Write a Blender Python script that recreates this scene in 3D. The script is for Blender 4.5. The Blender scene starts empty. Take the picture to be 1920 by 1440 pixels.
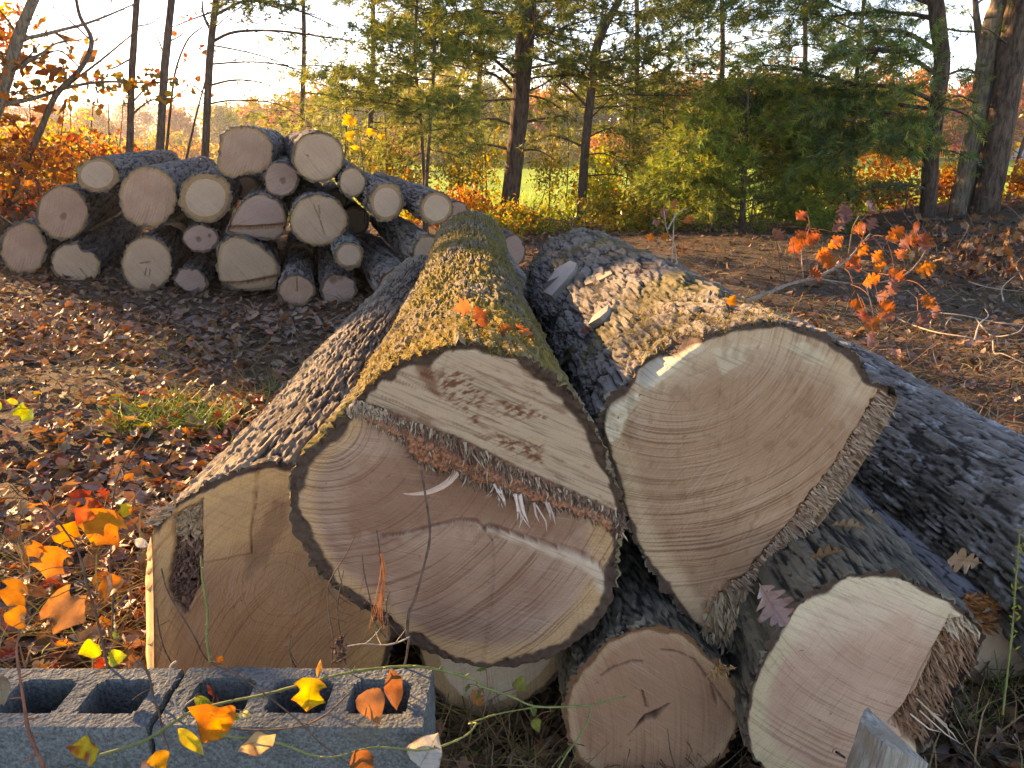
import bpy, math, random
import numpy as np
from mathutils import Vector, Matrix

HAZE = .0008
rng = np.random.default_rng(7)
random.seed(7)
# ------------------------------------------------------------------ camera, sky, sun, exposure
H = 1.2                       # camera height over the ground
PITCH = math.radians(18.13)
F = 1450.0                    # focal length in pixels of the 1920 px wide photograph
SC = H / 1.3
cp, sp = math.cos(PITCH), math.sin(PITCH)
CAM = np.array([0, 0, H]); FWD = np.array([0, cp, -sp]); UPV = np.array([0, sp, cp]); RGT = np.array([1.0, 0, 0])
scene = bpy.context.scene
cam = bpy.data.cameras.new('camera'); cam_o = bpy.data.objects.new('camera', cam)
scene.collection.objects.link(cam_o); scene.camera = cam_o
cam.sensor_width = 36; cam.lens = 36 * F / 1920; cam.clip_start = 0.05; cam.clip_end = 3000
cam_o.location = (0, 0, H); cam_o.rotation_euler = (math.pi / 2 - PITCH, 0, 0)
SUN_AZ, SUN_EL = math.radians(-52), math.radians(15)
S = np.array([math.sin(SUN_AZ) * math.cos(SUN_EL), math.cos(SUN_AZ) * math.cos(SUN_EL), math.sin(SUN_EL)])
world = bpy.data.worlds.new('World'); scene.world = world; world.use_nodes = True
wn = world.node_tree.nodes; sky = wn.new('ShaderNodeTexSky'); sky.sky_type = 'NISHITA'; sky.sun_disc = False
sky.sun_elevation = SUN_EL; sky.sun_rotation = SUN_AZ; sky.air_density = .75; sky.dust_density = .25; sky.ozone_density = 3.0
wn['Background'].inputs[1].default_value = 0.15
world.node_tree.links.new(sky.outputs[0], wn['Background'].inputs[0])
sl = bpy.data.lights.new('sun', 'SUN'); sl.energy = 4.8; sl.angle = math.radians(0.5); sl.color = (1.0, 0.76, 0.44)
so = bpy.data.objects.new('sun', sl); scene.collection.objects.link(so); so.location = (-12, 8, 12)
so.rotation_euler = Vector(S).to_track_quat('Z', 'Y').to_euler()
scene.view_settings.view_transform = 'Standard'; scene.view_settings.look = 'None'
scene.view_settings.exposure = 2.3; scene.view_settings.gamma = 1; scene.view_settings.use_curve_mapping = False
try:
    scene.view_settings.use_white_balance = True
    scene.view_settings.white_balance_temperature = 9100; scene.view_settings.white_balance_tint = 26
except Exception:
    pass
cy = scene.cycles
cy.use_denoising = True
try:
    cy.denoiser = 'OPENIMAGEDENOISE'; cy.denoising_input_passes = 'RGB_ALBEDO_NORMAL'
except Exception:
    pass
cy.max_bounces = 6; cy.diffuse_bounces = 3; cy.glossy_bounces = 2; cy.transmission_bounces = 4; cy.transparent_max_bounces = 4
cy.sample_clamp_indirect = 6; cy.volume_max_steps = 64; cy.volume_bounces = 0

# ------------------------------------------------------------------ picture pixel -> place
def ray(px, py):
    px = np.asarray(px, float); py = np.asarray(py, float)
    return RGT * ((px - 960) / F)[..., None] + FWD - UPV * ((py - 720) / F)[..., None]
def P(px, py, z): return CAM + ray(px, py) * (np.asarray(z, float) * SC)[..., None]      # at depth z
def PY(px, py, y):                                                          # at forward distance y
    r = ray(px, py); return CAM + r * (np.asarray(y, float) / r[..., 1])[..., None]
def onplane(px, py, p0, n):
    r = ray(px, py); return CAM + r * (((p0 - CAM) @ n) / (r @ n))[..., None]
def gnd(px, py, h=0.0):
    r = ray(px, py); return CAM + r * ((H - h) / -r[..., 2])[..., None]
def unit(v): v = np.asarray(v, float); return v / np.linalg.norm(v, axis=-1, keepdims=True)

# ------------------------------------------------------------------ noise
def _h(ix, iy, s):
    n = (ix.astype(np.int64) * 374761393 + iy.astype(np.int64) * 668265263 + int(s) * 1442695041) & 0x7fffffff
    n = ((n ^ (n >> 13)) * 1274126177) & 0x7fffffff
    n = ((n ^ (n >> 15)) * 1103515245) & 0x7fffffff
    n = n ^ (n >> 16)
    return (n & 0xffffff) / 16777216.0
def vn(x, y, s=0, per=0):
    ix = np.floor(x); iy = np.floor(y); fx = x - ix; fy = y - iy
    fx = fx * fx * (3 - 2 * fx); fy = fy * fy * (3 - 2 * fy)
    a, b = (ix, ix + 1) if not per else (ix % per, (ix + 1) % per)
    return (_h(a, iy, s) * (1 - fx) + _h(b, iy, s) * fx) * (1 - fy) + (_h(a, iy + 1, s) * (1 - fx) + _h(b, iy + 1, s) * fx) * fy
def fbm(x, y, s=0, o=4, per=0):
    t = 0; a = .5
    for k in range(o):
        t = t + a * vn(x, y, s + k * 17, per); x = x * 2; y = y * 2; per *= 2; a *= .5
    return t / (1 - .5 ** o)
def voro(x, y, s=0, per=0):
    ix = np.floor(x); iy = np.floor(y)
    f1 = np.full(x.shape, 9.); f2 = np.full(x.shape, 9.); idd = np.zeros(x.shape); oy = np.zeros(x.shape)
    for dx in (-1, 0, 1):
        for dy in (-1, 0, 1):
            cx = ix + dx; cyy = iy + dy; hx = cx % per if per else cx
            yo = cyy + _h(hx, cyy, s + 5) - y; d = np.hypot(cx + _h(hx, cyy, s) - x, yo)
            i = _h(hx, cyy, s + 9)
            n1 = d < f1
            f2 = np.where(n1, f1, np.minimum(f2, d)); idd = np.where(n1, i, idd); oy = np.where(n1, yo, oy); f1 = np.where(n1, d, f1)
    return f1, f2, idd, oy
def sst(a, b, x):
    t = np.clip((x - a) / (b - a), 0, 1); return t * t * (3 - 2 * t)

# ------------------------------------------------------------------ objects
COL = scene.collection
def mk(name, V, faces, mat=None, attrs=None, smooth=True):
    me = bpy.data.meshes.new(name); V = np.asarray(V, np.float32)
    if not isinstance(faces, list): faces = [faces]
    faces = [np.asarray(f, np.int32) for f in faces if len(f)]
    loops = np.concatenate([f.ravel() for f in faces]); tot = np.concatenate([np.full(len(f), f.shape[1]) for f in faces])
    st = np.concatenate([[0], np.cumsum(tot)[:-1]]).astype(np.int32)
    me.vertices.add(len(V)); me.vertices.foreach_set('co', V.ravel())
    me.loops.add(len(loops)); me.loops.foreach_set('vertex_index', loops)
    me.polygons.add(len(tot)); me.polygons.foreach_set('loop_start', st)
    me.polygons.foreach_set('use_smooth', np.full(len(tot), smooth, dtype=bool))
    me.update(calc_edges=True)
    for k, a in (attrs or {}).items():
        a = np.asarray(a, np.float32)
        if a.ndim == 1: me.attributes.new(k, 'FLOAT', 'POINT').data.foreach_set('value', a)
        elif a.shape[1] == 3: me.attributes.new(k, 'FLOAT_VECTOR', 'POINT').data.foreach_set('vector', a.ravel())
        else: me.attributes.new(k, 'FLOAT_COLOR', 'POINT').data.foreach_set('color', a.ravel())
    if mat: me.materials.append(mat)
    return me
def link(name, me, parent=None, **props):
    o = bpy.data.objects.new(name, me); COL.objects.link(o)
    if parent is not None:
        o.parent = parent
        if parent.type == 'EMPTY': o.matrix_parent_inverse = Matrix.Translation(-parent.location)
    for k, v in props.items(): o[k] = v
    return o
def thing(name, label, cat, loc, group=None):
    o = bpy.data.objects.new(name, None); COL.objects.link(o); o.location = [float(c) for c in loc]
    o.empty_display_size = .1
    o['label'] = label; o['category'] = cat
    if group: o['group'] = group
    return o

def tubes(lines, sides=6):
    """lines: list of (pts(n,3), radii(n)); returns V, quads (+caps left open, tips tapered)"""
    Vs, Fs, off = [], [], 0
    for pts, rad in lines:
        pts = np.asarray(pts, float); rad = np.broadcast_to(np.asarray(rad, float), (len(pts),))
        t = np.gradient(pts, axis=0); t = unit(t + 1e-9)
        ref = np.array([0, 0, 1.]) if abs(t[:, 2]).mean() < .8 else np.array([1., 0, 0])
        e1 = unit(np.cross(t, ref)); e2 = np.cross(t, e1)
        a = np.arange(sides) / sides * 2 * np.pi
        V = pts[:, None] + rad[:, None, None] * (np.cos(a)[None, :, None] * e1[:, None] + np.sin(a)[None, :, None] * e2[:, None])
        n = len(pts); i = np.arange(n - 1)[:, None] * sides; j = np.arange(sides)[None]; k = (j + 1) % sides
        Fs.append(np.stack([i + j, i + k, i + sides + k, i + sides + j], -1).reshape(-1, 4) + off)
        Vs.append(V.reshape(-1, 3)); off += n * sides
    return np.concatenate(Vs), np.concatenate(Fs)
def spline(pts, n):
    """Catmull-Rom through pts"""
    p = np.asarray(pts, float); p = np.vstack([2 * p[0] - p[1], p, 2 * p[-1] - p[-2]])
    m = len(p) - 3; t = np.linspace(0, m - 1e-6, n); i = t.astype(int); u = (t - i)[:, None]
    a, b, c, d = p[i], p[i + 1], p[i + 2], p[i + 3]
    return .5 * (2 * b + (c - a) * u + (2 * a - 5 * b + 4 * c - d) * u ** 2 + (3 * b - 3 * c + d - a) * u ** 3)

# ------------------------------------------------------------------ node helper
class NT:
    def __init__(s, name):
        s.m = bpy.data.materials.new(name); s.m.use_nodes = True; s.t = s.m.node_tree; s.n = s.t.nodes; s.n.clear()
        s.out = s.n.new('ShaderNodeOutputMaterial')
    def new(s, typ, ins=None, **kw):
        nd = s.n.new('ShaderNode' + typ)
        for k, v in kw.items(): setattr(nd, k, v)
        for k, v in (ins or {}).items():
            if isinstance(v, bpy.types.NodeSocket): s.t.links.new(v, nd.inputs[k])
            else: nd.inputs[k].default_value = v
        return nd
    def attr(s, name): return s.new('Attribute', attribute_name=name)
    def math(s, op, a, b=0.0, clamp=False):
        return s.new('Math', {0: a, 1: b}, operation=op, use_clamp=clamp).outputs[0]
    def ss(s, x, a, b):
        return s.new('MapRange', {0: x, 1: a, 2: b, 3: 0.0, 4: 1.0}, interpolation_type='SMOOTHSTEP').outputs[0]
    def mix(s, f, a, b, mode='MIX'):
        nd = s.n.new('ShaderNodeMix'); nd.data_type = 'RGBA'; nd.blend_type = mode
        for k, v in ((0, f), (6, a), (7, b)):
            if isinstance(v, bpy.types.NodeSocket): s.t.links.new(v, nd.inputs[k])
            else: nd.inputs[k].default_value = v if k == 0 else (tuple(v) + (1,) if len(v) == 3 else v)
        return nd.outputs[2]
    def noise(s, vec=None, scale=5, detail=3, rough=.55, dist=0.0):
        ins = {'Scale': scale, 'Detail': detail, 'Roughness': rough, 'Distortion': dist}
        if vec is not None: ins['Vector'] = vec
        return s.new('TexNoise', ins).outputs['Fac']
    def vmul(s, v, k): return s.new('VectorMath', {0: v, 1: k}, operation='MULTIPLY').outputs[0]
    def xyz(s, x, y=0.0, z=0.0): return s.new('CombineXYZ', {0: x, 1: y, 2: z}).outputs[0]
    def sep(s, v): return s.new('SeparateXYZ', {0: v}).outputs
    def bump(s, h, strength=.5, dist=.01, normal=None):
        ins = {'Height': h, 'Strength': strength, 'Distance': dist}
        if normal is not None: ins['Normal'] = normal
        return s.new('Bump', ins).outputs[0]
    def surf(s, col, rough=.9, normal=None, spec=.25):
        ins = {'Base Color': col, 'Roughness': rough, 'Specular IOR Level': spec}
        if isinstance(col, tuple): ins['Base Color'] = col + (1,)
        if normal is not None: ins['Normal'] = normal
        b = s.new('BsdfPrincipled', ins); s.t.links.new(b.outputs[0], s.out.inputs[0]); return s.m
def gpos(m): return m.new('NewGeometry').outputs['Position']

def mat_bark(name, c1, c2, crack, moss=0.0, moss_col=(.16, .14, .02), lichen=0.0, lichen_col=(.45, .47, .46), wood=(.45, .31, .19), sheen=.9):
    m = NT(name); bk = m.sep(m.attr('bk').outputs['Vector']); co = m.attr('bco').outputs['Vector']
    fine = m.noise(m.vmul(co, (1, .45, 1)), 90, 4, .65)
    big = m.noise(co, 5, 3)
    col = m.mix(m.math('ADD', m.math('MULTIPLY', bk[1], .6), m.math('MULTIPLY', fine, .5), True), c1, c2)
    col = m.mix(m.ss(m.math('ADD', bk[0], m.math('MULTIPLY', m.math('SUBTRACT', fine, .5), .5)), .02, .38), crack, col)
    if lichen:
        l = m.noise(co, 9, 4, .62); l2 = m.noise(co, 60, 2)
        f = m.math('MULTIPLY', m.ss(m.math('ADD', l, m.math('MULTIPLY', l2, .25)), .86 - lichen * .35, 1.0 - lichen * .3), m.ss(bk[0], .1, .5))
        col = m.mix(m.math('MULTIPLY', f, .85), col, lichen_col)
    if moss:
        l = m.noise(co, 3.2, 4, .65); nz = m.sep(m.new('NewGeometry').outputs['True Normal'])[2]
        f = m.math('MULTIPLY', m.ss(m.math('ADD', l, m.math('MULTIPLY', fine, .2)), .78 - moss * .4, 1.0 - moss * .4), m.ss(nz, -.25, .5))
        col = m.mix(m.math('MULTIPLY', f, .85), col, m.mix(fine, moss_col, tuple(c * .45 for c in moss_col)))
    col = m.mix(m.ss(big, .25, .75), m.mix(1.0, col, (.78, .76, .74), 'MULTIPLY'), col)
    gr = m.noise(m.vmul(co, (1, .04, 1)), 260, 4)
    wd = m.mix(gr, tuple(c * .6 for c in wood), tuple(min(1, c * 1.25) for c in wood))
    col = m.mix(bk[2], col, wd)
    return m.surf(col, sheen, m.bump(m.math('ADD', fine, m.math('MULTIPLY', m.noise(m.vmul(co, (1, .5, 1)), 320, 3, .7), .5)), .9, .006), .2)

def mat_cut(name, heart1, heart2, sap, sapf=.8, bark=(.075, .045, .03), pith=(0, 0), saw=(-.5, .4), saw_s=260, saw_amt=.5, ring=150, ring_amt=.3, rust=(.20, .095, .045), pale=(.52, .40, .27), sap_w=.05, scr=30, chk_amt=.12):
    """fco = metres on the face and rho; feat = splinter, pale, stain, bark"""
    m = NT(name); fc = m.attr('fco').outputs['Vector']; x, y, rho = m.sep(fc)
    fe = m.new('Attribute', attribute_name='feat'); sc3 = m.new('SeparateColor', {0: fe.outputs['Color']})
    fr, fg, fb = sc3.outputs; fa = fe.outputs['Alpha']
    xy = m.xyz(x, y, 0.0)
    wob = m.noise(xy, 6, 3); wob2 = m.noise(xy, 2.4, 2)
    def dist(cx, cy, k): 
        d = m.new('VectorMath', {0: xy, 1: (cx, cy, 0)}, operation='DISTANCE').outputs['Value']
        return m.math('ADD', d, m.math('MULTIPLY', wob, k))
    dp = dist(pith[0], pith[1], .09)
    rg = m.noise(m.xyz(m.math('MULTIPLY', dp, float(ring)), 0.0, 0.0), 1.0, 3, .6)
    ds = dist(saw[0], saw[1], .012)
    sw = m.noise(m.xyz(m.math('MULTIPLY', ds, float(saw_s)), m.math('MULTIPLY', x, 3.0), m.math('MULTIPLY', y, 3.0)), 1.0, 3, .7)
    swm = m.ss(wob2, .30, .62)
    ang = m.math('ARCTAN2', m.math('SUBTRACT', y, pith[1]), m.math('SUBTRACT', x, pith[0]))
    ray = m.noise(m.xyz(m.math('MULTIPLY', ang, 75.0), m.math('MULTIPLY', dp, 5.0), 0.0), 1.0, 3, .7)
    chk = m.noise(m.xyz(m.math('ADD', m.math('MULTIPLY', ang, 5.5), m.math('MULTIPLY', wob, .4)), m.math('MULTIPLY', dp, 2.0), float(ring)), 1.0, 2, .5)
    chk = m.math('MULTIPLY', m.ss(m.math('ABSOLUTE', m.math('SUBTRACT', chk, .5)), .012, .003), m.ss(m.noise(xy, 7, 2), .5, .62))
    ca, sa = math.cos(math.radians(scr)), math.sin(math.radians(scr))
    al = m.math('ADD', m.math('MULTIPLY', x, ca), m.math('MULTIPLY', y, sa)); ac = m.math('ADD', m.math('MULTIPLY', x, -sa), m.math('MULTIPLY', y, ca))
    scrt = m.noise(m.xyz(m.math('MULTIPLY', al, 9.0), m.math('MULTIPLY', m.math('ADD', ac, m.math('MULTIPLY', wob, .02)), 330.0), 0.0), 1.0, 4, .7)
    col = m.mix(m.ss(m.math('ADD', m.math('MULTIPLY', wob, .7), m.math('MULTIPLY', rg, .35)), .3, .75), heart1, heart2)
    s_in = m.math('ADD', rho, m.math('MULTIPLY', m.math('SUBTRACT', wob, .5), .14))
    col = m.mix(m.ss(s_in, sapf - sap_w, sapf + sap_w), col, sap)
    col = m.mix(m.math('MULTIPLY', m.ss(rg, .45, .72), ring_amt), col, m.mix(1.0, col, (.60, .52, .47), 'MULTIPLY'))
    dk = m.math('MULTIPLY', m.math('MULTIPLY', m.ss(sw, .53, .61), saw_amt), m.math('ADD', .25, m.math('MULTIPLY', swm, .75)))
    col = m.mix(dk, col, m.mix(1.0, col, (.55, .47, .42), 'MULTIPLY'))
    col = m.mix(m.math('MULTIPLY', m.ss(ray, .5, .66), .30), col, m.mix(1.0, col, (.62, .52, .46), 'MULTIPLY'))
    col = m.mix(m.math('MULTIPLY', m.ss(scrt, .53, .66), .42), col, m.mix(1.0, col, (.60, .52, .46), 'MULTIPLY'))
    col = m.mix(m.math('MULTIPLY', m.ss(scrt, .44, .33), .22), col, (.60, .50, .40))
    lt = m.math('MULTIPLY', m.ss(sw, .46, .28), m.math('MULTIPLY', saw_amt, .35))
    col = m.mix(lt, col, m.mix(.6, col, (.62, .54, .46)))
    blot = m.noise(xy, 11, 5, .7)
    col = m.mix(m.math('MULTIPLY', m.ss(blot, .56, .7), .35), col, m.mix(1.0, col, (.70, .58, .48), 'MULTIPLY'))
    grain = m.noise(m.vmul(xy, (1, 1, 1)), 420, 3, .7)
    pl = m.mix(m.ss(m.noise(m.xyz(m.math('MULTIPLY', m.math('ADD', m.math('MULTIPLY', y, 1.0), m.math('MULTIPLY', x, .45)), 150.0), m.math('MULTIPLY', x, 6.0), 0.0), 1.0, 5, .75), .47, .66), pale, tuple(c * .52 for c in pale))
    col = m.mix(fg, col, pl)
    col = m.mix(fb, col, m.mix(m.noise(xy, 60, 4, .7), tuple(c * .5 for c in rust), rust))
    col = m.mix(fr, col, m.mix(m.ss(m.noise(xy, 130, 3, .7), .35, .65), tuple(c * .55 for c in rust), tuple(min(1, c * 1.7) for c in rust)))
    col = m.mix(m.math('MULTIPLY', m.ss(grain, .3, .7), .28), col, m.mix(1.0, col, (.72, .66, .60), 'MULTIPLY'))
    # weathering specks: only in the worn areas
    sp = m.math('MULTIPLY', m.ss(m.noise(xy, 75, 2, .6), .68, .73), m.ss(m.noise(xy, 4, 2), .5, .62))
    col = m.mix(m.math('MULTIPLY', sp, .7), col, (.10, .05, .03))
    bc = m.mix(m.noise(xy, 85, 4, .7), tuple(c * .45 for c in bark), tuple(c * 1.6 for c in bark))
    col = m.mix(fa, col, bc)
    col = m.mix(m.math('MULTIPLY', chk, chk_amt), col, (.07, .04, .025))
    hgt = m.math('ADD', m.math('MULTIPLY', m.math('ADD', sw, scrt), .6), m.math('ADD', m.math('MULTIPLY', grain, .4), m.math('MULTIPLY', rg, .25)))
    return m.surf(col, .78, m.bump(hgt, .8, .003), .2)

def mat_leaf(name, tr=.5, gloss=.4, veins=False, spec=.06):
    m = NT(name); c = m.attr('col').outputs['Color']; p = gpos(m)
    v = m.noise(p, 60, 3, .6)
    col = m.mix(m.math('MULTIPLY', m.ss(v, .45, .7), .45), c, m.mix(1.0, c, (.55, .45, .4), 'MULTIPLY'))
    nrm = None
    if veins:
        lx, ly, lz = m.sep(m.attr('lco').outputs['Vector'])
        ay = m.math('ABSOLUTE', ly)
        mid = m.ss(ay, .022, .004)
        st = m.math('FRACT', m.math('MULTIPLY', m.math('SUBTRACT', lx, m.math('MULTIPLY', ay, .75)), 7.0))
        side = m.math('MULTIPLY', m.ss(m.math('ABSOLUTE', m.math('SUBTRACT', st, .5)), .075, .02), .6)
        vein = m.math('MAXIMUM', mid, side)
        col = m.mix(m.math('MULTIPLY', vein, .55), col, m.mix(.45, m.mix(1.0, col, (.7, .5, .4), 'MULTIPLY'), (.35, .2, .08)))
        edge = m.ss(m.math('ADD', lz, m.math('MULTIPLY', v, .35)), 1.0, 1.22)
        col = m.mix(m.math('MULTIPLY', edge, .75), col, (.16, .07, .03))
        blot = m.noise(p, 26, 4, .65)
        col = m.mix(m.math('MULTIPLY', m.ss(blot, .56, .72), .6), col, m.mix(1.0, col, (.75, .42, .25), 'MULTIPLY'))
        spots = m.ss(m.noise(p, 140, 2), .68, .74)
        col = m.mix(m.math('MULTIPLY', spots, .7), col, (.07, .03, .015))
        nrm = m.bump(m.math('ADD', m.math('MULTIPLY', vein, -1.0), v), .5, .003)
    d = m.new('BsdfDiffuse', {0: col}); t = m.new('BsdfTranslucent', {0: m.mix(1.0, col, (1.25, 1.12, .75), 'MULTIPLY')})
    if nrm is not None: m.t.links.new(nrm, d.inputs['Normal'])
    mx = m.new('MixShader', {0: tr, 1: d.outputs[0], 2: t.outputs[0]})
    g = m.new('BsdfGlossy', {'Color': (1, 1, 1, 1), 'Roughness': gloss})
    fz = m.new('Fresnel', {0: 1.35})
    mx2 = m.new('MixShader', {0: m.math('MULTIPLY', fz.outputs[0], spec), 1: mx.outputs[0], 2: g.outputs[0]})
    m.t.links.new(mx2.outputs[0], m.out.inputs[0]); return m.m
def mat_plain(name, c1, c2, scale=40, rough=.9, bump=.5, stretch=None, bd=.004):
    m = NT(name); p = gpos(m)
    if stretch: p = m.vmul(p, stretch)
    n = m.noise(p, scale, 5, .65)
    return m.surf(m.mix(m.ss(n, .3, .7), c1, c2), rough, m.bump(n, bump, bd))
def mat_attr(name, rough=.85):
    m = NT(name); c = m.attr('col').outputs['Color']; n = m.noise(gpos(m), 130, 3)
    return m.surf(m.mix(m.math('MULTIPLY', n, .5), c, m.mix(1.0, c, (.45, .42, .4), 'MULTIPLY')), rough, m.bump(n, .4, .002))
# ------------------------------------------------------------------ materials for wood
M_BARK_A = mat_bark('oak_bark_mossy', (.11, .084, .052), (.25, .20, .13), (.020, .015, .011), moss=.78, moss_col=(.26, .185, .02), lichen=.25, lichen_col=(.34, .35, .32))
M_BARK_B = mat_bark('oak_bark_plates', (.115, .092, .066), (.27, .22, .155), (.025, .019, .014), lichen=.2)
M_BARK_D = mat_bark('oak_bark_lichen', (.085, .073, .06), (.235, .21, .175), (.024, .020, .017), moss=.52, moss_col=(.20, .165, .03), lichen=.28, lichen_col=(.33, .34, .34))
M_BARK_F = mat_bark('dark_green_bark', (.085, .07, .048), (.21, .178, .125), (.03, .025, .019), moss=.35, moss_col=(.10, .095, .03), lichen=.1)
M_BARK_G = mat_bark('black_bark_lichen', (.10, .088, .072), (.25, .232, .20), (.036, .031, .026), moss=.1, moss_col=(.09, .12, .04), lichen=.68, lichen_col=(.44, .47, .46))
M_BARK_H = mat_bark('silver_bark', (.20, .205, .215), (.44, .45, .47), (.06, .06, .065), lichen=.6, lichen_col=(.50, .52, .55), sheen=.55)
M_BARK_P = mat_bark('pile_bark', (.10, .085, .07), (.26, .24, .21), (.025, .02, .018), lichen=.45, lichen_col=(.38, .38, .37))
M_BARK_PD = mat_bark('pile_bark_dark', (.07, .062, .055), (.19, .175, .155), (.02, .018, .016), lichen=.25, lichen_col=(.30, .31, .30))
M_BARK_PG = mat_bark('pile_bark_green', (.075, .085, .07), (.19, .22, .19), (.02, .02, .018), lichen=.6, lichen_col=(.27, .34, .31))
M_SPL = mat_attr('splintered_wood')

C_A = mat_cut('cut_oak_purple', (.25, .138, .092), (.44, .28, .19), (.47, .285, .145), .84, pith=(.03, -.20), saw=(-.22, .16), saw_s=240, saw_amt=.85, ring=230, ring_amt=.5, rust=(.25, .10, .05), pale=(.53, .39, .27), scr=-10)
C_B = mat_cut('cut_oak_brown', (.43, .23, .11), (.56, .325, .165), (.60, .345, .15), .80, pith=(.04, -.06), saw=(.45, -.5), saw_s=260, saw_amt=.6, ring=170, ring_amt=.7, rust=(.16, .075, .045), pale=(.62, .40, .17), scr=72)
C_D = mat_cut('cut_oak_tan', (.32, .175, .098), (.42, .25, .148), (.49, .325, .19), .82, pith=(-.05, -.36), saw=(-.13, .26), saw_s=270, saw_amt=.95, ring=120, ring_amt=.2, rust=(.24, .12, .06), pale=(.60, .49, .34), scr=55)
C_F = mat_cut('cut_oak_pale', (.46, .27, .178), (.60, .39, .268), (.56, .43, .26), .80, pith=(.0, .0), saw=(.2, .35), saw_s=200, saw_amt=.6, ring=60, ring_amt=.15, rust=(.27, .135, .07), pale=(.64, .53, .38), scr=64)
C_E = mat_cut('cut_oak_rose', (.31, .155, .085), (.40, .22, .13), (.41, .25, .14), .86, pith=(.0, -.02), saw=(-.6, -.1), saw_s=200, saw_amt=.4, ring=190, ring_amt=.3, rust=(.10, .05, .035), bark=(.16, .075, .035), pale=(.45, .31, .21), scr=-38)
C_C = mat_cut('cut_oak_ring', (.46, .34, .23), (.53, .41, .28), (.36, .23, .115), .74, saw=(-.6, -.1), saw_s=180, saw_amt=.3, ring=110, ring_amt=.2, sap_w=.015)
C_H = mat_cut('cut_end_plain', (.40, .28, .19), (.48, .35, .24), (.48, .36, .23), .85, saw=(-.6, .2), saw_s=150, saw_amt=.25, ring=100, ring_amt=.15, bark=(.30, .12, .04))
C_P = [mat_cut('cut_pile_mauve', (.33, .18, .115), (.45, .275, .18), (.36, .215, .095), .87, saw=(-.9, .3), saw_s=120, saw_amt=.4, ring=90, ring_amt=.35, pith=(.01, .0), sap_w=.02, bark=(.11, .075, .05)),
       mat_cut('cut_pile_tan', (.36, .225, .14), (.45, .30, .19), (.37, .23, .105), .86, saw=(.8, .6), saw_s=110, saw_amt=.35, ring=80, ring_amt=.3, pith=(-.01, .02), sap_w=.02, bark=(.12, .08, .05)),
       mat_cut('cut_pile_ring', (.40, .26, .17), (.48, .335, .225), (.30, .175, .08), .74, saw=(-.7, -.6), saw_s=110, saw_amt=.3, ring=80, ring_amt=.25, sap_w=.012, bark=(.12, .08, .05)),
       mat_cut('cut_pile_rose', (.31, .185, .14), (.37, .25, .19), (.33, .19, .09), .88, saw=(.3, -.9), saw_s=120, saw_amt=.4, ring=100, ring_amt=.4, sap_w=.02, bark=(.10, .065, .045))]

def px(o, k, pts): return np.array([(o[0] + a / k, o[1] + b / k) for a, b in pts])
def dpoly(x, y, pts):
    """distance to a polyline, signed by side (positive: left of travel in picture coordinates y down -> use sign)"""
    best = np.full(x.shape, 1e9); sg = np.zeros(x.shape); tt = np.zeros(x.shape)
    for i in range(len(pts) - 1):
        ax, ay = pts[i]; bx, by = pts[i + 1]; dx, dy = bx - ax, by - ay; l2 = dx * dx + dy * dy
        t = np.clip(((x - ax) * dx + (y - ay) * dy) / l2, 0, 1)
        d = np.hypot(x - ax - t * dx, y - ay - t * dy); c = dx * (y - ay) - dy * (x - ax)
        b = d < best; best = np.where(b, d, best); sg = np.where(b, np.sign(c), sg); tt = np.where(b, (i + t) / (len(pts) - 1), tt)
    return best, sg, tt
def inpoly(x, y, pts):
    r = np.zeros(x.shape, bool); n = len(pts)
    for i in range(n):
        x0, y0 = pts[i]; x1, y1 = pts[(i + 1) % n]
        c = ((y0 > y) != (y1 > y)) & (x < (x1 - x0) * (y - y0) / (y1 - y0 + 1e-12) + x0); r ^= c
    return r
def softin(x, y, pts, w):
    d, _, _ = dpoly(x, y, list(pts) + [pts[0]]); s = np.where(inpoly(x, y, pts), d, -d)
    return sst(-w, w, s + (fbm(x * .06, y * .06, 3, 3) - .5) * w * 1.6)

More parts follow.
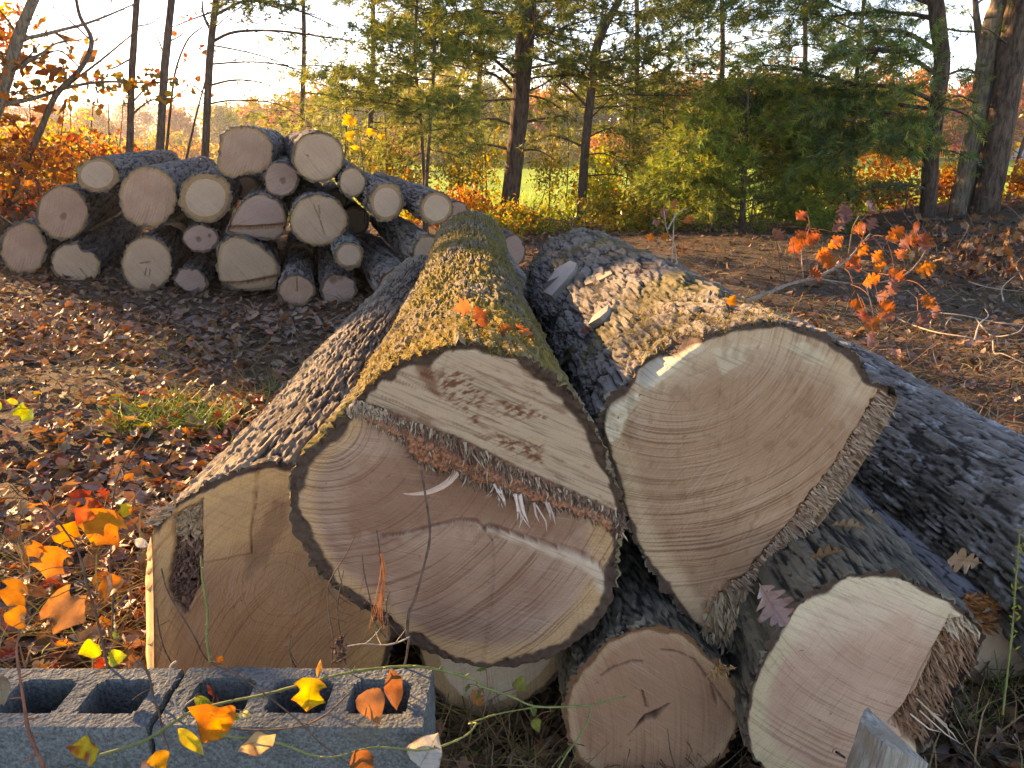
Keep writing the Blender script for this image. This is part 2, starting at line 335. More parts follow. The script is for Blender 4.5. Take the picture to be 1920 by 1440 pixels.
def build_log(name, label, outline, z, az, L, bark_m, cut_m, nu=96, nr=14, nv=60, el=0.0, yaw=0.0, pitch=0.0, end_sc=.8, cu=.024, cl=.055, amp=.009,
              barkpx=14, jag=.008, feat=None, notch=None, bare=None, group=None, seed=1, center=None, bulge=.03, bend=(0, 0), cat='log', round_to=.8, exp=1.5, smooth_n=None, rim=0.0, flare=None, recess=None):
    o = np.asarray(outline, float)
    c = o.mean(0) if center is None else np.asarray(center, float)
    # closed smooth resampling
    q = np.vstack([o, o[:1]]); d = np.concatenate([[0], np.cumsum(np.hypot(*np.diff(q, axis=0).T))])
    t = np.arange(nu) / nu * d[-1]; R = np.stack([np.interp(t, d, q[:, 0]), np.interp(t, d, q[:, 1])], 1)
    k = smooth_n or max(2, nu // 60)
    ker = np.hanning(2 * k + 3)[1:-1]; ker /= ker.sum()
    for i in (0, 1): R[:, i] = np.convolve(np.concatenate([R[-k:, i], R[:, i], R[:k, i]]), ker, 'valid')
    if np.sum(R[:, 0] * np.roll(R[:, 1], -1) - R[:, 1] * np.roll(R[:, 0], -1)) > 0: R = R[::-1].copy()   # ccw seen with y up
    azr, elr = math.radians(az), math.radians(el)
    a = np.array([math.sin(azr) * math.cos(elr), math.cos(azr) * math.cos(elr), math.sin(elr)])
    ya, pa = math.radians(az + yaw), math.radians(el + pitch)
    n = -np.array([math.sin(ya) * math.cos(pa), math.cos(ya) * math.cos(pa), math.sin(pa)])
    e1 = unit(np.cross(a, [0, 0, 1])); e2 = np.cross(e1, a)
    p0 = P(c[0], c[1], z)
    def surf(x, y):
        b = onplane(x, y, p0, n)
        if notch is not None:
            (x0, y0, x1, y1), tilt = notch
            l0 = onplane(x0, y0, p0, n); l1 = onplane(x1, y1, p0, n); ld = unit(l1 - l0)
            n2 = n * math.cos(tilt) + np.cross(ld, n) * math.sin(tilt) + ld * (ld @ n) * (1 - math.cos(tilt))
            side = (x1 - x0) * (y - y0) - (y1 - y0) * (x - x0)
            b = np.where((side < 0)[..., None], onplane(x, y, l0, n2), b)
        return b
    R3 = surf(R[:, 0], R[:, 1]); C0 = surf(c[0], c[1])
    rel = R3 - C0; ax = rel @ a; per = rel - ax[:, None] * a; rk = np.linalg.norm(per, axis=1); dk = per / rk[:, None]
    seg = np.linalg.norm(np.roll(R3, -1, 0) - R3, axis=1); uu = np.concatenate([[0], np.cumsum(seg)[:-1]]); circ = seg.sum()
    N = max(6, round(circ / cu)); rb = rk.mean()
    W = np.zeros(nu) if bare is None else bare(R[:, 0], R[:, 1])
    s = L * (np.arange(nv) / (nv - 1)) ** exp
    Sg, Ug = np.meshgrid(s, uu / circ * N, indexing='ij')
    V_ = Sg / cl
    U2 = Ug + 1.1 * (fbm(Ug * 1.0, V_ * .9, seed + 2, 4, N) - .5); V2 = V_ + .9 * (fbm(Ug, V_, seed + 3, 3, N) - .5)
    f1, f2, idd, oy = voro(U2, V2, seed, N)
    g1, g2, id2, oy2 = voro(U2 * 2 + .6 * fbm(Ug * 2, V_ * 2, seed + 33, 2, 2 * N), V2 * 1.7, seed + 40, 2 * N)
    fur = np.abs(2 * fbm(Ug * .75 + .9 * (fbm(Ug, V_ * .5, seed + 51, 3, N) - .5), V_ * .6, seed + 50, 2, 0 if True else N) - 1)
    fur = sst(.0, .20, np.where(Ug > N - 2.0, 1.0, fur))
    fine = .6 * fbm(Ug * 3, V_ * 3, seed + 4, 3, N * 3) + .4 * fbm(Ug * 8, V_ * 8, seed + 14, 2, N * 8)
    h = sst(.0, .20, f2 - f1) * np.clip(.32 + .42 * idd + .40 * oy * (1 if seed % 2 else -1) + .26 * (id2 - .5) + .30 * oy2, .05, 1.1) * (.62 + .38 * sst(.0, .16, g2 - g1)) * (.45 + .55 * fur) + .36 * (fine - .5)
    bl = fbm(Ug * (5 / N), Sg * 1.6, seed + 6, 3, 5)
    disp = amp * (h - .35) * (1 - W)[None, :] + bulge * (bl - .5) * sst(0, .4, Sg) * (rb / .3)
    sc_ = 1 + (end_sc - 1) * (Sg / L) ** .8
    if flare is not None:
        f0, fl, ru, rs = flare; sc_ = (f0 + (1 - f0) * np.exp(-(Sg / fl) ** 1.25)) * (1 - .06 * Sg / L)
    b = round_to * sst(0, 1.4, Sg)
    rad = (rk[None] * (1 - b) + rb * b) * sc_ + disp
    cen = C0 + a * 0
    bx = (Sg / L) ** 2
    Vb = cen + a * (Sg + ax[None] * np.exp(-Sg / .25))[..., None] + dk[None] * rad[..., None] + (e1 * bend[0] + e2 * bend[1]) * bx[..., None]
    if flare is not None: Vb = Vb + (e2 * ru + e1 * rs) * ((1 - sc_) * rb)[..., None]
    if recess is not None: Vb = Vb + a * (recess(R[:, 0], R[:, 1])[None] * sst(.16, 0, Sg))[..., None]
    jz = (fbm(Ug[0] * .9, Ug[0] * 0 + 3.3, seed + 8, 3, N) - .5) * jag * 2.2 * (1 - W)
    Vb[0] += dk * jz[:, None] - n * 0
    Vb0 = Vb[0].copy()
    i = np.arange(nv - 1)[:, None] * nu; j = np.arange(nu)[None]; kx = (j + 1) % nu
    Fb = np.stack([i + j, i + kx, i + nu + kx, i + nu + j], -1).reshape(-1, 4)
    tip = np.concatenate([Vb.reshape(-1, 3), [Vb[-1].mean(0)]])
    base = (nv - 1) * nu; Ft = np.stack([base + np.arange(nu), base + (np.arange(nu) + 1) % nu, np.full(nu, nv * nu)], 1)
    bk = np.stack([np.clip(h, 0, 1), idd, np.broadcast_to(W[None], h.shape)], -1).reshape(-1, 3)
    bk = np.concatenate([bk, [[.5, .5, 1]]])
    bco = np.stack([np.broadcast_to(uu[None], h.shape), Sg, np.zeros_like(h)], -1).reshape(-1, 3) + [seed * 1.7, seed * .9, 0]
    bco = np.concatenate([bco, [[0, 0, 0]]])
    low = Vb.reshape(-1, 3)[:, 2].min()
    root = thing(name, label, cat, (C0[0] + a[0] * L / 2, C0[1] + a[1] * L / 2, max(0, low)), group)
    link('bark', mk('bark', tip, [Fb, Ft], bark_m, {'bk': bk, 'bco': bco}, nu < 200 and False), root)
    # face
    rho = np.concatenate([np.linspace(0, 1, nr + 1)[1:]]) ** .9
    X = c[0] + (R[None, :, 0] - c[0]) * rho[:, None]; Y = c[1] + (R[None, :, 1] - c[1]) * rho[:, None]
    Fv = surf(X, Y)
    Fv[-1] = Vb0
    lr = np.hypot(R[:, 0] - c[0], R[:, 1] - c[1])[None]
    dist = (1 - rho[:, None]) * lr
    th = barkpx * (.25 + 1.5 * fbm(np.broadcast_to(Ug[0] * .5, X.shape), np.zeros(X.shape), seed + 21, 3, max(2, N // 2)))
    barkm = sst(1.15, .85, dist / th) * (1 - W)[None]
    dz = np.zeros(X.shape); fr = np.zeros(X.shape); fg = np.zeros(X.shape); fb_ = np.zeros(X.shape)
    if feat is not None: dz, fr, fg, fb_ = feat(X, Y)
    dz = dz + barkm * (fbm(X * .12, Y * .12, seed + 5, 3) - .62) * .014 * (barkpx / 14) ** .5 * (z / 1.5) + (fbm(X * .02, Y * .02, seed + 9, 3) - .5) * .004 + rim * barkm
    fade = sst(0, 1.2, dist); Fv = Fv + n * (dz * fade)[..., None]
    ctr = surf(c[0], c[1]) + n * float(np.mean(dz[0]))
    relF = onplane(X, Y, p0, n) - p0
    fco = np.stack([relF @ e1, relF @ e2, np.broadcast_to(rho[:, None], X.shape)], -1).reshape(-1, 3)
    ft = np.stack([fr, fg, fb_, barkm], -1).reshape(-1, 4)
    nrr = len(rho)
    i = np.arange(nrr - 1)[:, None] * nu
    Ff = np.stack([i + j, i + kx, i + nu + kx, i + nu + j], -1).reshape(-1, 4)[:, ::-1] + 1
    Fc = np.stack([np.zeros(nu, int), 1 + np.arange(nu), 1 + (np.arange(nu) + 1) % nu], 1)
    Vf = np.concatenate([[ctr], Fv.reshape(-1, 3)])
    link('cut_face', mk('cut_face', Vf, [Ff, Fc], cut_m, {'fco': np.concatenate([[[0, 0, 0]], fco]), 'feat': np.concatenate([ft[:1], ft])}), root)
    return dict(root=root, outl=o, a=a, n=n, surf=surf, C0=C0, rb=rb, e1=e1, e2=e2, dk=dk)

def splinters(parent, base, dirs, lens, wid, cols, name='splinter_band', stuff=True):
    """fibres standing out of the wood: 3-sided spikes"""
    n = len(base); dirs = unit(dirs); t1 = unit(np.cross(dirs, rng.normal(size=(n, 3)))); t2 = np.cross(dirs, t1)
    lens = np.asarray(lens)[:, None]; wid = np.asarray(wid)[:, None]
    b0 = base + t1 * wid; b1 = base - t1 * wid * .6 + t2 * wid * .8; b2 = base - t1 * wid * .6 - t2 * wid * .8
    mid = base + dirs * lens * .6 + t2 * lens * rng.normal(0, .06, (n, 1)); tip = base + dirs * lens + t1 * lens * rng.normal(0, .15, (n, 1))
    m0, m1, m2 = mid + t1 * wid * .7, mid - t1 * wid * .5 + t2 * wid * .6, mid - t1 * wid * .5 - t2 * wid * .6
    V = np.stack([b0, b1, b2, m0, m1, m2, tip], 1).reshape(-1, 3)
    T = np.array([[3, 4, 6], [4, 5, 6], [5, 3, 6]]); Q = np.array([[0, 1, 4, 3], [1, 2, 5, 4], [2, 0, 3, 5]])
    o = (np.arange(n) * 7)[:, None, None]
    me = mk(name, V, [(T[None] + o).reshape(-1, 3), (Q[None] + o).reshape(-1, 4)], M_SPL, {'col': np.repeat(np.concatenate([cols, np.ones((n, 1))], 1), 7, 0)}, smooth=False)
    ob = link(name, me, parent)
    if stuff: ob['kind'] = 'stuff'
    return ob
def wood_cols(n, a, b):
    t = rng.random((n, 1)); return np.asarray(a) * (1 - t) + np.asarray(b) * t

# ------------------------------------------------------------------ the big logs in front
z5 = ((500, 600), 2.182); z6 = ((1000, 420), 1.7565); z7 = ((0, 900), 2.1333); z8 = ((780, 1000), 1.6842)
# --- A: central log
A_out = px(*z5, [(760, 95), (900, 105), (1020, 140), (1120, 190), (1230, 270), (1310, 390), (1370, 500), (1420, 640), (1460, 760), (1455, 870), (1440, 960), (1440, 1050), (1400, 1150), (1350, 1230), (1260, 1300), (1150, 1360), (1010, 1400), (860, 1405), (750, 1385), (660, 1350), (560, 1290), (450, 1220), (350, 1160), (270, 1100), (200, 1020), (150, 930), (115, 830), (90, 740), (95, 660), (110, 590), (150, 540), (230, 470), (310, 385), (370, 310), (430, 240), (530, 180), (640, 130)])
A_top = px(*z5, [(330, 310), (400, 335), (520, 380), (650, 430), (800, 490), (1000, 590), (1250, 700), (1470, 800)])
A_bot = px(*z5, [(330, 360), (400, 390), (560, 480), (620, 570), (760, 615), (880, 655), (1000, 705), (1150, 745), (1300, 790), (1470, 880)])
A_led = px(*z5, [(300, 930), (450, 880), (560, 870), (700, 832), (800, 812), (860, 815), (892, 852), (912, 832), (1050, 878), (1200, 920), (1300, 950), (1360, 990), (1390, 1060)])
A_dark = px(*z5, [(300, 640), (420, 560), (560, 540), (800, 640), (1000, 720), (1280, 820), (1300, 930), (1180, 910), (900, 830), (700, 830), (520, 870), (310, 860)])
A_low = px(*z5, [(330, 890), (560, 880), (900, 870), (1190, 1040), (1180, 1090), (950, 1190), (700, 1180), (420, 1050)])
A_smudge = px(*z5, [(615, 160), (670, 170), (710, 320), (650, 270), (610, 210)])
A_rust = [px(*z5, [(690, 210), (800, 200), (900, 300), (860, 420), (740, 330)]), px(*z5, [(980, 480), (1120, 510), (1130, 590), (1040, 560), (860, 470)]), px(*z5, [(900, 340), (1080, 350), (1140, 400), (960, 400)])]
def feat_a(x, y):
    dt, st, _ = dpoly(x, y, A_top); db, sb, _ = dpoly(x, y, A_bot); dl, sl_, tl = dpoly(x, y, A_led)
    nz = fbm(x * .05, y * .05, 4, 3) - .5
    up = sst(-3, 3, -st * dt + nz * 6); band = (1 - up) * sst(-5, 5, -sb * db + nz * 22)
    below = sst(-2.0, 2.0, sl_ * dl) * sst(.02, .12, tl)
    dz = band * (.004 + .020 * sst(0, 30, dt)) + below * (.012 + .010 * sst(.45, .9, tl)) - band * fbm(x * .25, y * .25, 8, 2) * .012
    lipw = 8 + 12 * sst(.5, .95, tl)
    lip = sst(1.3, .7, dl / lipw) * (sl_ > 0) * sst(.50, .54, tl)
    thin = sst(3.0, 1.0, dl) * (tl > .12) * (tl < .5)
    pale = np.clip(up * .95 + lip * .95 + thin * .5, 0, 1)
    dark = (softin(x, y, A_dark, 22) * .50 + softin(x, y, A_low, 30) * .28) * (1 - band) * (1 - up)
    rust = 0
    for p in A_rust: rust = np.maximum(rust, softin(x, y, p, 14) * sst(.47, .62, fbm(x * .07 - y * .03, y * .3 + x * .12, 9, 5)))
    streak = up * sst(.60, .72, fbm((x + y * .0) * .02, (y - x * .42) * .14, 31, 4)) * .55
    st_ = np.clip(dark + rust * up + streak + softin(x, y, A_smudge, 5) * .75 + sst(4, 1, dt) * .45 + sst(5, 1, dl) * (sl_ < 0) * (tl > .1) * .6 * (1 - lip), 0, 1)
    fr = band * (.55 + .45 * sst(.0, 30, dt))
    return dz, fr, pale * (1 - band) , st_ * (1 - band)
LA = build_log('log', 'large central log with mossy bark, split pale upper face and splintered band across it', A_out, 1.45, -2.2, 2.45, M_BARK_A, C_A,
               nu=350, nr=112, nv=230, end_sc=.80, cu=.021, cl=.11, amp=.013, barkpx=21, feat=feat_a, notch=((670, 745, 1170, 960), .42), flare=(.55, .60, .80, .0), seed=11, bulge=.05, jag=.014, yaw=3)
t = rng.random(2800); w = rng.random(2800)
lnT = np.stack([np.interp(t, np.linspace(0, 1, len(A_top)), A_top[:, i]) for i in (0, 1)], 1); lnB = np.stack([np.interp(t, np.linspace(0, 1, len(A_bot)), A_bot[:, i]) for i in (0, 1)], 1)
q = lnT * (1 - w[:, None]) + lnB * w[:, None] + rng.normal(0, 2, (2800, 2))
ok = inpoly(q[:, 0], q[:, 1], A_out); q = q[ok]; t = t[ok]; w = w[ok]; k = len(q)
mid = np.exp(-((t - .55) / .22) ** 2)
base = LA['surf'](q[:, 0], q[:, 1] * 1.0) + LA['n'] * .004
dr = LA['n'] * (.6 + .5 * rng.random((k, 1))) - LA['e2'] * (.5 + .6 * rng.random((k, 1))) + LA['e1'] * rng.normal(.12, .30, (k, 1))
splinters(LA['root'], base, dr, (.006 + .018 * mid * rng.random(k) + .006 * rng.random(k)) * (.45 + 1.5 * vn(t * 42, w * 3, 5)), .0013 + .0016 * rng.random(k), np.where((rng.random(k) < .25 + .5 * (t < .25))[:, None], wood_cols(k, (.34, .25, .16), (.50, .38, .26)), wood_cols(k, (.10, .05, .035), (.27, .155, .10))))
# long pale fibres hanging off the band
q = px(*z5, [(930, 650), (940, 655), (950, 665), (955, 660), (1010, 690), (1020, 690), (1030, 700), (1035, 690), (1015, 705), (1095, 725), (1100, 735), (1140, 720), (1150, 725)])
k = len(q); base = LA['surf'](q[:, 0], q[:, 1]) + LA['n'] * .02
splinters(LA['root'], base, LA['n'] * .12 - LA['e2'] * 1 + LA['e1'] * (.28 + rng.normal(0, .15, (k, 1))), .032 + .03 * rng.random(k), .0022 + .0018 * rng.random(k), wood_cols(k, (.55, .42, .34), (.7, .55, .46)), 'torn_fibre', False)
q = spline(LA['surf'](*px(*z5, [(780, 610), (740, 635), (680, 655), (620, 664), (575, 668)]).T) + LA['n'] * np.array([.015, .035, .045, .045, .04])[:, None], 14)
V, Q = tubes([(q, np.interp(np.linspace(0, 1, 14), [0, .3, 1], [.006, .0055, .001]))], 5); link('torn_fibre', mk('torn_fibre', V, Q, M_SPL, {'col': np.tile([.62, .42, .30, 1], (len(V), 1))}, False), LA['root'], label='long curled pale splinter')

# --- D: upper right log, half-moon face
D_out = px(*z6, [(220, 640), (240, 580), (310, 520), (400, 460), (500, 400), (590, 355), (690, 325), (790, 318), (880, 335), (970, 370), (1040, 410), (1085, 450), (1105, 505), (1140, 525), (1190, 535), (1213, 560), (1195, 600), (1120, 730), (1040, 860), (960, 970), (880, 1070), (800, 1170), (745, 1250), (715, 1300), (705, 1370), (650, 1390), (600, 1370), (540, 1330), (500, 1300), (440, 1220), (380, 1130), (330, 1050), (300, 960), (270, 860), (240, 760), (225, 700)])
D_in = px(*z6, [(1140, 545), (1060, 680), (960, 830), (860, 960), (770, 1070), (690, 1165), (600, 1200)])
D_out2 = px(*z6, [(1175, 575), (1095, 720), (1010, 850), (930, 965), (850, 1070), (775, 1165), (735, 1230)])
D_fung = px(*z6, [(232, 650), (250, 600), (340, 556), (345, 580), (300, 650), (285, 695), (245, 740), (228, 700)])
D_cham = px(*z6, [(340, 540), (420, 480), (500, 415), (560, 375)])
D_chunk = px(*z6, [(570, 1230), (600, 1190), (690, 1175), (730, 1240), (715, 1380), (600, 1375), (540, 1330)])
D_pat = [px(*z6, [(585, 410), (660, 395), (740, 395), (700, 450), (620, 500)]), px(*z6, [(830, 400), (900, 385), (970, 440), (960, 470), (900, 460)])]
D_band = px(*z6, [(360, 480), (560, 400), (760, 345), (960, 390), (1060, 470), (1110, 560), (1040, 650), (980, 560), (900, 500), (760, 480), (600, 500), (440, 560), (330, 700)])
def feat_d(x, y):
    nz = fbm(x * .06, y * .06, 14, 3) - .5
    di, si, ti = dpoly(x, y, D_in); do, so_, _ = dpoly(x, y, D_out2); dc, sc_, tc = dpoly(x, y, D_cham)
    strip = sst(-4, 4, -si * di + nz * 16) * (ti < .999)
    outer = sst(-3, 3, -so_ * do + nz * 4)
    ck = softin(x, y, D_chunk, 6)
    cham = sst(26, 20, dc * np.where(sc_ > 0, 1.3, .6)) * sst(.0, .15, tc) * sst(1., .85, tc)
    fung = softin(x, y, D_fung, 4)
    dz = -strip * (.006 + .010 * fbm(x * .2, y * .2, 3, 2)) - .022 * outer * sst(0, 25, do) + ck * (.02 * fbm(x * .08, y * .08, 5, 3)) + fung * .012 * fbm(x * .1, y * .1, 6, 3)
    dz = dz - cham * .042 * sst(12, -8, sc_ * dc)
    sap = softin(x, y, D_band, 25) * .25
    for p in D_pat: sap = np.maximum(sap, softin(x, y, p, 3) * .6)
    return dz, np.clip(strip * (1 - outer) * .9 + ck * .8, 0, 1), np.clip(fung + outer * .35 + cham * .8 + sap, 0, 1), sst(3.5, 1, di) * .6 * (ti > .02) + sst(.66, .74, fbm(x * .05, y * .03, 77, 3)) * .3
LD = build_log('log', 'high right log with half-moon tan face leaning over the two lower logs', D_out, 1.50, -5.0, 1.75, M_BARK_D, C_D,
               nu=330, nr=96, nv=190, end_sc=.80, cu=.022, cl=.15, amp=.015, barkpx=12, feat=feat_d, seed=23, bulge=.05, jag=.012, yaw=3,
               recess=lambda x, y: .042 * sst(24, 14, dpoly(x, y, D_cham)[0]) * sst(.0, .15, dpoly(x, y, D_cham)[2]) * sst(1., .85, dpoly(x, y, D_cham)[2]), bare=lambda x, y: sst(10, -10, (x - 1690) * (1200 - 745) - (y - 745) * (1395 - 1690) * 1.0 if False else 0 * x + 20) * 0 + np.where(((y - 735) * (1400 - 1690) - (x - 1690) * (1210 - 735)) < 9000, 1., 0.) * (y > 742))
k = 1500; t = rng.random(k); w = rng.random(k)
q = np.stack([np.interp(t, np.linspace(0, 1, 7), D_in[:, i]) * (1 - w) + np.interp(t, np.linspace(0, 1, 7), D_out2[:, i]) * w for i in (0, 1)], 1)
base = LD['surf'](q[:, 0], q[:, 1]) - LD['n'] * .006
dir2 = LD['e1'] * .62 - LD['e2'] * .45
splinters(LD['root'], base, LD['n'] * .55 + dir2 * (.6 + .6 * rng.random((k, 1))) + rng.normal(0, .16, (k, 3)), (.006 + .018 * rng.random(k)) * (.4 + 1.5 * vn(t * 45, w * 2, 5)), .0014 + .0014 * rng.random(k), wood_cols(k, (.20, .10, .055), (.52, .38, .26)))
k = 420; q = rng.random((k, 2)) * [105, 105] + [1320, 1100]; ok = inpoly(q[:, 0], q[:, 1], D_chunk); q = q[ok]; k = len(q)
splinters(LD['root'], LD['surf'](q[:, 0], q[:, 1]) + LD['n'] * .004, LD['n'] * .45 - LD['e2'] * (.8 + .4 * rng.random((k, 1))) + LD['e1'] * rng.normal(.0, .3, (k, 1)), .012 + .03 * rng.random(k), .002 + .003 * rng.random(k), wood_cols(k, (.10, .06, .03), (.50, .38, .24)), 'broken_chunk')

# --- F: pale lower right log
F_out = px(*z8, [(1040, 640), (1035, 560), (1060, 470), (1090, 390), (1130, 320), (1190, 230), (1260, 180), (1350, 135), (1440, 122), (1520, 130), (1610, 165), (1700, 215), (1770, 270), (1800, 320), (1790, 370), (1750, 440), (1700, 530), (1650, 620), (1600, 690), (1540, 760), (1450, 810), (1350, 830), (1200, 815), (1110, 770), (1060, 710)])
F_spl = px(*z8, [(1690, 275), (1745, 262), (1790, 320), (1745, 435), (1690, 540), (1600, 690), (1545, 650), (1505, 590), (1560, 520), (1610, 440), (1640, 360)])
F_line = px(*z8, [(1690, 260), (1640, 350), (1590, 440), (1545, 540), (1490, 600)])
def feat_f(x, y):
    s = softin(x, y, F_spl, 5); d, sg, tt = dpoly(x, y, F_line)
    band = sst(40, 16, d) * (sg > 0)
    up = sst(1235, 1130, y + (fbm(x * .02, y * .02, 5, 3) - .5) * 90)
    return -s * (.012 + .012 * fbm(x * .15, y * .15, 6, 2)) - sst(3, 0, d) * .006, s * (.35 + .65 * sst(1160, 1200, y)), up * .55 + s * sst(1200, 1165, y) * .6, sst(4, 1, d) * .45 + band * .12
LF = build_log('log', 'broad pale-faced log low at the right behind the grey post, splintered right edge', F_out, 1.46, 0.5, 3.6, M_BARK_F, C_F,
               nu=250, nr=70, nv=150, end_sc=.85, cu=.023, cl=.16, amp=.013, barkpx=10, feat=feat_f, seed=31, bulge=.04, jag=.010)
k = 1100; q = np.stack([rng.uniform(1660, 1860, k), rng.uniform(1150, 1420, k)], 1); q = q[inpoly(q[:, 0], q[:, 1], F_spl)]; k = len(q)
splinters(LF['root'], LF['surf'](q[:, 0], q[:, 1]) - LF['n'] * .014, LF['n'] * .6 + LF['e1'] * .25 - LF['e2'] * (.35 + .4 * rng.random((k, 1))) + rng.normal(0, .15, (k, 3)), .012 + .016 * rng.random(k), .0015 + .0016 * rng.random(k),
          np.where((q[:, 1] < 1190)[:, None], wood_cols(k, (.45, .34, .22), (.62, .5, .36)), wood_cols(k, (.22, .11, .06), (.45, .27, .16))))
q = px(*z8, [(1600, 540), (1590, 560), (1560, 570), (1580, 520), (1620, 560)]); 
splinters(LF['root'], LF['surf'](q[:, 0], q[:, 1]), LF['n'] * .35 + LF['e1'] * 1.0 - LF['e2'] * .75 + rng.normal(0, .06, (5, 3)), np.array([.09, .1, .07, .06, .08]), np.full(5, .0018), wood_cols(5, (.6, .47, .33), (.7, .56, .42)), 'torn_fibre', False)

# --- B: left low log with the hewn left side
B_out = px(*z7, [(618, 780), (616, 600), (614, 400), (610, 240), (608, 185), (650, 130), (740, 70), (830, 20), (900, -15), (980, -55), (1065, -72), (1140, -68), (1240, -50), (1360, 20), (1480, 120), (1560, 260), (1600, 420), (1590, 620), (1530, 780), (1400, 900), (1200, 960), (900, 960), (620, 930)])
B_punk = px(*z7, [(690, 150), (810, 80), (812, 300), (800, 420), (745, 530), (705, 500), (672, 440), (690, 300), (700, 240)])
B_punk2 = px(*z7, [(715, 230), (790, 230), (790, 420), (735, 480), (680, 450)])
B_crack = px(*z7, [(1032, -40), (1022, 100), (1005, 200), (1008, 290)])
B_crack2 = px(*z7, [(812, 60), (806, 200), (808, 330), (800, 420)])
B_dk = px(*z7, [(1090, 70), (1160, 90), (1150, 170), (1060, 330), (985, 400), (975, 300), (1040, 200)])
B_pl = px(*z7, [(820, 60), (900, -15), (1060, -72), (1140, -60), (1165, 40), (1020, 110), (1000, 240), (820, 280)])
def feat_b(x, y):
    p = softin(x, y, B_punk, 4); p2 = softin(x, y, B_punk2, 8); d1, s1, _ = dpoly(x, y, B_crack); d2, s2, _ = dpoly(x, y, B_crack2)
    pl = softin(x, y, B_pl, 6); nzb = fbm(x * .15, y * .15, 8, 3) - .3
    # slab left of the first crack sits a little proud
    slab = softin(x, y, px(*z7, [(812, 60), (900, -15), (1030, -60), (1022, 100), (1005, 200), (1010, 290), (960, 300), (808, 330)]), 1.6)
    dz = -p * (.008 + .05 * fbm(x * .07, y * .07, 5, 3) * p2 + .012 * fbm(x * .3, y * .3, 5, 2)) + slab * .004 - sst(2.0, .5, d1) * .004 - sst(2, .5, d2) * .004
    return dz, p * .35, pl * .30, np.clip(softin(x, y, B_dk, 8) * .45 + p2 * .8 * sst(.3, .6, fbm(x * .06, y * .06, 12, 3)) + sst(1.8, .6, d1 + 2 * nzb) * .6 + sst(1.6, .5, d2 + 2 * nzb) * .35, 0, 1)
LB = build_log('log', 'brown-faced log behind the concrete blocks with flat hewn left side and rotten patch', B_out, 1.72, 1.0, 2.5, M_BARK_B, C_B,
               nu=290, nr=76, nv=180, end_sc=.72, cu=.021, cl=.16, amp=.012, barkpx=11, feat=feat_b, flare=(.62, .7, .75, .25), seed=41, bulge=.03, jag=.010, yaw=-4,
               bare=lambda x, y: sst(8, -8, x - 300) * sst(985, 1005, y))
# pale hewn flank seen as a strip left of the face
q0 = px(*z7, [(606, 222), (611, 300), (615, 420), (617, 600), (619, 780), (620, 900)]); q1 = px(*z7, [(594, 260), (587, 330), (583, 430), (582, 600), (590, 760), (600, 900)])
m_ = 40; u0 = spline(q0, m_); u1 = spline(q1, m_); a0 = LB['surf'](u0[:, 0], u0[:, 1]) + LB['n'] * .003
dep = 1.72 + .09; a1 = P(u1[:, 0], u1[:, 1], np.full(m_, dep)); a1[:, 0] += .006 * (fbm(np.arange(m_) * .25, np.zeros(m_), 3, 2) - .5)
a2 = a1 + np.array([.03, .35, 0]); a2 = a1 + np.array([.10, .30, 0]); V = np.concatenate([a0, a0 * .5 + a1 * .5 + np.stack([.0015 * rng.normal(size=m_)] * 3, 1), a1, a2]); i = np.arange(m_ - 1)
Fq = np.concatenate([np.stack([i + k * m_, i + 1 + k * m_, i + 1 + (k + 1) * m_, i + (k + 1) * m_], 1) for k in range(3)])
M_HEW = mat_plain('hewn_wood', (.40, .25, .115), (.54, .36, .18), 60, .75, .4, (1.5, 1.5, .15))
link('hewn_flank', mk('hewn_flank', V, Fq, M_HEW), LB['root'])
# torn fibres at the top of the hewn flank and the punky patch
k = 130; q = np.stack([rng.uniform(282, 330, k), rng.uniform(935, 985, k)], 1); q = q[np.abs((q[:, 1] - 985) + (q[:, 0] - 284) * .85) < 11]; k = len(q)
splinters(LB['root'], LB['surf'](q[:, 0], q[:, 1]), LB['n'] * .3 + np.array([-.5, 0, .3]) + rng.normal(0, .35, (k, 3)), .012 + .02 * rng.random(k), .002 + .002 * rng.random(k), wood_cols(k, (.35, .22, .12), (.55, .42, .28)), 'torn_rim')
k = 900; q = np.stack([rng.uniform(310, 384, k), rng.uniform(935, 1150, k)], 1); q = q[inpoly(q[:, 0], q[:, 1], B_punk)]; k = len(q)
splinters(LB['root'], LB['surf'](q[:, 0], q[:, 1]) - LB['n'] * .012, LB['n'] * .5 + rng.normal(0, .5, (k, 3)) - LB['e2'] * .4, .008 + .012 * rng.random(k), .002 + .003 * rng.random(k), np.where((q[:, 1] < 1010)[:, None], wood_cols(k, (.32, .20, .11), (.50, .36, .22)), wood_cols(k, (.12, .055, .035), (.30, .17, .11))), 'rotten_wood')

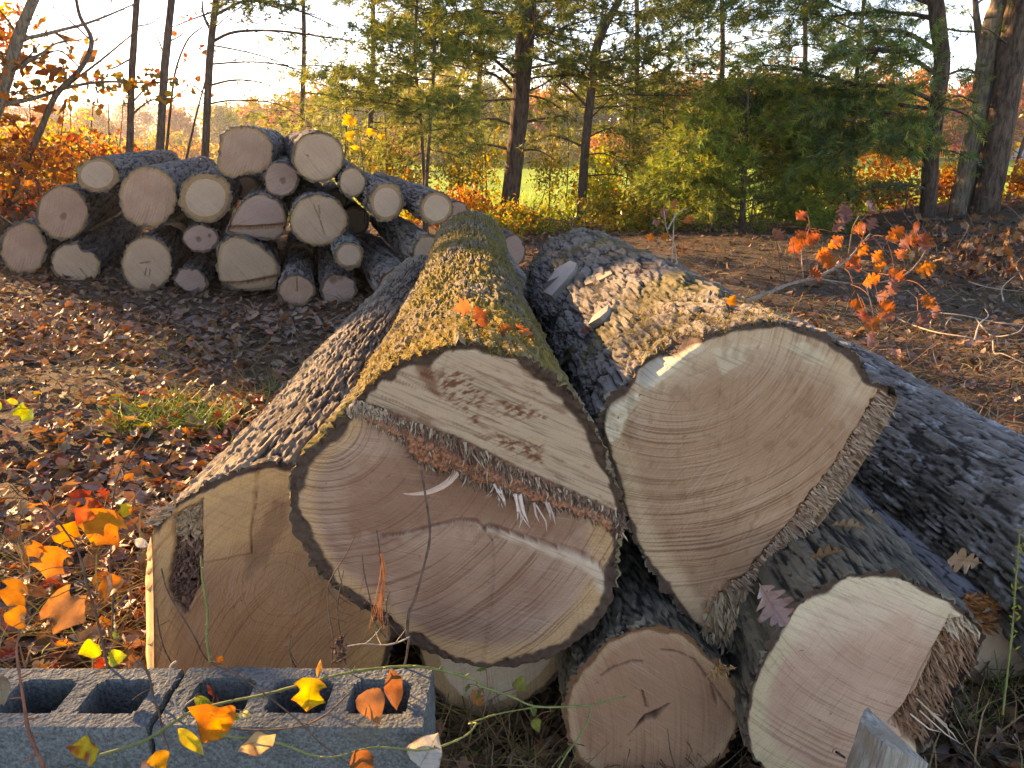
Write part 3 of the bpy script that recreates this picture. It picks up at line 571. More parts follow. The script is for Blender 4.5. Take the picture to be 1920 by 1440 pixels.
# --- E: rose-brown round log
E_out = px(*z8, [(465, 560), (480, 480), (530, 410), (600, 340), (680, 300), (740, 288), (820, 300), (880, 340), (930, 390), (990, 440), (1030, 500), (1035, 560), (1010, 640), (980, 700), (920, 750), (850, 790), (740, 810), (640, 800), (560, 770), (510, 720), (480, 650)])
E_star = px(*z8, [(700, 605), (725, 572), (760, 560), (798, 540), (770, 572), (752, 590), (725, 590)])
E_lines = [px(*z8, [(585, 450), (620, 425), (680, 405), (715, 405)]), px(*z8, [(775, 368), (830, 375), (880, 400), (930, 470), (950, 540)]), px(*z8, [(715, 500), (728, 550)]), px(*z8, [(720, 590), (670, 640)]), px(*z8, [(930, 470), (1010, 580)])]
def feat_e(x, y):
    s = softin(x, y, E_star, 2.0); c = 0; pale = 0
    for i, l in enumerate(E_lines):
        d, _, _ = dpoly(x, y, l); c = np.maximum(c, sst(2.6, .8, d + (fbm(x * .1, y * .1, i, 2) - .5) * 3))
    d, _, _ = dpoly(x, y, px(*z8, [(690, 345), (800, 480), (930, 640)]))
    return -s * .02 - c * .004, 0 * x, sst(60, 10, d) * .12, np.clip(s + c * .65, 0, 1)
LE = build_log('log', 'round reddish-brown log at the bottom with a star crack in its face', E_out, 1.57, -2.0, 3.2, M_BARK_F, C_E, nu=220, nr=58, nv=90, end_sc=.9, cu=.026, cl=.06, amp=.010, barkpx=9, feat=feat_e, seed=51, jag=.008)
k = 60; q = np.stack([rng.normal(1352, 9, k), rng.normal(1255, 7, k)], 1)
splinters(LE['root'], LE['surf'](q[:, 0], q[:, 1]), LE['n'] * .6 + rng.normal(0, .5, (k, 3)), .008 + .012 * rng.random(k), .0015 + .001 * rng.random(k), wood_cols(k, (.45, .22, .08), (.6, .36, .16)), 'torn_fibre', False)
# --- C: pale log with dark ring, under the central log
C_out = px(*z8, [(5, 370), (40, 470), (100, 548), (170, 590), (230, 594), (300, 562), (380, 512), (440, 460), (485, 400), (500, 330), (470, 260), (380, 210), (240, 190), (100, 220), (20, 290)])
LC = build_log('log', 'pale log with wide dark outer ring lying underneath the central log', C_out, 1.76, -2.0, 3.2, M_BARK_F, C_C, nu=160, nr=30, nv=70, end_sc=.95, barkpx=7, seed=61)
# --- H: silver-barked log at the right edge
H_out = px((1560, 1000), 3.27, [(800, 760), (815, 620), (850, 500), (890, 440), (980, 420), (1080, 480), (1180, 560), (1260, 650), (1290, 760), (1240, 860), (1140, 930), (1000, 960), (880, 900)])
LH = build_log('log', 'slim silvery-barked log against the right edge with torn orange bark at its end', H_out, 1.88, -1.0, 3.2, M_BARK_H, C_H, nu=170, nr=34, nv=120, end_sc=.9, cu=.02, cl=.09, amp=.005, barkpx=9, seed=71, jag=.006)
q = px((1560, 1000), 3.27, [(820, 590), (850, 510), (880, 430), (930, 395), (1010, 410), (1080, 470), (1150, 540), (1200, 600)]); q = np.stack([np.interp(rng.random(260), np.linspace(0, 1, 8), q[:, i]) for i in (0, 1)], 1) + rng.normal(0, 3.5, (260, 2))
splinters(LH['root'], LH['surf'](q[:, 0], q[:, 1]), LH['n'] * .4 + LH['e2'] * .2 + LH['e1'] * .4 + rng.normal(0, .3, (260, 3)), .01 + .02 * rng.random(260), .003 + .003 * rng.random(260), wood_cols(260, (.25, .09, .03), (.55, .24, .08)), 'torn_bark')
# --- G: dark log running out of the picture at the right
G_out = [(1920 + a, 960 + b) for a, b in [(-60, 185), (-115, 120), (-135, 20), (-120, -90), (-60, -175), (40, -205), (140, -180), (215, -100), (235, 10), (205, 120), (130, 190), (30, 220)]]
LG = build_log('log', 'thick dark log with white lichen running out of view at the right', [(x + 135, y + 170) for x, y in G_out], 1.72, -3.0, 1.9, M_BARK_G, C_H, nu=210, nr=12, nv=190, end_sc=.80, cu=.022, cl=.14, amp=.014, barkpx=12, seed=81, bulge=.05, exp=1.25)
# --- I: dark log lying in the gap between the two big ones, J: its neighbour with a cut end farther back
I_out = [(985 + 62 * math.cos(t), 620 + 62 * math.sin(t)) for t in np.linspace(0, 6.28, 24)[:-1]]
LI = build_log('log', 'dark log lying in the gap between the central log and the half-moon log', I_out, 3.2, -6, 2.4, M_BARK_D, C_H, nu=120, nr=12, nv=110, end_sc=.9, cu=.024, cl=.05, amp=.010, seed=91)
J_out = [(962 + 24 * math.cos(t), 470 + 31 * math.sin(t)) for t in np.linspace(0, 6.28, 24)[:-1]]
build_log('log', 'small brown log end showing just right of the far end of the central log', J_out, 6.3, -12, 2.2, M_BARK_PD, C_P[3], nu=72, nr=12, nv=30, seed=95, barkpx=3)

# ------------------------------------------------------------------ the far pile
def zpile(x): return float(np.interp(x, [40, 275, 630, 760, 840], [7.35, 6.75, 6.25, 5.9, 6.0]))
def ell(cx, cy, rx, ry, s, n=40, nz=.06):
    t = np.arange(n) / n * 2 * np.pi; f = 1 + nz * 2 * (fbm(np.arange(n) / n * 6, np.full(n, s * 1.3), s, 3, 6) - .5)
    return np.stack([(cx + rx * f * np.cos(t)) / 2.1333, 180 + (cy + ry * f * np.sin(t)) / 2.1333], 1)
def zp(pts): return np.array([(a / 2.1333, 180 + b / 2.1333) for a, b in pts])
def strip_feat(line, above, col='r'):
    ln = zp(line)
    def f(x, y):
        d, s, t = dpoly(x, y, ln); b = sst(-1, 1, s * d)
        sp = b * sst(9, 7, d); nz = sst(.35, .6, fbm(x * .8, y * .15, 5, 2))
        return -b * .03 - sp * nz * .012, sp * (.4 + .6 * nz), (1 - b) * 0 + b * .1, b * sst(7, 9, d) * .25 + sst(1.5, .5, d) * .6
    return f
def crack_feat(lines):
    def f(x, y):
        c = 0 * x
        for l in lines:
            d, _, _ = dpoly(x, y, zp(l)); c = np.maximum(c, sst(1.6, .4, d))
        return -c * .008, 0 * x, 0 * x, c * .75
    return f
def spots(lst):
    def f(x, y):
        c = 0 * x
        for (a, b, r) in lst:
            d = np.hypot(x - a / 2.1333, y - 180 - b / 2.1333); c = np.maximum(c, sst(r / 2.1333 * 1.2, r / 2.1333 * .5, d + (fbm(x * .3, y * .3, 3, 2) - .5) * 3))
        return -c * .01, 0 * x, 0 * x, c * .7
    return f
G_ = 'logs stacked in the far pile'
pile = [
 ('round log at the lower left end of the far pile, bottom row', ell(95, 607, 95, 105, 1), 0, 0, None, 2.6),
 ('log second from bottom at the left end of the far pile, knotted face', ell(252, 465, 106, 110, 2), 0, 0, spots([(255, 482, 16)]), 2.8),
 ('oval bottom-row log with bark folded over its upper right face', zp([(200, 660), (215, 615), (260, 590), (310, 585), (330, 620), (375, 625), (402, 660), (395, 720), (350, 757), (290, 750), (240, 730), (207, 700)]), 1, 1, crack_feat([[(320, 690), (365, 745)]]), 2.6),
 ('upper left log with pale ring face, topmost at the left of the far pile', ell(388, 315, 88, 72, 4), 2, 0, None, 2.9),
 ('large round log with plain mauve face in the upper left of the far pile', ell(592, 403, 118, 122, 5), 0, 0, None, 2.9),
 ('round log in the bottom row with scratch marks across its face', ell(588, 672, 103, 115, 6), 1, 1, crack_feat([[(560, 670), (600, 665)], [(585, 690), (580, 720)], [(600, 690), (598, 720)]]), 2.8),
 ('log with a sharp pale inner disc and wide brown ring', ell(824, 408, 108, 102, 7), 2, 0, None, 2.8),
 ('small oval log squeezed in the middle below the ringed log', ell(803, 570, 74, 57, 8), 3, 1, spots([(795, 575, 12), (840, 560, 8)]), 2.5),
 ('low dark log in the bottom row left of the wedge-shaped log', zp([(690, 735), (712, 695), (750, 682), (795, 690), (825, 720), (832, 760), (815, 790), (780, 795), (740, 780), (705, 760)]), 3, 1, spots([(770, 695, 8)]), 2.6),
 ('topmost log of the far pile with flat-bottomed mauve face', zp([(880, 155), (920, 128), (970, 117), (1030, 128), (1070, 160), (1092, 195), (1092, 240), (1080, 280), (1050, 305), (990, 312), (930, 330), (890, 315), (867, 285), (872, 220)]), 0, 0, None, 2.6),
 ('half-moon log with a torn splintered strip along its lower side', zp([(903, 545), (930, 480), (960, 425), (1010, 392), (1060, 390), (1110, 415), (1140, 455), (1147, 500), (1135, 550), (1100, 580), (1040, 575), (970, 560)]), 3, 0, strip_feat([(880, 520), (1000, 520), (1160, 510)], 0), 2.6),
 ('wedge-shaped greyish log with flat bottom in the bottom row', zp([(865, 640), (875, 590), (920, 563), (980, 567), (1040, 595), (1090, 635), (1117, 680), (1118, 730), (1090, 770), (1000, 782), (920, 775), (878, 745), (868, 700)]), 1, 1, strip_feat([(860, 745), (960, 745), (1130, 715)], 0), 2.7),
 ('small dark-hearted log under the two topmost logs', ell(1124, 332, 70, 73, 13), 3, 0, spots([(1133, 340, 14)]), 2.5),
 ('big round log second from the top, right of the topmost one', ell(1273, 243, 105, 105, 14), 1, 1, spots([(1230, 240, 6)]), 3.0),
 ('large tan log in the middle right with a long check across its face', ell(1277, 495, 118, 106, 15), 1, 0, crack_feat([[(1235, 400), (1275, 480), (1300, 560)], [(1275, 440), (1280, 470)]]), 2.6),
 ('small log near the top right of the far pile, plain tan end', ell(1410, 345, 55, 62, 16), 1, 1, None, 2.4),
 ('bottom log with a vertical check, its pale bark showing above the face', ell(1185, 778, 72, 66, 17), 0, 0, crack_feat([[(1187, 715), (1190, 780)]]), 1.5),
 ('thin greenish log with dark ring, lying on the bottom row', ell(1395, 637, 60, 55, 18), 2, 2, None, 1.6),
 ('bottom log with dark rot patch, right of the checked log', zp([(1280, 780), (1290, 740), (1330, 712), (1385, 715), (1420, 740), (1427, 785), (1405, 825), (1350, 838), (1300, 825)]), 3, 1, spots([(1335, 735, 20), (1365, 725, 14)]), 1.7),
 ('log with pale disc face, third from the right end', ell(1545, 425, 70, 78, 20), 2, 0, None, 2.6),
 ('log at the upper right end of the far pile with shaggy bark', ell(1745, 448, 68, 70, 21), 2, 0, None, 3.0),
 ('log under the shaggy one at the right, half hidden by the mossy log', ell(1715, 635, 68, 80, 22), 1, 0, None, 2.4),
 ('large reddish log at the bottom right of the far pile', ell(1600, 775, 92, 88, 23), 3, 0, spots([(1620, 700, 7)]), 2.0)]
BK = [M_BARK_P, M_BARK_PD, M_BARK_PG]
DZ = [0, -.05, .05, 0, -.1, .0, .0, .1, .1, .1, .05, -.05, .15, .0, .0, .15, -.25, -.2, -.1, .0, -.1, -.1, -.1]
AZ = [-17, -16, -15, -12, -13, -15, -13, -15, -14, -13, -14, -15, -14, -17, -15, -15, -14, -15, -15, -15.5, -16, -16, -15]
for i, (lab, outl, ci, bi, ft, L) in enumerate(pile):
    zz = zpile(outl[:, 0].mean()) + DZ[i]
    build_log('log', lab, outl, zz, AZ[i] + random.uniform(-1.5, 1.5), L, BK[bi], C_P[ci], nu=84, nr=22 if ft else 11, nv=42, end_sc=random.uniform(.84, .95), cu=.032, cl=.22, amp=.020, barkpx=3.6, jag=.014, feat=ft, group=G_, seed=100 + i * 7, round_to=.9, smooth_n=1, bulge=.05, yaw=random.uniform(-4, 4), pitch=random.uniform(-4, 4))
# end of a last pile log peeping over the mossy log
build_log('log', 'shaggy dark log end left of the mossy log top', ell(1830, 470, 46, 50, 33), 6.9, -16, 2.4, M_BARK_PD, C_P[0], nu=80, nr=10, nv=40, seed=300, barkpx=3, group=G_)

# darker logs of the rear row, seen only in the gaps
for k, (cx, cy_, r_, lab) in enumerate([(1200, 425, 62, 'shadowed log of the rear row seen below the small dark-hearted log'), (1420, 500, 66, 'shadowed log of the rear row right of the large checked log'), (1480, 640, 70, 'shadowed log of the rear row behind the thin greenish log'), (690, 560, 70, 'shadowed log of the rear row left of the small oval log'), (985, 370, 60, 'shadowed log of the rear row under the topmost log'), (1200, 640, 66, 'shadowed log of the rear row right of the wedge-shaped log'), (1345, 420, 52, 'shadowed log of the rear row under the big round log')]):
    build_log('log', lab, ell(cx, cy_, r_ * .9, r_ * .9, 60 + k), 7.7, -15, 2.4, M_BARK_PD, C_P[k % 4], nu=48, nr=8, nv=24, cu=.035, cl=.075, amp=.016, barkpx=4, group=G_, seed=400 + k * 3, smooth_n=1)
# ------------------------------------------------------------------ ground
def gh(x, y):
    x = np.asarray(x, float); y = np.asarray(y, float)
    h = -1.35 * sst(10.5, 19, y) + .60 * sst(-4.1, -7.2, x) * sst(4.5, 8.5, y) * (1 - sst(11, 17, y))
    h = h + .10 * np.exp(-((x - 3.6) / 1.8) ** 2 - ((y - 8.2) / 1.3) ** 2) + .35 * sst(4.0, 6.5, x) * sst(4, 8, y) * (1 - sst(10, 14, y))
    h = h - .05 * np.exp(-((x + 1.8) / 2.2) ** 2 - ((y - 6.3) / .9) ** 2)
    near = np.exp(-(y / 14) ** 2)
    h = h + near * ((fbm(x * .9 + 50, y * .9 + 50, 3, 4) - .5) * .10 + (fbm(x * 6 + 90, y * 6 + 90, 4, 3) - .5) * .035)
    return h + 1.2 * sst(80, 300, y) + (1 - near) * (fbm(x * .11 + 9, y * .11 + 9, 5, 3) - .5) * .35
def gx(x, y): return np.stack([x, y, gh(x, y)], -1)
def gpt(px_, py_):
    """where the picture ray meets the terrain"""
    r = ray(px_, py_); t = (H) / -r[2]
    for _ in range(30):
        p = CAM + r * t; t += (p[2] - gh(p[0], p[1])) / -r[2] * .7
    return CAM + r * t
tx = np.linspace(-1, 1, 290); xs = 5.2 * tx + 500 * np.sign(tx) * np.maximum(0, np.abs(tx) - .55) ** 3.2 / .45 ** 3.2
ty = np.linspace(0, 1, 310); ys = -4 + 15.5 * ty + 700 * np.maximum(0, ty - .72) ** 3.2 / .28 ** 3.2
GX, GY = np.meshgrid(xs, ys, indexing='xy'); nyy, nxx = GX.shape
i = np.arange(nyy - 1)[:, None] * nxx; j = np.arange(nxx - 1)[None]
Fg = np.stack([i + j, i + j + 1, i + nxx + j + 1, i + nxx + j], -1).reshape(-1, 4)
m = NT('forest_soil'); p = gpos(m); n1 = m.noise(p, 3, 5, .6); n2 = m.noise(p, 45, 4, .7); n3 = m.noise(p, .8, 3)
col = m.mix(m.ss(n1, .3, .7), (.052, .037, .026), (.115, .080, .055)); col = m.mix(m.ss(n2, .4, .75), col, (.165, .118, .08))
col = m.mix(m.math('MULTIPLY', m.ss(n3, .52, .66), .5), col, (.075, .08, .028))
M_SOIL = m.surf(col, .95, m.bump(m.math('ADD', n2, n1), .9, .03), .1)
link('ground', mk('ground', gx(GX, GY).reshape(-1, 3), Fg, M_SOIL), kind='structure')
# the green field beyond the trees
fx_ = np.linspace(-70, 70, 90); fy_ = np.concatenate([np.linspace(15.5, 40, 70), np.linspace(41, 85, 30)])
FX, FY = np.meshgrid(fx_, fy_); n_, m2_ = FX.shape; i = np.arange(n_ - 1)[:, None] * m2_; j = np.arange(m2_ - 1)[None]
m = NT('field_grass'); p = gpos(m); n1 = m.noise(p, .22, 5, .65); n2 = m.noise(m.vmul(p, (1, .35, 1)), 6, 5, .75)
col = m.mix(m.ss(n1, .35, .65), (.14, .25, .018), (.27, .40, .03)); col = m.mix(m.ss(n2, .42, .68), col, (.31, .38, .05))
M_FIELD = m.surf(col, .95, m.bump(n2, 1, .15), .1)
link('field', mk('field', np.stack([FX, FY, gh(FX, FY) + .03], -1).reshape(-1, 3), np.stack([i + j, i + j + 1, i + m2_ + j + 1, i + m2_ + j], -1).reshape(-1, 4), M_FIELD), kind='structure')
# wooded ridge on the left skyline
hx = np.linspace(-520, 260, 260); hz = 5 + 9 * np.exp(-((hx + 190) / 120) ** 2) + 5 * np.exp(-((hx + 380) / 160) ** 2) + 2.5 * (fbm(hx * .12 + 300, hx * 0, 6, 5) - .5)
V = np.concatenate([np.stack([hx, np.full(260, 420.) - 60, np.full(260, -2.)], 1), np.stack([hx, np.full(260, 460.), hz], 1), np.stack([hx, np.full(260, 620.), np.full(260, -2.)], 1)])
i = np.arange(259); Fh = np.concatenate([np.stack([i + a_, i + a_ + 1, i + a_ + 261, i + a_ + 260], 1) for a_ in (0, 260)])
link('hill', mk('hill', V, Fh, mat_plain('wooded_hill', (.05, .052, .045), (.15, .105, .06), .12, 1, 1, None, 1.5)), kind='structure')

# ------------------------------------------------------------------ leaves
def leaf_tpl(kind, n=1):
    """strip leaf: x 0..1 along, y across, z up; returns V, F, lco"""
    pr = {'oak': [(0, .008), (.08, .03), (.15, .24), (.20, .27), (.25, .12), (.32, .40), (.39, .44), (.45, .14), (.54, .50), (.62, .50), (.67, .18), (.75, .36), (.80, .33), (.84, .15), (.90, .18), (.95, .12), (1, .0)],
          'tulip': [(0, .02), (.03, .30), (.12, .50), (.17, .56), (.24, .40), (.36, .32), (.46, .36), (.60, .50), (.70, .58), (.75, .40), (.84, .24), (.95, .09), (1, .0)],
          'ovate': [(0, .01), (.08, .20), (.2, .38), (.35, .46), (.5, .45), (.65, .37), (.8, .24), (.92, .09), (1, 0)],
          'heart': [(0, .03), (.02, .36), (.1, .52), (.25, .58), (.4, .54), (.58, .42), (.75, .26), (.9, .09), (1, 0)],
          'narrow': [(0, .01), (.15, .12), (.4, .2), (.7, .14), (1, 0)],
          'maple': [(0, .02), (.06, .40), (.14, .36), (.2, .62), (.26, .30), (.42, .72), (.52, .26), (.66, .38), (.74, .18), (.86, .14), (1, 0)],
          'simple': [(0, .02), (.3, .42), (.65, .36), (1, .0)]}[kind]
    if n > 1:
        q = np.array(pr); t = np.linspace(0, 1, (len(pr) - 1) * n + 1); pr = list(zip(t * 0 + np.interp(t, np.linspace(0, 1, len(q)), q[:, 0]), np.interp(t, np.linspace(0, 1, len(q)), q[:, 1])))
    V, L = [], []
    cols_ = (0, .5, 1, -.5, -1) if n > 1 else (0, 1, -1)
    for t, w in pr:
        for c in cols_:
            lobe = .10 * abs(c) * w if kind in ('oak', 'maple') else 0
            V.append((t + lobe, c * w * .9, 0)); L.append((t, c * w * .9, abs(c)))
    k = len(cols_); F = []
    for i in range(len(pr) - 1):
        a, b = i * k, (i + 1) * k
        prs = [(0, 1), (1, 2), (3, 0), (4, 3)] if k == 5 else [(0, 1), (2, 0)]
        for u, v in prs: F.append((a + u, a + v, b + v, b + u))
    return np.array(V), np.array(F), np.array(L)
def curl(V, fold=.3, bend=.4, wave=.06, seed=0):
    V = V.copy(); x, y = V[:, 0].copy(), V[:, 1].copy()
    z = fold * np.abs(y) + wave * np.sin(9 * x + seed) * np.abs(y) * 3 + wave * 1.5 * (fbm(x * 4 + seed, y * 4 + 9 + seed, seed, 2) - .5)
    if abs(bend) > 1e-3:
        r = 1 / bend; th = x / r; V[:, 0] = (r - z) * np.sin(th); V[:, 2] = r - (r - z) * np.cos(th)
    else: V[:, 2] = z
    return V
def frames(normals, spin):
    n = unit(normals); ref = np.where(np.abs(n[:, 2:3]) < .9, [[0, 0, 1.]], [[1., 0, 0]])
    a = unit(np.cross(ref, n)); b = np.cross(n, a); c, s = np.cos(spin)[:, None], np.sin(spin)[:, None]
    return np.stack([a * c + b * s, b * c - a * s, n], -1)        # columns: leaf x, y, z
def along(dirs, roll):
    d = unit(dirs); ref = np.where(np.abs(d[:, 2:3]) < .95, [[0, 0, 1.]], [[1., 0, 0]])
    y = unit(np.cross(ref, d)); z = np.cross(d, y); c, s = np.cos(roll)[:, None], np.sin(roll)[:, None]
    return np.stack([d, y * c + z * s, z * c - y * s], -1)
def scat(tpls, pos, R, size, cols):
    """copies of templates joined into one mesh's data"""
    Vs, Fs, Cs, off = [], [], [], 0
    pick = np.arange(len(pos)) % len(tpls)
    for k, (V, F) in enumerate(tpls):
        s = pick == k
        if not s.any(): continue
        W = np.einsum('nij,vj->nvi', R[s], V) * np.asarray(size)[s][:, None, None] + pos[s][:, None]
        Vs.append(W.reshape(-1, 3)); n = s.sum(); Fs.append((F[None] + (np.arange(n) * len(V))[:, None, None]).reshape(-1, F.shape[1]) + off)
        Cs.append(np.repeat(np.concatenate([cols[s], np.ones((n, 1))], 1), len(V), 0)); off += n * len(V)
    return np.concatenate(Vs), Fs, np.concatenate(Cs)
def pal(n, cs, w=None, j=.18):
    cs = np.array(cs); i = rng.choice(len(cs), n, p=None if w is None else np.array(w) / np.sum(w))
    return np.clip(cs[i] * (1 + rng.normal(0, j, (n, 1))) * (1 + rng.normal(0, .06, (n, 3))), .004, .9)
ORG, RED, YEL, BRN, MAU, TAN, DRK, LIM = (.46, .15, .018), (.32, .05, .02), (.55, .33, .02), (.17, .085, .04), (.22, .125, .075), (.28, .172, .09), (.085, .047, .027), (.42, .46, .03)
M_LEAF = mat_leaf('leaf', .5); M_LITTER = mat_leaf('dry_leaf', .2, .6, spec=.08); M_HERO = mat_leaf('veined_leaf', .48, .35, True); M_NEEDLE = mat_leaf('needle', .5, .5, spec=.04); M_STRAW = mat_leaf('straw', .2, .6, spec=.0)
# litter: one object nobody could count, and the largest leaves one by one
def sample_ground(n, y0, y1, right=None, pw=1.6):
    y = (y0 ** (1 - pw) + rng.random(n) * (y1 ** (1 - pw) - y0 ** (1 - pw))) ** (1 / (1 - pw)); w_ = rng.random(n) < .8; x = np.where(w_, rng.uniform(-.76, .76, n) * y + rng.uniform(-.4, .4, n), rng.uniform(-1.5, 1.5, n) * y + rng.uniform(-1, 1, n))
    return x, y
def lit_leaves(n, y0, y1, tpl, pw, size, kinds):
    x, y = sample_ground(n, y0, y1, pw=pw)
    keep = ~((x > .9) & (y > 2.6) & (rng.random(n) < .70)) & ~((np.abs(x + .8) < 1.6) & (y > 3) & (y < 6) & (fbm(x * 1.2 + 20, y * 1.2 + 20, 12, 3) > .55) & (rng.random(n) < .6))
    x, y = x[keep], y[keep]; n = len(x)
    nrm = np.stack([rng.normal(0, .24, n), rng.normal(0, .24, n), np.ones(n)], 1); R = frames(nrm, rng.uniform(0, 6.28, n))
    s = size * rng.uniform(.6, 1.25, n); pos = gx(x, y); pos[:, 2] += rng.uniform(.004, .03, n)
    orange = (x < -.4) & (y < 3.4)
    c = np.where((orange & (rng.random(n) < .33))[:, None], pal(n, [ORG, RED, YEL, TAN], [4, 3, 1, 2]), pal(n, [BRN, MAU, TAN, DRK, (.26, .11, .05)], [5, 4, 1.0, 3.5, 1.5]))
    return pos, R, s, c
oak_f = [(curl(leaf_tpl('oak')[0] * [1, .75, 1], f, b, .1, k), leaf_tpl('oak')[1]) for k, (f, b) in enumerate([(.25, .5), (-.3, .8), (.5, -.6), (.1, 1.1), (.6, .3)])]
oth_f = [(curl(leaf_tpl(kd)[0], f, b, .1, k), leaf_tpl(kd)[1]) for k, (kd, f, b) in enumerate([('tulip', .3, .5), ('heart', .4, .7), ('ovate', .5, .9), ('maple', .25, .6)])]
sim_f = [(curl(leaf_tpl('simple')[0], f, b, .08, k), leaf_tpl('simple')[1]) for k, (f, b) in enumerate([(.3, .6), (-.3, .9), (.6, .4)])]
pos, R, s, c = lit_leaves(13500, 1.0, 4.8, None, 1.4, .058, 0); V, Fs, C = scat(oak_f[:4] + oth_f[:2] + sim_f + sim_f, pos, R, s, c)
link('leaf_litter', mk('leaf_litter', V, Fs, M_LITTER, {'col': C}), kind='stuff', label='brown and orange fallen leaves covering the ground in front of the far pile')
pos, R, s, c = lit_leaves(15000, 4.0, 12.5, None, 1.3, .068, 0); V, Fs, C = scat(sim_f, pos, R, s, c)
link('leaf_litter', mk('leaf_litter', V, Fs, M_LITTER, {'col': C}), kind='stuff', label='brown leaf litter around and behind the far pile')
# straw and dead grass
def ribbons(pos, dirs, ln, wd, lift, cols, name, mat=None, **kw):
    n = len(pos); d = unit(dirs); sd = unit(np.cross(d, rng.normal(0, .25, (n, 3)) + [0, 0, 1])); b = rng.normal(0, .16, (n, 1))
    ln = np.asarray(ln)[:, None]; wd = np.asarray(wd)[:, None]; lift = np.asarray(lift)[:, None]
    p = [pos + d * ln * t + sd * b * ln * 4 * t * t + np.array([0, 0, 1]) * lift * h for t, h in ((0, 0), (.35, .7), (.7, 1), (1, .8))]
    V = np.stack([p[0] + sd * wd, p[0] - sd * wd, p[1] + sd * wd, p[1] - sd * wd, p[2] + sd * wd * .8, p[2] - sd * wd * .8, p[3]], 1).reshape(-1, 3)
    o = (np.arange(n) * 7)[:, None, None]; Q = (np.array([[0, 1, 3, 2], [2, 3, 5, 4]])[None] + o).reshape(-1, 4); T = (np.array([[4, 5, 6]])[None] + o).reshape(-1, 3)
    return link(name, mk(name, V, [Q, T], mat or M_STRAW, {'col': np.repeat(np.concatenate([cols, np.ones((n, 1))], 1), 7, 0)}), **kw)
def straw(n, y0, y1, xf, label, cols, up=.25):
    x, y = sample_ground(n * 3, y0, y1, pw=1.5); k = xf(x, y); x, y = x[k][:n], y[k][:n]; n = len(x)
    a = rng.uniform(0, 6.28, n); pos = gx(x, y); pos[:, 2] += rng.uniform(.005, .03, n)
    ribbons(pos, np.stack([np.cos(a), np.sin(a), rng.uniform(0, up, n)], 1), rng.uniform(.08, .22, n), rng.uniform(.0009, .0018, n) * (1 + y * .25), rng.uniform(.0, .035, n), cols(n), 'pine_straw', kind='stuff', label=label)
straw(9000, 2.0, 10.5, lambda x, y: x > .6, 'reddish brown pine straw on the ground behind the right logs', lambda n: pal(n, [(.12, .083, .052), (.18, .13, .085), (.25, .195, .125), (.075, .052, .036)]))
straw(4200, 1.0, 4.5, lambda x, y: (x < .1) & (fbm(x * 2 + 30, y * 2 + 30, 15, 3) > .42), 'dry straw and dead grass among the leaves at the left', lambda n: pal(n, [(.30, .21, .10), (.22, .145, .07), (.16, .10, .05), (.20, .18, .06)]), .5)
straw(2600, 4.0, 9.5, lambda x, y: (x < 1), 'dry straw over the clearing before the far pile', lambda n: pal(n, [(.24, .15, .09), (.30, .19, .10), (.16, .09, .05)]))
straw(1500, .9, 2.2, lambda x, y: (x > .2), 'dead stems and straw under the front logs', lambda n: pal(n, [(.13, .08, .045), (.24, .17, .09), (.07, .045, .03)]), .6)
# green grass tufts
def grass(cx, cy_, r, n, ln, cols, name='grass', lbl='', lean=.5):
    a = rng.uniform(0, 6.28, n); rr = r * np.sqrt(rng.random(n)); x = cx + rr * np.cos(a); y = cy_ + rr * np.sin(a) * .8; pos = gx(x, y)
    b = rng.uniform(0, 6.28, n)
    return ribbons(pos, np.stack([np.cos(b) * lean, np.sin(b) * lean, np.ones(n) * .8], 1), ln * rng.uniform(.5, 1.2, n), np.full(n, .0016), -ln * rng.uniform(.0, .3, n), cols, name, M_NEEDLE, kind='stuff', label=lbl)
g_c = lambda n: pal(n, [(.10, .22, .03), (.16, .28, .05), (.24, .30, .08)])
for (gx_, gy_, r, n, lb) in [(270, 800, .14, 170, 'bright green grass tuft on the leaf-strewn ground, left one'), (385, 800, .15, 170, 'bright green grass tuft beside the left log'), (330, 770, .07, 60, 'small green grass tuft between two larger tufts'), (520, 735, .04, 24, 'tiny green grass sprig near the left log')]:
    q = gpt(gx_, gy_); grass(q[0], q[1], r, n * 2, .15, g_c(n * 2), 'grass', lb, .9)
n = 2600; x = rng.uniform(1.2, 5.5, n); y = rng.uniform(2.6, 8.5, n); k = fbm(x * 1.1 + 7, y * 1.1 + 7, 19, 3) > .58; x, y = x[k], y[k]; n = len(x); b = rng.uniform(0, 6.28, n)
ribbons(gx(x, y), np.stack([np.cos(b), np.sin(b), np.ones(n) * .7], 1), rng.uniform(.06, .16, n), np.full(n, .002), np.zeros(n), pal(n, [(.14, .15, .03), (.22, .22, .05), (.30, .24, .09)]), 'grass', M_NEEDLE, kind='stuff', label='thin olive grass on the pine-straw ground at the right')
n = 26000; y = 12 + 22 * rng.random(n) ** 1.3; x = rng.uniform(-.75, .75, n) * y; b = rng.uniform(0, 6.28, n)
ribbons(gx(x, y), np.stack([np.cos(b) * .5, np.sin(b) * .5, np.ones(n)], 1), rng.uniform(.15, .38, n), np.full(n, .011), np.zeros(n), pal(n, [(.18, .29, .02), (.25, .35, .03), (.34, .36, .06), (.13, .22, .02)]), 'grass', M_NEEDLE, kind='stuff', label='tall sunlit grass at the near edge of the field')
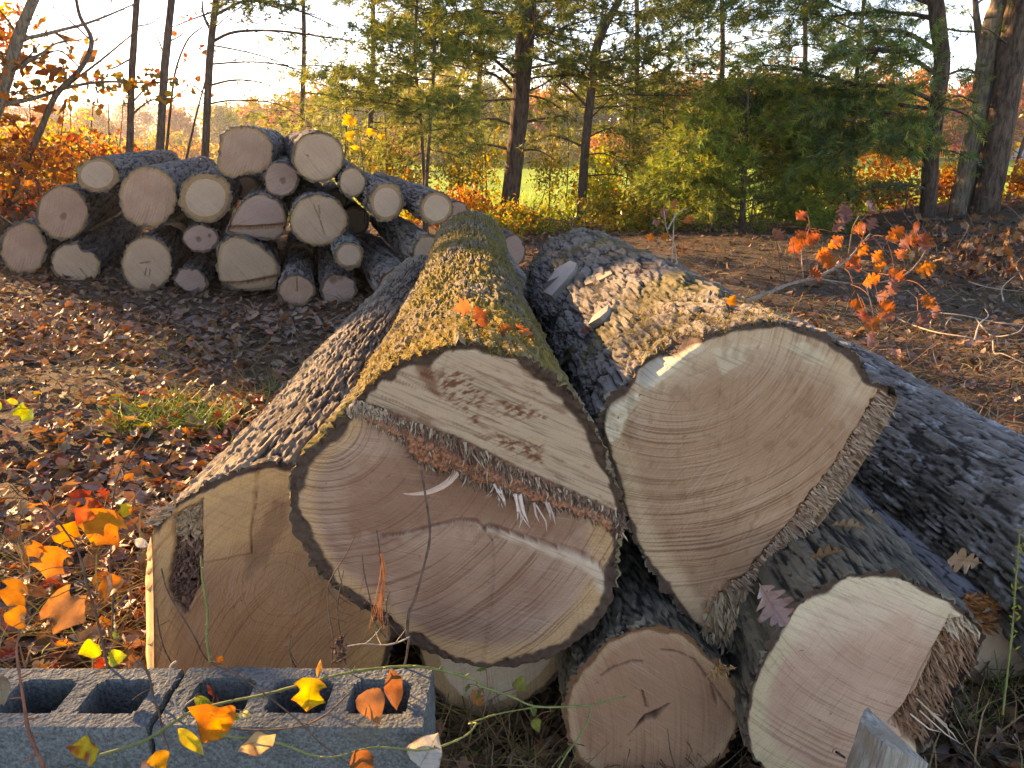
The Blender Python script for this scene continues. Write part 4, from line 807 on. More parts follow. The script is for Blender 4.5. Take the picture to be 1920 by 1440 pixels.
# single leaves near enough to be picked apart
kinds = [('oak', 'dry oak leaf'), ('tulip', 'broad fallen leaf'), ('heart', 'rounded fallen leaf'), ('ovate', 'oval fallen leaf'), ('maple', 'pointed fallen leaf')]
ccol = [('orange', ORG), ('red', RED), ('brown', BRN), ('mauve', MAU), ('tan', TAN), ('yellow', YEL)]
lib = {}
for ki, (kd, _) in enumerate(kinds):
    for cn, cc in ccol:
        V, Fq, L = leaf_tpl(kd); V = curl(V * [1, .78 if kd == 'oak' else 1, 1], random.uniform(-.3, .5), random.uniform(.3, 1.1), .1, ki * 7 + len(cn))
        lib[(kd, cn)] = mk('fallen_leaf', V, Fq, M_HERO, {'col': np.tile(tuple(cc) + (1,), (len(V), 1)), 'lco': L})
WHERE = [('left', -3.2, -.62, 1.15, 3.4, 190), ('right', .95, 3.2, 1.9, 3.9, 60)]
for sd, x0, x1, y0, y1, cnt in WHERE:
    k = 0
    while k < cnt:
        y = random.uniform(y0, y1); x = random.uniform(x0, x1)
        if abs(x) > .72 * y or (sd == 'left' and x > -.62 - .04 * y): continue
        if sd == 'right' and x < .8 + .22 * y: continue
        kd, kl = random.choices(kinds, [6, 2, 2, 1.5, 1])[0]; cn, cc = random.choices(ccol, [3, 2.2, 3, 4, 3, .6] if sd == 'left' else [1.2, .8, 4, 3, 3, .2])[0]
        o = link('fallen_leaf', lib[(kd, cn)])
        nr = unit(np.array([[random.gauss(0, .35), random.gauss(0, .35), 1]])); Rm = frames(nr, np.array([random.uniform(0, 6.28)]))[0]; s_ = random.uniform(.045, .075)
        o.matrix_world = Matrix.Translation((x, y, float(gh(x, y)) + random.uniform(.015, .04))) @ Matrix([list(r_) for r_ in Rm]).to_4x4() @ Matrix.Scale(s_, 4)
        o['label'] = f'{cn} {kl} lying on the ground ' + ('left of the big logs' if sd == 'left' else 'behind the right-hand logs')
        o['category'] = 'leaf'; o['group'] = f'{cn} ' + kl.replace('leaf', 'leaves') + (' on the left ground' if sd == 'left' else ' on the right ground'); k += 1
# ------------------------------------------------------------------ trees
M_TRUNK = mat_plain('pine_trunk_bark', (.028, .019, .014), (.135, .09, .062), 30, .95, 1.0, (1, 1, .25), .03)
M_TRUNK_L = mat_plain('grey_trunk_bark', (.07, .06, .05), (.26, .205, .14), 34, .95, 1.0, (1, 1, .2), .015)
M_TRUNK_T = mat_plain('slim_trunk_bark', (.05, .038, .03), (.15, .105, .075), 40, .95, .8, (1, 1, .25), .008)
M_TWIG = mat_plain('twig_bark', (.05, .036, .027), (.13, .095, .07), 60, .9, .4)
def tuft_tpl(n=9, seed=0, w=.06, spread=1.0):
    r = np.random.default_rng(seed); V, F = [], []
    for k in range(n):
        a = r.uniform(0, 6.28); t = r.uniform(.15, 1.15) * spread; d = np.array([math.cos(t), math.sin(t) * math.cos(a), math.sin(t) * math.sin(a)]); s = unit(np.cross(d, r.normal(size=3)))
        b = len(V); o = np.array([r.uniform(0, .35), 0, 0]); L = r.uniform(.7, 1.1); V += [o + s * w * .5, o - s * w * .5, o + d * L]; F.append((b, b + 1, b + 2))
    return np.array(V), np.array(F)
def spray_tpl(n=9, seed=0):
    r = np.random.default_rng(seed); V, F = [], []
    for k in range(n):
        t = k / n; sdn = 1 if k % 2 else -1; d = unit(np.array([.75, sdn * r.uniform(.4, .9), r.uniform(-.35, .1)])); o = np.array([t * .85, 0, -.15 * t * t]); s = unit(np.cross(d, [0, .3, 1])); L = .55 * (1 - .5 * t) * r.uniform(.8, 1.2); b = len(V)
        V += [o + s * .045, o - s * .045, o + d * L]; F.append((b, b + 1, b + 2))
    return np.array(V), np.array(F)
def clump_tpl(n=5, seed=0, w=.5):
    r = np.random.default_rng(seed); V, F = [], []
    for k in range(n):
        o = r.normal(0, .42, 3); d = unit(r.normal(size=3)); s = unit(np.cross(d, r.normal(size=3))); u = np.cross(d, s); L = r.uniform(.45, .75); b = len(V)
        V += [o, o + d * L * .5 + s * L * w * .5 + u * .06, o + d * L, o + d * L * .5 - s * L * w * .5 + u * .06]; F.append((b, b + 1, b + 2, b + 3))
    return np.array(V), np.array(F)
TUFT = [tuft_tpl(9, k, .095) for k in range(5)]; SPRAY = [spray_tpl(8, k) for k in range(5)]; CLUMP = [clump_tpl(5, k) for k in range(6)]
LEAF1 = [(curl(leaf_tpl(kd)[0], f, b, .05, k), leaf_tpl(kd)[1]) for k, (kd, f, b) in enumerate([('simple', .3, .5), ('simple', -.3, .7), ('simple', .5, -.4)])]
FOL = {'pine': (TUFT, M_NEEDLE), 'hemlock': (SPRAY, M_NEEDLE), 'leaf': (LEAF1, M_LEAF), 'clump': (CLUMP, M_LEAF)}
LIT = []                                   # spots chosen to be sunlit; crown leaves on their sun rays are removed
def lit(p, r): LIT.append((np.asarray(p, float), r + .19))
def gaps(pts):
    keep = np.ones(len(pts), bool)
    for q, r in LIT:
        d = pts - q; al = d @ S; keep &= ~((al > 1.2) & (np.linalg.norm(d - al[:, None] * S, axis=1) < r))
    return keep
def limb_path(p, d, L, droop, n=7, wob=.10):
    pts = [np.array(p, float)]; d = unit(d)
    for k in range(n - 1):
        d = unit(d + np.array([random.gauss(0, wob), random.gauss(0, wob), random.gauss(0, wob * .7) - droop / n])); pts.append(pts[-1] + d * L / (n - 1))
    return np.array(pts)
def twigs(path, ratio=.42, every=.22, start=.25, flat=.25):
    seg = np.linalg.norm(np.diff(path, axis=0), axis=1); L = seg.sum(); cum = np.concatenate([[0], np.cumsum(seg)]); out = []; s = L * start; side = 1
    while s < L:
        k = min(np.searchsorted(cum, s) - 1, len(path) - 2); k = max(0, k); t = (s - cum[k]) / (seg[k] + 1e-9); p = path[k] * (1 - t) + path[k + 1] * t; d = unit(path[k + 1] - path[k])
        h = unit(np.cross(d, [0, 0, 1])) * side; side = -side; dd = unit(d * random.uniform(.5, 1.1) + h * random.uniform(.6, 1.1) + np.array([0, 0, random.gauss(.05, flat)]))
        out.append(limb_path(p, dd, max(.12, L * ratio * (1 - .65 * s / L) * random.uniform(.6, 1.25)), .25, 4, .12)); s += every * random.uniform(.6, 1.4)
    out.append(path[-3:]); return out
def foliage_pts(tw, step):
    P_, D_ = [], []
    for w in tw:
        seg = np.linalg.norm(np.diff(w, axis=0), axis=1); L = seg.sum(); n = max(1, int(L / step)); t = np.sort(np.random.default_rng(int(L * 1e6) % 99991).uniform(.15, 1, n)) * (len(w) - 1); k = np.minimum(t.astype(int), len(w) - 2); u = (t - k)[:, None]
        P_.append(w[k] * (1 - u) + w[k + 1] * u); D_.append(unit(w[k + 1] - w[k]))
    return np.concatenate(P_), np.concatenate(D_)
def make_tree(name, label, trunk, r0, r1, limbs, fol, cols, size, step, tmat=M_TRUNK, group=None, every=.22, ratio=.42, start=.25, cat='tree', sides=12, low=None, extra=None, jit=.03, flat=.25, leafless=0):
    """trunk: world polyline; limbs: list of (polyline, radius, leafy)"""
    tr = spline(trunk, max(24, len(trunk) * 8)); t = np.linspace(0, 1, len(tr)); rad = r0 + (r1 - r0) * t; rad[0] *= 1.45; rad[1] *= 1.2
    V, Q = tubes([(tr, rad)], sides); ax = np.repeat(tr, sides, 0); dv = V - ax; V = ax + dv * (1 + .16 * (fbm(np.arange(len(V)) % sides * .8 + 5, V[:, 2] * 3 + 40, 3, 3, 0) - .5) * 2)[:, None]
    root = thing(name, label, cat, (tr[0][0], tr[0][1], float(gh(tr[0][0], tr[0][1]))), group)
    tk = link('trunk', mk('trunk', V, Q, tmat), root)
    allP, allD = [], []
    for path, r, leafy in limbs:
        path = spline(path, max(8, len(path) * 4)); tw = twigs(path, ratio, every, start, flat)
        V, Q = tubes([(path, np.linspace(r, max(.003, r * .3), len(path)))] + [(w, np.linspace(max(.0025, r * .28), .002, len(w))) for w in tw], 4)
        link('limb', mk('limb', V, Q, tmat if r > .02 else M_TWIG), tk)
        if leafy:
            p, d = foliage_pts(tw, step / leafy); allP.append(p); allD.append(d)
    if extra is not None: allP.append(extra[0]); allD.append(extra[1])
    if allP:
        p = np.concatenate(allP); d = np.concatenate(allD); p = p + rng.normal(0, jit, p.shape); kk = gaps(p)
        if kk.mean() > .45 and p[:, 0].mean() < -2.6: p, d = p[kk], d[kk]
        n = len(p)
        tp, mt = FOL[fol]; d = d + rng.normal(0, .35 if fol != 'leaf' else 1.2, d.shape); V, Fs, C = scat(tp, p, along(d, rng.uniform(0, 6.28, n)), size * rng.uniform(.65, 1.3, n), cols(n))
        link('crown', mk('crown', V, Fs, mt, {'col': C}, False), root)
    return root
def pxline(pts, y, dy=0.0):
    n = len(pts); return np.array([PY(a, b, y + dy * i / max(1, n - 1)) for i, (a, b) in enumerate(pts)])
def up(pts3, h, lean=(0, 0)):
    p = np.asarray(pts3); d = unit(p[-1] - p[-2]); k = (h - p[-1][2]) / max(d[2], .3); return np.vstack([p, p[-1] + d * k * .5, p[-1] + d * k + np.array([lean[0], lean[1], 0])])
def stand(pts3):
    p = np.asarray(pts3).copy(); g = float(gh(p[0][0], p[0][1])); d = p[1] - p[0]; t = (g - .1 - p[0][2]) / d[2]; return np.vstack([[p[0] + d * t], p]) if abs(t) > .05 else p
def ring_limbs(trunk, n, z0, z1, L, r, droop, rise=.1, az0=0, spread=math.pi, leafy=1, taper=.6):
    tr = np.asarray(trunk); out = []
    for k in range(n):
        f = (k + random.random()) / n; z = z0 + (z1 - z0) * f; i = min(max(np.searchsorted(tr[:, 2], z) - 1, 0), len(tr) - 2); t = (z - tr[i, 2]) / (tr[i + 1, 2] - tr[i, 2] + 1e-9); p = tr[i] * (1 - t) + tr[i + 1] * t
        a = az0 + random.uniform(-spread, spread); out.append((limb_path(p, (math.sin(a), math.cos(a), rise + random.gauss(0, .12)), L * (1 - taper * f) * random.uniform(.7, 1.2), droop, 7), r * (1 - .5 * f), leafy))
    return out

# spots chosen for sun, kept clear of crown leaves
bpy.context.view_layer.update()
def bark_of(d): return [c for c in d['root'].children if c.name.startswith('bark')][0]
def hit(d, px_, py_):
    o = bark_of(d); mi = o.matrix_world.inverted(); r = unit(ray(px_, py_)); ok, loc, nr, _ = o.ray_cast(mi @ Vector(CAM), (mi.to_3x3() @ Vector(r)))
    q = np.array(o.matrix_world @ loc) if ok else None; nr = np.array(nr)
    return (q, nr if nr @ (CAM - q) > 0 else -nr) if ok else (None, None)
for d, pts in ((LA, [(760, 640, .16), (830, 560, .18), (900, 545, .14), (850, 630, .14), (720, 690, .14), (800, 600, .16), (890, 515, .12), (940, 600, .10), (680, 730, .12), (850, 520, .12), (870, 445, .05)]),
               (LB, [(600, 780, .14), (680, 700, .14), (540, 840, .14), (640, 740, .14), (720, 660, .12), (500, 862, .12)]),
               (LD, [(1240, 600, .10), (1330, 590, .10), (1210, 640, .08), (1190, 615, .07), (1290, 570, .09), (1420, 578, .08), (1240, 670, .07), (1130, 520, .05), (1170, 560, .05)])):
    for a_, b_, r_ in pts:
        q, _ = hit(d, a_, b_)
        if q is not None: lit(q, r_)
for a_, b_, z_ in ((1210, 700, 1.5), (1260, 665, 1.5), (1180, 730, 1.5)): lit(P(a_, b_, z_), .06)
lit(P(278, 1120, 1.75), .20); lit(P(278, 1230, 1.75), .14)
for a_, b_, r_ in ((40, 900, .22), (130, 960, .22), (60, 1020, .2), (230, 1000, .2), (120, 1130, .22), (230, 1180, .2), (30, 1180, .2), (180, 850, .16), (60, 780, .14), (280, 800, .13), (400, 790, .10), (150, 650, .20), (250, 690, .16), (60, 680, .16), (20, 560, .14), (330, 760, .08)): lit(gnd(a_, b_), r_)
for a_, b_, r_ in ((1700, 690, .3), (1800, 720, .35), (1850, 640, .3), (1640, 650, .2), (1760, 800, .22), (1500, 470, .5), (1640, 490, .5), (1800, 510, .6), (1350, 500, .25), (1880, 560, .4), (1550, 560, .14), (1420, 545, .12), (1700, 450, .5)): lit(gpt(a_, b_), r_)
for a_, b_ in ((1500, 430), (1560, 400), (1620, 420), (1660, 470), (1600, 500), (1720, 480), (1530, 510), (1650, 590), (1700, 560), (1740, 580), (1640, 620)): lit(P(a_, b_, 3.1), .13)
for a_, b_, z_, r_ in ((200, 1000, 1.25, .08), (110, 1030, 1.25, .08), (45, 1110, 1.2, .06), (380, 1390, 1.0, .05), (600, 1300, 1.1, .04), (50, 765, 1.4, .07), (440, 1270, 1.35, .03), (520, 1265, 1.35, .025), (720, 1305, 1.1, .03), (760, 1270, 1.35, .03), (230, 1350, 1.2, .02), (120, 1345, 1.2, .02), (1740, 1000, 1.9, .02)): lit(P(a_, b_, z_), r_)

PINE = lambda n: pal(n, [(.115, .165, .05), (.16, .205, .055), (.25, .235, .055), (.075, .12, .045)], [3, 3, 2, 1.5])
PINE_L = lambda n: pal(n, [(.19, .235, .06), (.28, .30, .065), (.12, .17, .05)], [3, 2.5, 1.5])
HEM = lambda n: pal(n, [(.075, .14, .05), (.12, .19, .055), (.20, .25, .06), (.31, .29, .065)], [3, 3, 2, 1])
AUT = lambda n: pal(n, [ORG, (.6, .27, .02), YEL, RED, (.3, .14, .04)], [4, 3, 2, 1.2, 1.2])
RUST = lambda n: pal(n, [(.34, .10, .025), RED, ORG, (.22, .10, .04)], [3, 2, 3, 2])
OLIVE = lambda n: pal(n, [(.22, .20, .04), (.32, .27, .04), (.14, .15, .035), (.40, .26, .04)], [3, 2.5, 2, 1])

# --- slim trunks behind the far pile
T = stand(pxline([(243, 290), (247, 150), (258, -20)], 10.6)); T = up(T, 8)
make_tree('slim_tree', 'leftmost of three slim dark trunks behind the far pile', T, .050, .03, [(pxline([(250, 190), (290, 150), (320, 140)], 10.6, .3), .012, 1.0), (pxline([(246, 110), (200, 130), (165, 100)], 10.6, -.4), .012, 1), (pxline([(247, 215), (280, 190), (330, 178)], 10.6, .2), .014, 0), (pxline([(255, 50), (290, 40), (310, 10)], 10.6, .3), .01, 1.4)] + ring_limbs(T, 8, 3.2, 7.5, 1.6, .02, .1), 'leaf', AUT, .085, .05, M_TRUNK_T)
T = stand(pxline([(299, 290), (308, 140), (324, -20)], 10.4)); T = up(T, 8)
make_tree('slim_tree', 'middle slim trunk behind the far pile with orange leaves around its upper part', T, .056, .035, [(pxline([(310, 110), (290, 60), (262, 30)], 10.4, .4), .012, 1.6), (pxline([(306, 150), (280, 120), (262, 90)], 10.4, -.3), .01, 1.4), (pxline([(314, 80), (345, 60), (360, 20)], 10.4, .4), .01, 1), (pxline([(305, 200), (345, 170), (372, 160)], 10.4, .3), .012, .6)] + ring_limbs(T, 8, 3.0, 7.5, 1.6, .02, .1), 'leaf', AUT, .085, .045, M_TRUNK_T)
T = stand(pxline([(384, 295), (390, 170), (396, 80), (408, -20)], 10.8)); T = up(T, 9)
make_tree('pine_tree', 'rightmost of three slim trunks, a pine with boughs reaching right', T, .055, .035, [(pxline([(395, 80), (440, 60), (520, 58), (600, 68), (680, 80)], 10.8, -.5), .022, 1.1), (pxline([(393, 160), (440, 150), (490, 155), (540, 175)], 10.8, .3), .016, .8), (pxline([(400, 30), (470, 0), (560, 20), (640, 55)], 10.8, .5), .02, 1.0), (pxline([(390, 195), (440, 188), (520, 195), (580, 230)], 10.8, -.3), .014, .25), (pxline([(388, 180), (350, 150), (330, 130)], 10.8, .3), .012, .3), (pxline([(398, 65), (380, 20), (384, -20)], 10.8, .3), .02, .5), (pxline([(404, 20), (350, 40), (300, 60)], 10.8, .6), .014, .35)] + ring_limbs(T, 12, 3.0, 8.5, 2.2, .025, .1) + ring_limbs(T, 5, 1.9, 2.9, 1.8, .014, .15, .1, 1.6, .9, taper=.1), 'pine', PINE, .10, .026, M_TRUNK_T, every=.14, ratio=.5, start=.25)
T = stand(pxline([(312, 285), (320, 200), (330, 130), (352, 75), (380, 50)], 11.2))
make_tree('young_oak', 'thin crooked young oak between the slim trunks with rust leaves', T, .022, .008, [(pxline([(330, 130), (370, 95), (385, 80)], 11.2, .2), .008, 1.6), (pxline([(325, 165), (350, 150), (375, 145)], 11.2, .2), .006, 1.2), (pxline([(350, 75), (330, 60)], 11.2, .2), .006, 1)], 'leaf', RUST, .085, .05, M_TRUNK_T)
T = stand(pxline([(352, 285), (368, 215), (385, 150), (392, 110)], 11.0))
make_tree('sapling', 'thin leaning sapling crossing behind the right slim trunk', T, .018, .008, [(pxline([(372, 200), (400, 180)], 11, .2), .005, .5)], 'leaf', RUST, .07, .08, M_TRUNK_T)
# --- gnarled and leafy trees at the left edge
T = stand(pxline([(40, 320), (75, 245), (105, 178), (150, 130), (172, 78), (150, 30), (140, -20)], 9.2))
make_tree('crooked_tree', 'crooked dark tree leaning right in front of orange foliage at the left', T, .042, .016, [(pxline([(105, 178), (60, 165), (0, 185)], 9.2, .2), .016, .8), (pxline([(110, 172), (180, 120), (235, 75), (260, 55)], 9.2, .3), .016, .8), (pxline([(150, 128), (110, 95), (60, 115), (20, 125)], 9.2, .6), .013, 1.6), (pxline([(170, 75), (120, 30), (80, 0)], 9.2, .3), .012, .8), (pxline([(60, 275), (20, 225), (-20, 205)], 9.2, .3), .014, 1.2)], 'leaf', AUT, .09, .035, M_TRUNK_T, group=None)
T = stand(pxline([(-25, 260), (12, 150), (38, 60), (72, -20)], 8.8)); T = up(T, 7)
make_tree('left_edge_tree', 'grey-barked tree cut by the left picture edge', T, .07, .04, [(pxline([(15, 140), (60, 100), (90, 60)], 8.8, -.3), .016, 1.2), (pxline([(35, 70), (0, 20), (-40, 0)], 8.8, .3), .016, 1.3), (pxline([(5, 170), (40, 175), (85, 160)], 8.8, .3), .012, 1.2)] + ring_limbs(T, 14, 1.4, 6, 2.2, .025, .1), 'leaf', lambda n: pal(n, [(.22, .20, .06), (.42, .25, .03), ORG, (.14, .14, .05)], [2, 2, 2, 1.5]), .085, .035, M_TRUNK_L)
def cloud(center, rad, n, clumps, shell=.55, squash=1.0):
    c = unit(rng.normal(size=(clumps, 3))) * (shell + (1 - shell) * rng.random((clumps, 1))) * np.asarray(rad) + np.asarray(center)
    i = rng.integers(0, clumps, n); p = c[i] + rng.normal(0, 1, (n, 3)) * np.asarray(rad) * .20 * (.5 + rng.random((clumps, 1))[i]); return p, unit(p - np.asarray(center) + 1e-6)
def cloud_tree(name, label, base, h, r, trunk_r, cols, n, size, fol='clump', clumps=30, lean=0.0, cb=.25, group=None, cat='tree', tmat=M_TRUNK_T, squash=.95, shell=.55, nl=8):
    b = np.array([base[0], base[1], float(gh(base[0], base[1])) - .05]); T = np.array([b, b + [lean * .4, 0, h * .45], b + [lean, 0, h * .93]])
    root = thing(name, label, cat, b, group); tr = spline(T, 14)
    V, Q = tubes([(tr, np.linspace(trunk_r, trunk_r * .25, 14))], 7); tk = link('trunk', mk('trunk', V, Q, tmat), root)
    ctr = b + [lean * .6, 0, h * (cb + 1) / 2]; rad = (r, r, h * (1 - cb) / 2 * squash); p, d = cloud(ctr, rad, n, clumps, shell); p = p[p[:, 2] > gh(p[:, 0], p[:, 1]) + .03]
    ls = []
    for k in range(nl):
        q = ctr + unit(rng.normal(size=3)) * np.array(rad) * .75; a = tr[rng.integers(4, 12)]; ls.append((spline([a, (a + q) / 2 + [0, 0, .05 * h], q], 8), np.linspace(trunk_r * .35, .004, 8)))
    V, Q = tubes(ls, 5); link('limb', mk('limb', V, Q, tmat), tk)
    k = gaps(p); p = p[k]; n = len(p); tp, mt = FOL[fol]; V, Fs, C = scat(tp, p, along(rng.normal(size=(n, 3)) + [0, 0, -.3], rng.uniform(0, 6.28, n)), size * rng.uniform(.6, 1.35, n), cols(n))
    link('crown', mk('crown', V, Fs, mt, {'col': C}, False), root); return root
Sh = np.array([math.sin(SUN_AZ), math.cos(SUN_AZ)]); Ph = np.array([-Sh[1] * -1, -Sh[0] * -1 * -1])
Ph = np.array([Sh[1], -Sh[0]])
# trees added left of the clearing, mostly beyond the picture edge, to shade logs
for k, (lat, al, h, r, nn, lab, cc) in enumerate([
    (-3.2, 9.0, 6.5, 2.2, 3000, 'broad leafy shade tree added out of view, farthest left of the clearing', AUT), (-1.0, 10.5, 7.0, 2.2, 3400, 'tall dense leafy shade tree added out of view left of the front logs', OLIVE),
    (2.7, 10.4, 6.5, 2.1, 3400, 'dense rust-leaved shade tree added left of the clearing', RUST), (4.2, 14.0, 7.0, 1.9, 3000, 'dense orange-leaved shade tree added just outside the left picture edge', AUT)]):
    q = Sh * al + Ph * lat; cloud_tree('shade_tree', lab, q, h, r, .12, cc, nn, .34 if k != 3 else .22, 'clump', 60, 0, .03, group='shade trees added along the left side of the clearing', shell=.1, nl=2)
# --- orange and red shrubs at the left
for k, (a_, b_, y_, h, r, cc, nn, lab) in enumerate([(-20, 330, 8.6, 1.0, .7, RUST, 230, 'red-leaved shrub at the left edge on the bank'), (60, 300, 9.6, 1.0, .7, AUT, 220, 'orange shrub left of the far pile on the bank'), (150, 290, 10.8, .95, .7, RUST, 200, 'rust-coloured shrub behind the left end of the far pile'),
        (110, 250, 12.5, 1.2, .9, lambda n: pal(n, [YEL, LIM, (.4, .34, .03)], [2, 2, 3]), 420, 'yellow-green shrub beyond the left end of the far pile'), (220, 270, 12.5, 1.1, .9, AUT, 400, 'bright orange shrub behind the upper left logs'), (340, 270, 13, 1.0, 1.0, lambda n: pal(n, [YEL, (.4, .34, .03), ORG], [2, 3, 2]), 800, 'low golden shrub behind the slim trunks'), (430, 290, 13.5, 1.0, .9, AUT, 700, 'low orange shrub left of the topmost log')]):
    q = PY(a_, b_, y_); cloud_tree('shrub', lab, q, h, r, .018, cc, nn, .13, 'clump', 24, 0, .0, cat='shrub', group='shrubs behind the far pile', shell=.3)
# airy saplings and brush that screen the field
for k, (a_, b_, y_, h, r, cc, nn, lab) in enumerate([(655, 330, 12.6, 1.9, .55, PINE_L, 260, 'airy light sapling behind the second topmost far log'), (720, 350, 12.0, 1.7, .5, OLIVE, 380, 'airy olive sapling left of the double pine saplings'), (860, 370, 11.8, 1.5, .5, OLIVE, 260, 'airy golden sapling left of the large pine foot'), (905, 385, 12.4, 1.8, .5, lambda n: pal(n, [LIM, (.3, .3, .04), YEL]), 220, 'pale green sapling just behind the large pine'), (1030, 380, 12.2, 1.7, .55, OLIVE, 240, 'airy sapling between the two middle pine trunks'), (1140, 375, 12.8, 1.8, .5, lambda n: pal(n, [LIM, (.26, .3, .04), (.3, .2, .04)]), 240, 'airy sapling right of the forked pine'), (1200, 390, 12.0, 1.6, .5, OLIVE, 260, 'airy olive sapling left of the thin young pine'), (760, 380, 11.4, 1.0, .45, lambda n: pal(n, [YEL, (.34, .33, .04), ORG]), 320, 'low golden brush right of the upper far logs'), (600, 300, 13.5, 1.5, .6, lambda n: pal(n, [(.45, .25, .04), YEL, (.3, .3, .05)]), 340, 'golden sapling behind the topmost far log')]):
    q = PY(a_, b_, y_); cloud_tree('sapling', lab, q, h, r, .012, cc, nn, .10, 'clump', 40, 0, .02, cat='sapling', group='airy saplings before the field', shell=.1, nl=12)
for k in range(16):
    a_ = -60 + 90 * k + random.uniform(-30, 30); y_ = random.uniform(56, 68); q = PY(a_, 340, y_); cc = [OLIVE, AUT, OLIVE, PINE][k % 4]
    cloud_tree('shrub', ['olive', 'orange', 'dull olive', 'dark green'][k % 4] + f' bush on the far field edge, {["first", "second", "third", "fourth"][k // 4]} of its colour from the left', q, random.uniform(1.6, 3.2), random.uniform(2.2, 3.6), .06, cc, 420, .5, 'clump', 26, 0, 0.0, cat='shrub', group='bushes on the far field edge', shell=.3, nl=5)
# thin bare saplings at the left
for k, (a_, b_) in enumerate([(60, 52), (110, 118), (135, 128), (165, 172), (205, 200), (222, 228)]):
    T = stand(pxline([(a_, 300), (b_ + 3, 180), (b_, 90 - 12 * k)], 11.5 + .3 * k)); make_tree('bare_sapling', f'thin bare sapling among the orange shrubs, {["first", "second", "third", "fourth", "fifth", "sixth"][k]} from the left edge', T, .011, .004, [(pxline([(b_, 200 - 8 * k), (b_ + 18, 170)], 11.5 + .3 * k, .2), .004, .6)], 'leaf', AUT, .07, .08, M_TRUNK_T, group='thin bare saplings at the left', sides=6)

# --- pine saplings in the middle
T = stand(pxline([(795, 335), (790, 240), (778, 110), (783, -20)], 9.6)); T = up(T, 5)
make_tree('pine_sapling', 'thin double-stemmed pine sapling right of the far pile, left stem', T, .024, .012, [(pxline(q, 9.6, d), .008, .9) for q, d in [([(790, 215), (730, 195), (670, 190)], .4), ([(785, 150), (730, 130), (680, 150)], -.3), ([(780, 90), (740, 60), (690, 70)], .4), ([(780, 60), (830, 40)], .3), ([(790, 250), (750, 260), (700, 285)], .4), ([(793, 285), (760, 300), (720, 310)], -.4), ([(780, 30), (740, 0), (700, 10)], .4), ([(788, 200), (820, 180), (850, 175)], .4)]] + ring_limbs(T, 8, 2.6, 4.8, 1.2, .01, 0) + ring_limbs(T, 14, 1.3, 2.8, 1.2, .007, .1, .15, taper=.2, leafy=1.2), 'pine', PINE_L, .10, .027, M_TRUNK_T, every=.12, ratio=.5, start=.15)
T = stand(pxline([(800, 340), (806, 240), (813, 130), (818, -20)], 9.4)); T = up(T, 5.4)
make_tree('pine_sapling', 'thin double-stemmed pine sapling right of the far pile, right stem', T, .024, .012, [(pxline(q, 9.4, d), .008, .9) for q, d in [([(812, 130), (860, 110), (900, 120)], .4), ([(810, 170), (860, 160), (900, 175)], -.3), ([(815, 70), (860, 50), (900, 30)], .3), ([(806, 245), (850, 240), (890, 260)], .3), ([(803, 280), (850, 290), (880, 310)], -.3), ([(816, 30), (770, 10), (730, 30)], .4), ([(812, 150), (760, 150), (720, 170)], .5)]] + ring_limbs(T, 8, 2.6, 5.2, 1.2, .01, 0) + ring_limbs(T, 14, 1.3, 2.9, 1.3, .007, .1, .15, taper=.2, leafy=1.2), 'pine', PINE_L, .10, .027, M_TRUNK_T, every=.12, ratio=.5, start=.15)
# --- the big pine
T = stand(pxline([(952, 418), (962, 330), (970, 250), (978, 150), (986, 60), (990, -20)], 11.0)); T = up(T, 10)
L_ = [([(968, 182), (930, 142), (880, 128), (840, 120)], .5, .026, .5), ([(972, 150), (900, 95), (830, 98), (760, 112)], -.8, .026, 1.1), ([(966, 236), (920, 222), (870, 232)], .3, .02, .5), ([(956, 280), (900, 270), (850, 286), (822, 318)], .6, .018, .5), ([(984, 40), (900, 20), (800, 42), (700, 62)], -.6, .024, 1.1), ([(982, 100), (1040, 118), (1090, 105)], .5, .02, 1.0), ([(974, 230), (1020, 222), (1060, 216)], .5, .022, .6), ([(968, 282), (1008, 282), (1042, 300)], -.4, .016, .5), ([(984, 55), (1060, 90), (1120, 130)], .6, .02, 1.1), ([(988, 5), (1080, 0), (1150, 20)], -.5, .02, 1.0), ([(978, 115), (920, 105), (870, 90)], -1.4, .016, 1.4), ([(980, 112), (1010, 95), (1050, 110)], -1.2, .016, 1.4), ([(986, 20), (940, -10), (880, -20)], .8, .02, 1.0), ([(972, 175), (1030, 190), (1080, 230)], 1.2, .016, .7)]
make_tree('pine_tree', 'large dark pine trunk in the middle with crooked spreading boughs', T, .135, .10, [(pxline(a, 11, d), r, l) for a, d, r, l in L_] + ring_limbs(T, 16, 2.9, 9.6, 2.6, .03, .1) + ring_limbs(T, 14, 1.5, 3.0, 2.7, .016, .15, .15, taper=.1, leafy=.8), 'pine', PINE, .10, .026, M_TRUNK, every=.15, ratio=.5, start=.2)
T = stand(pxline([(1088, 445), (1094, 330), (1100, 250), (1112, 140), (1122, 80), (1150, 20), (1172, -20)], 11.4)); T = up(T, 8)
L_ = [([(1106, 205), (1062, 162), (1012, 132)], .4, .022, .3), ([(1114, 100), (1128, 40), (1132, -20)], .2, .03, .4), ([(1118, 118), (1190, 112), (1260, 140)], .5, .018, .7), ([(1098, 330), (1160, 328), (1212, 358)], -.4, .012, .5), ([(1112, 140), (1082, 100), (1060, 20)], .3, .015, .6), ([(1094, 275), (1040, 255), (1000, 265)], .6, .015, .9), ([(1096, 260), (1150, 240), (1200, 260)], .6, .014, 1.0), ([(1093, 290), (1140, 290), (1180, 320)], -.6, .012, 1.1), ([(1150, 20), (1220, 30), (1290, 0)], .5, .015, .9), ([(1125, 70), (1180, 60), (1230, 90)], -.5, .012, .8)]
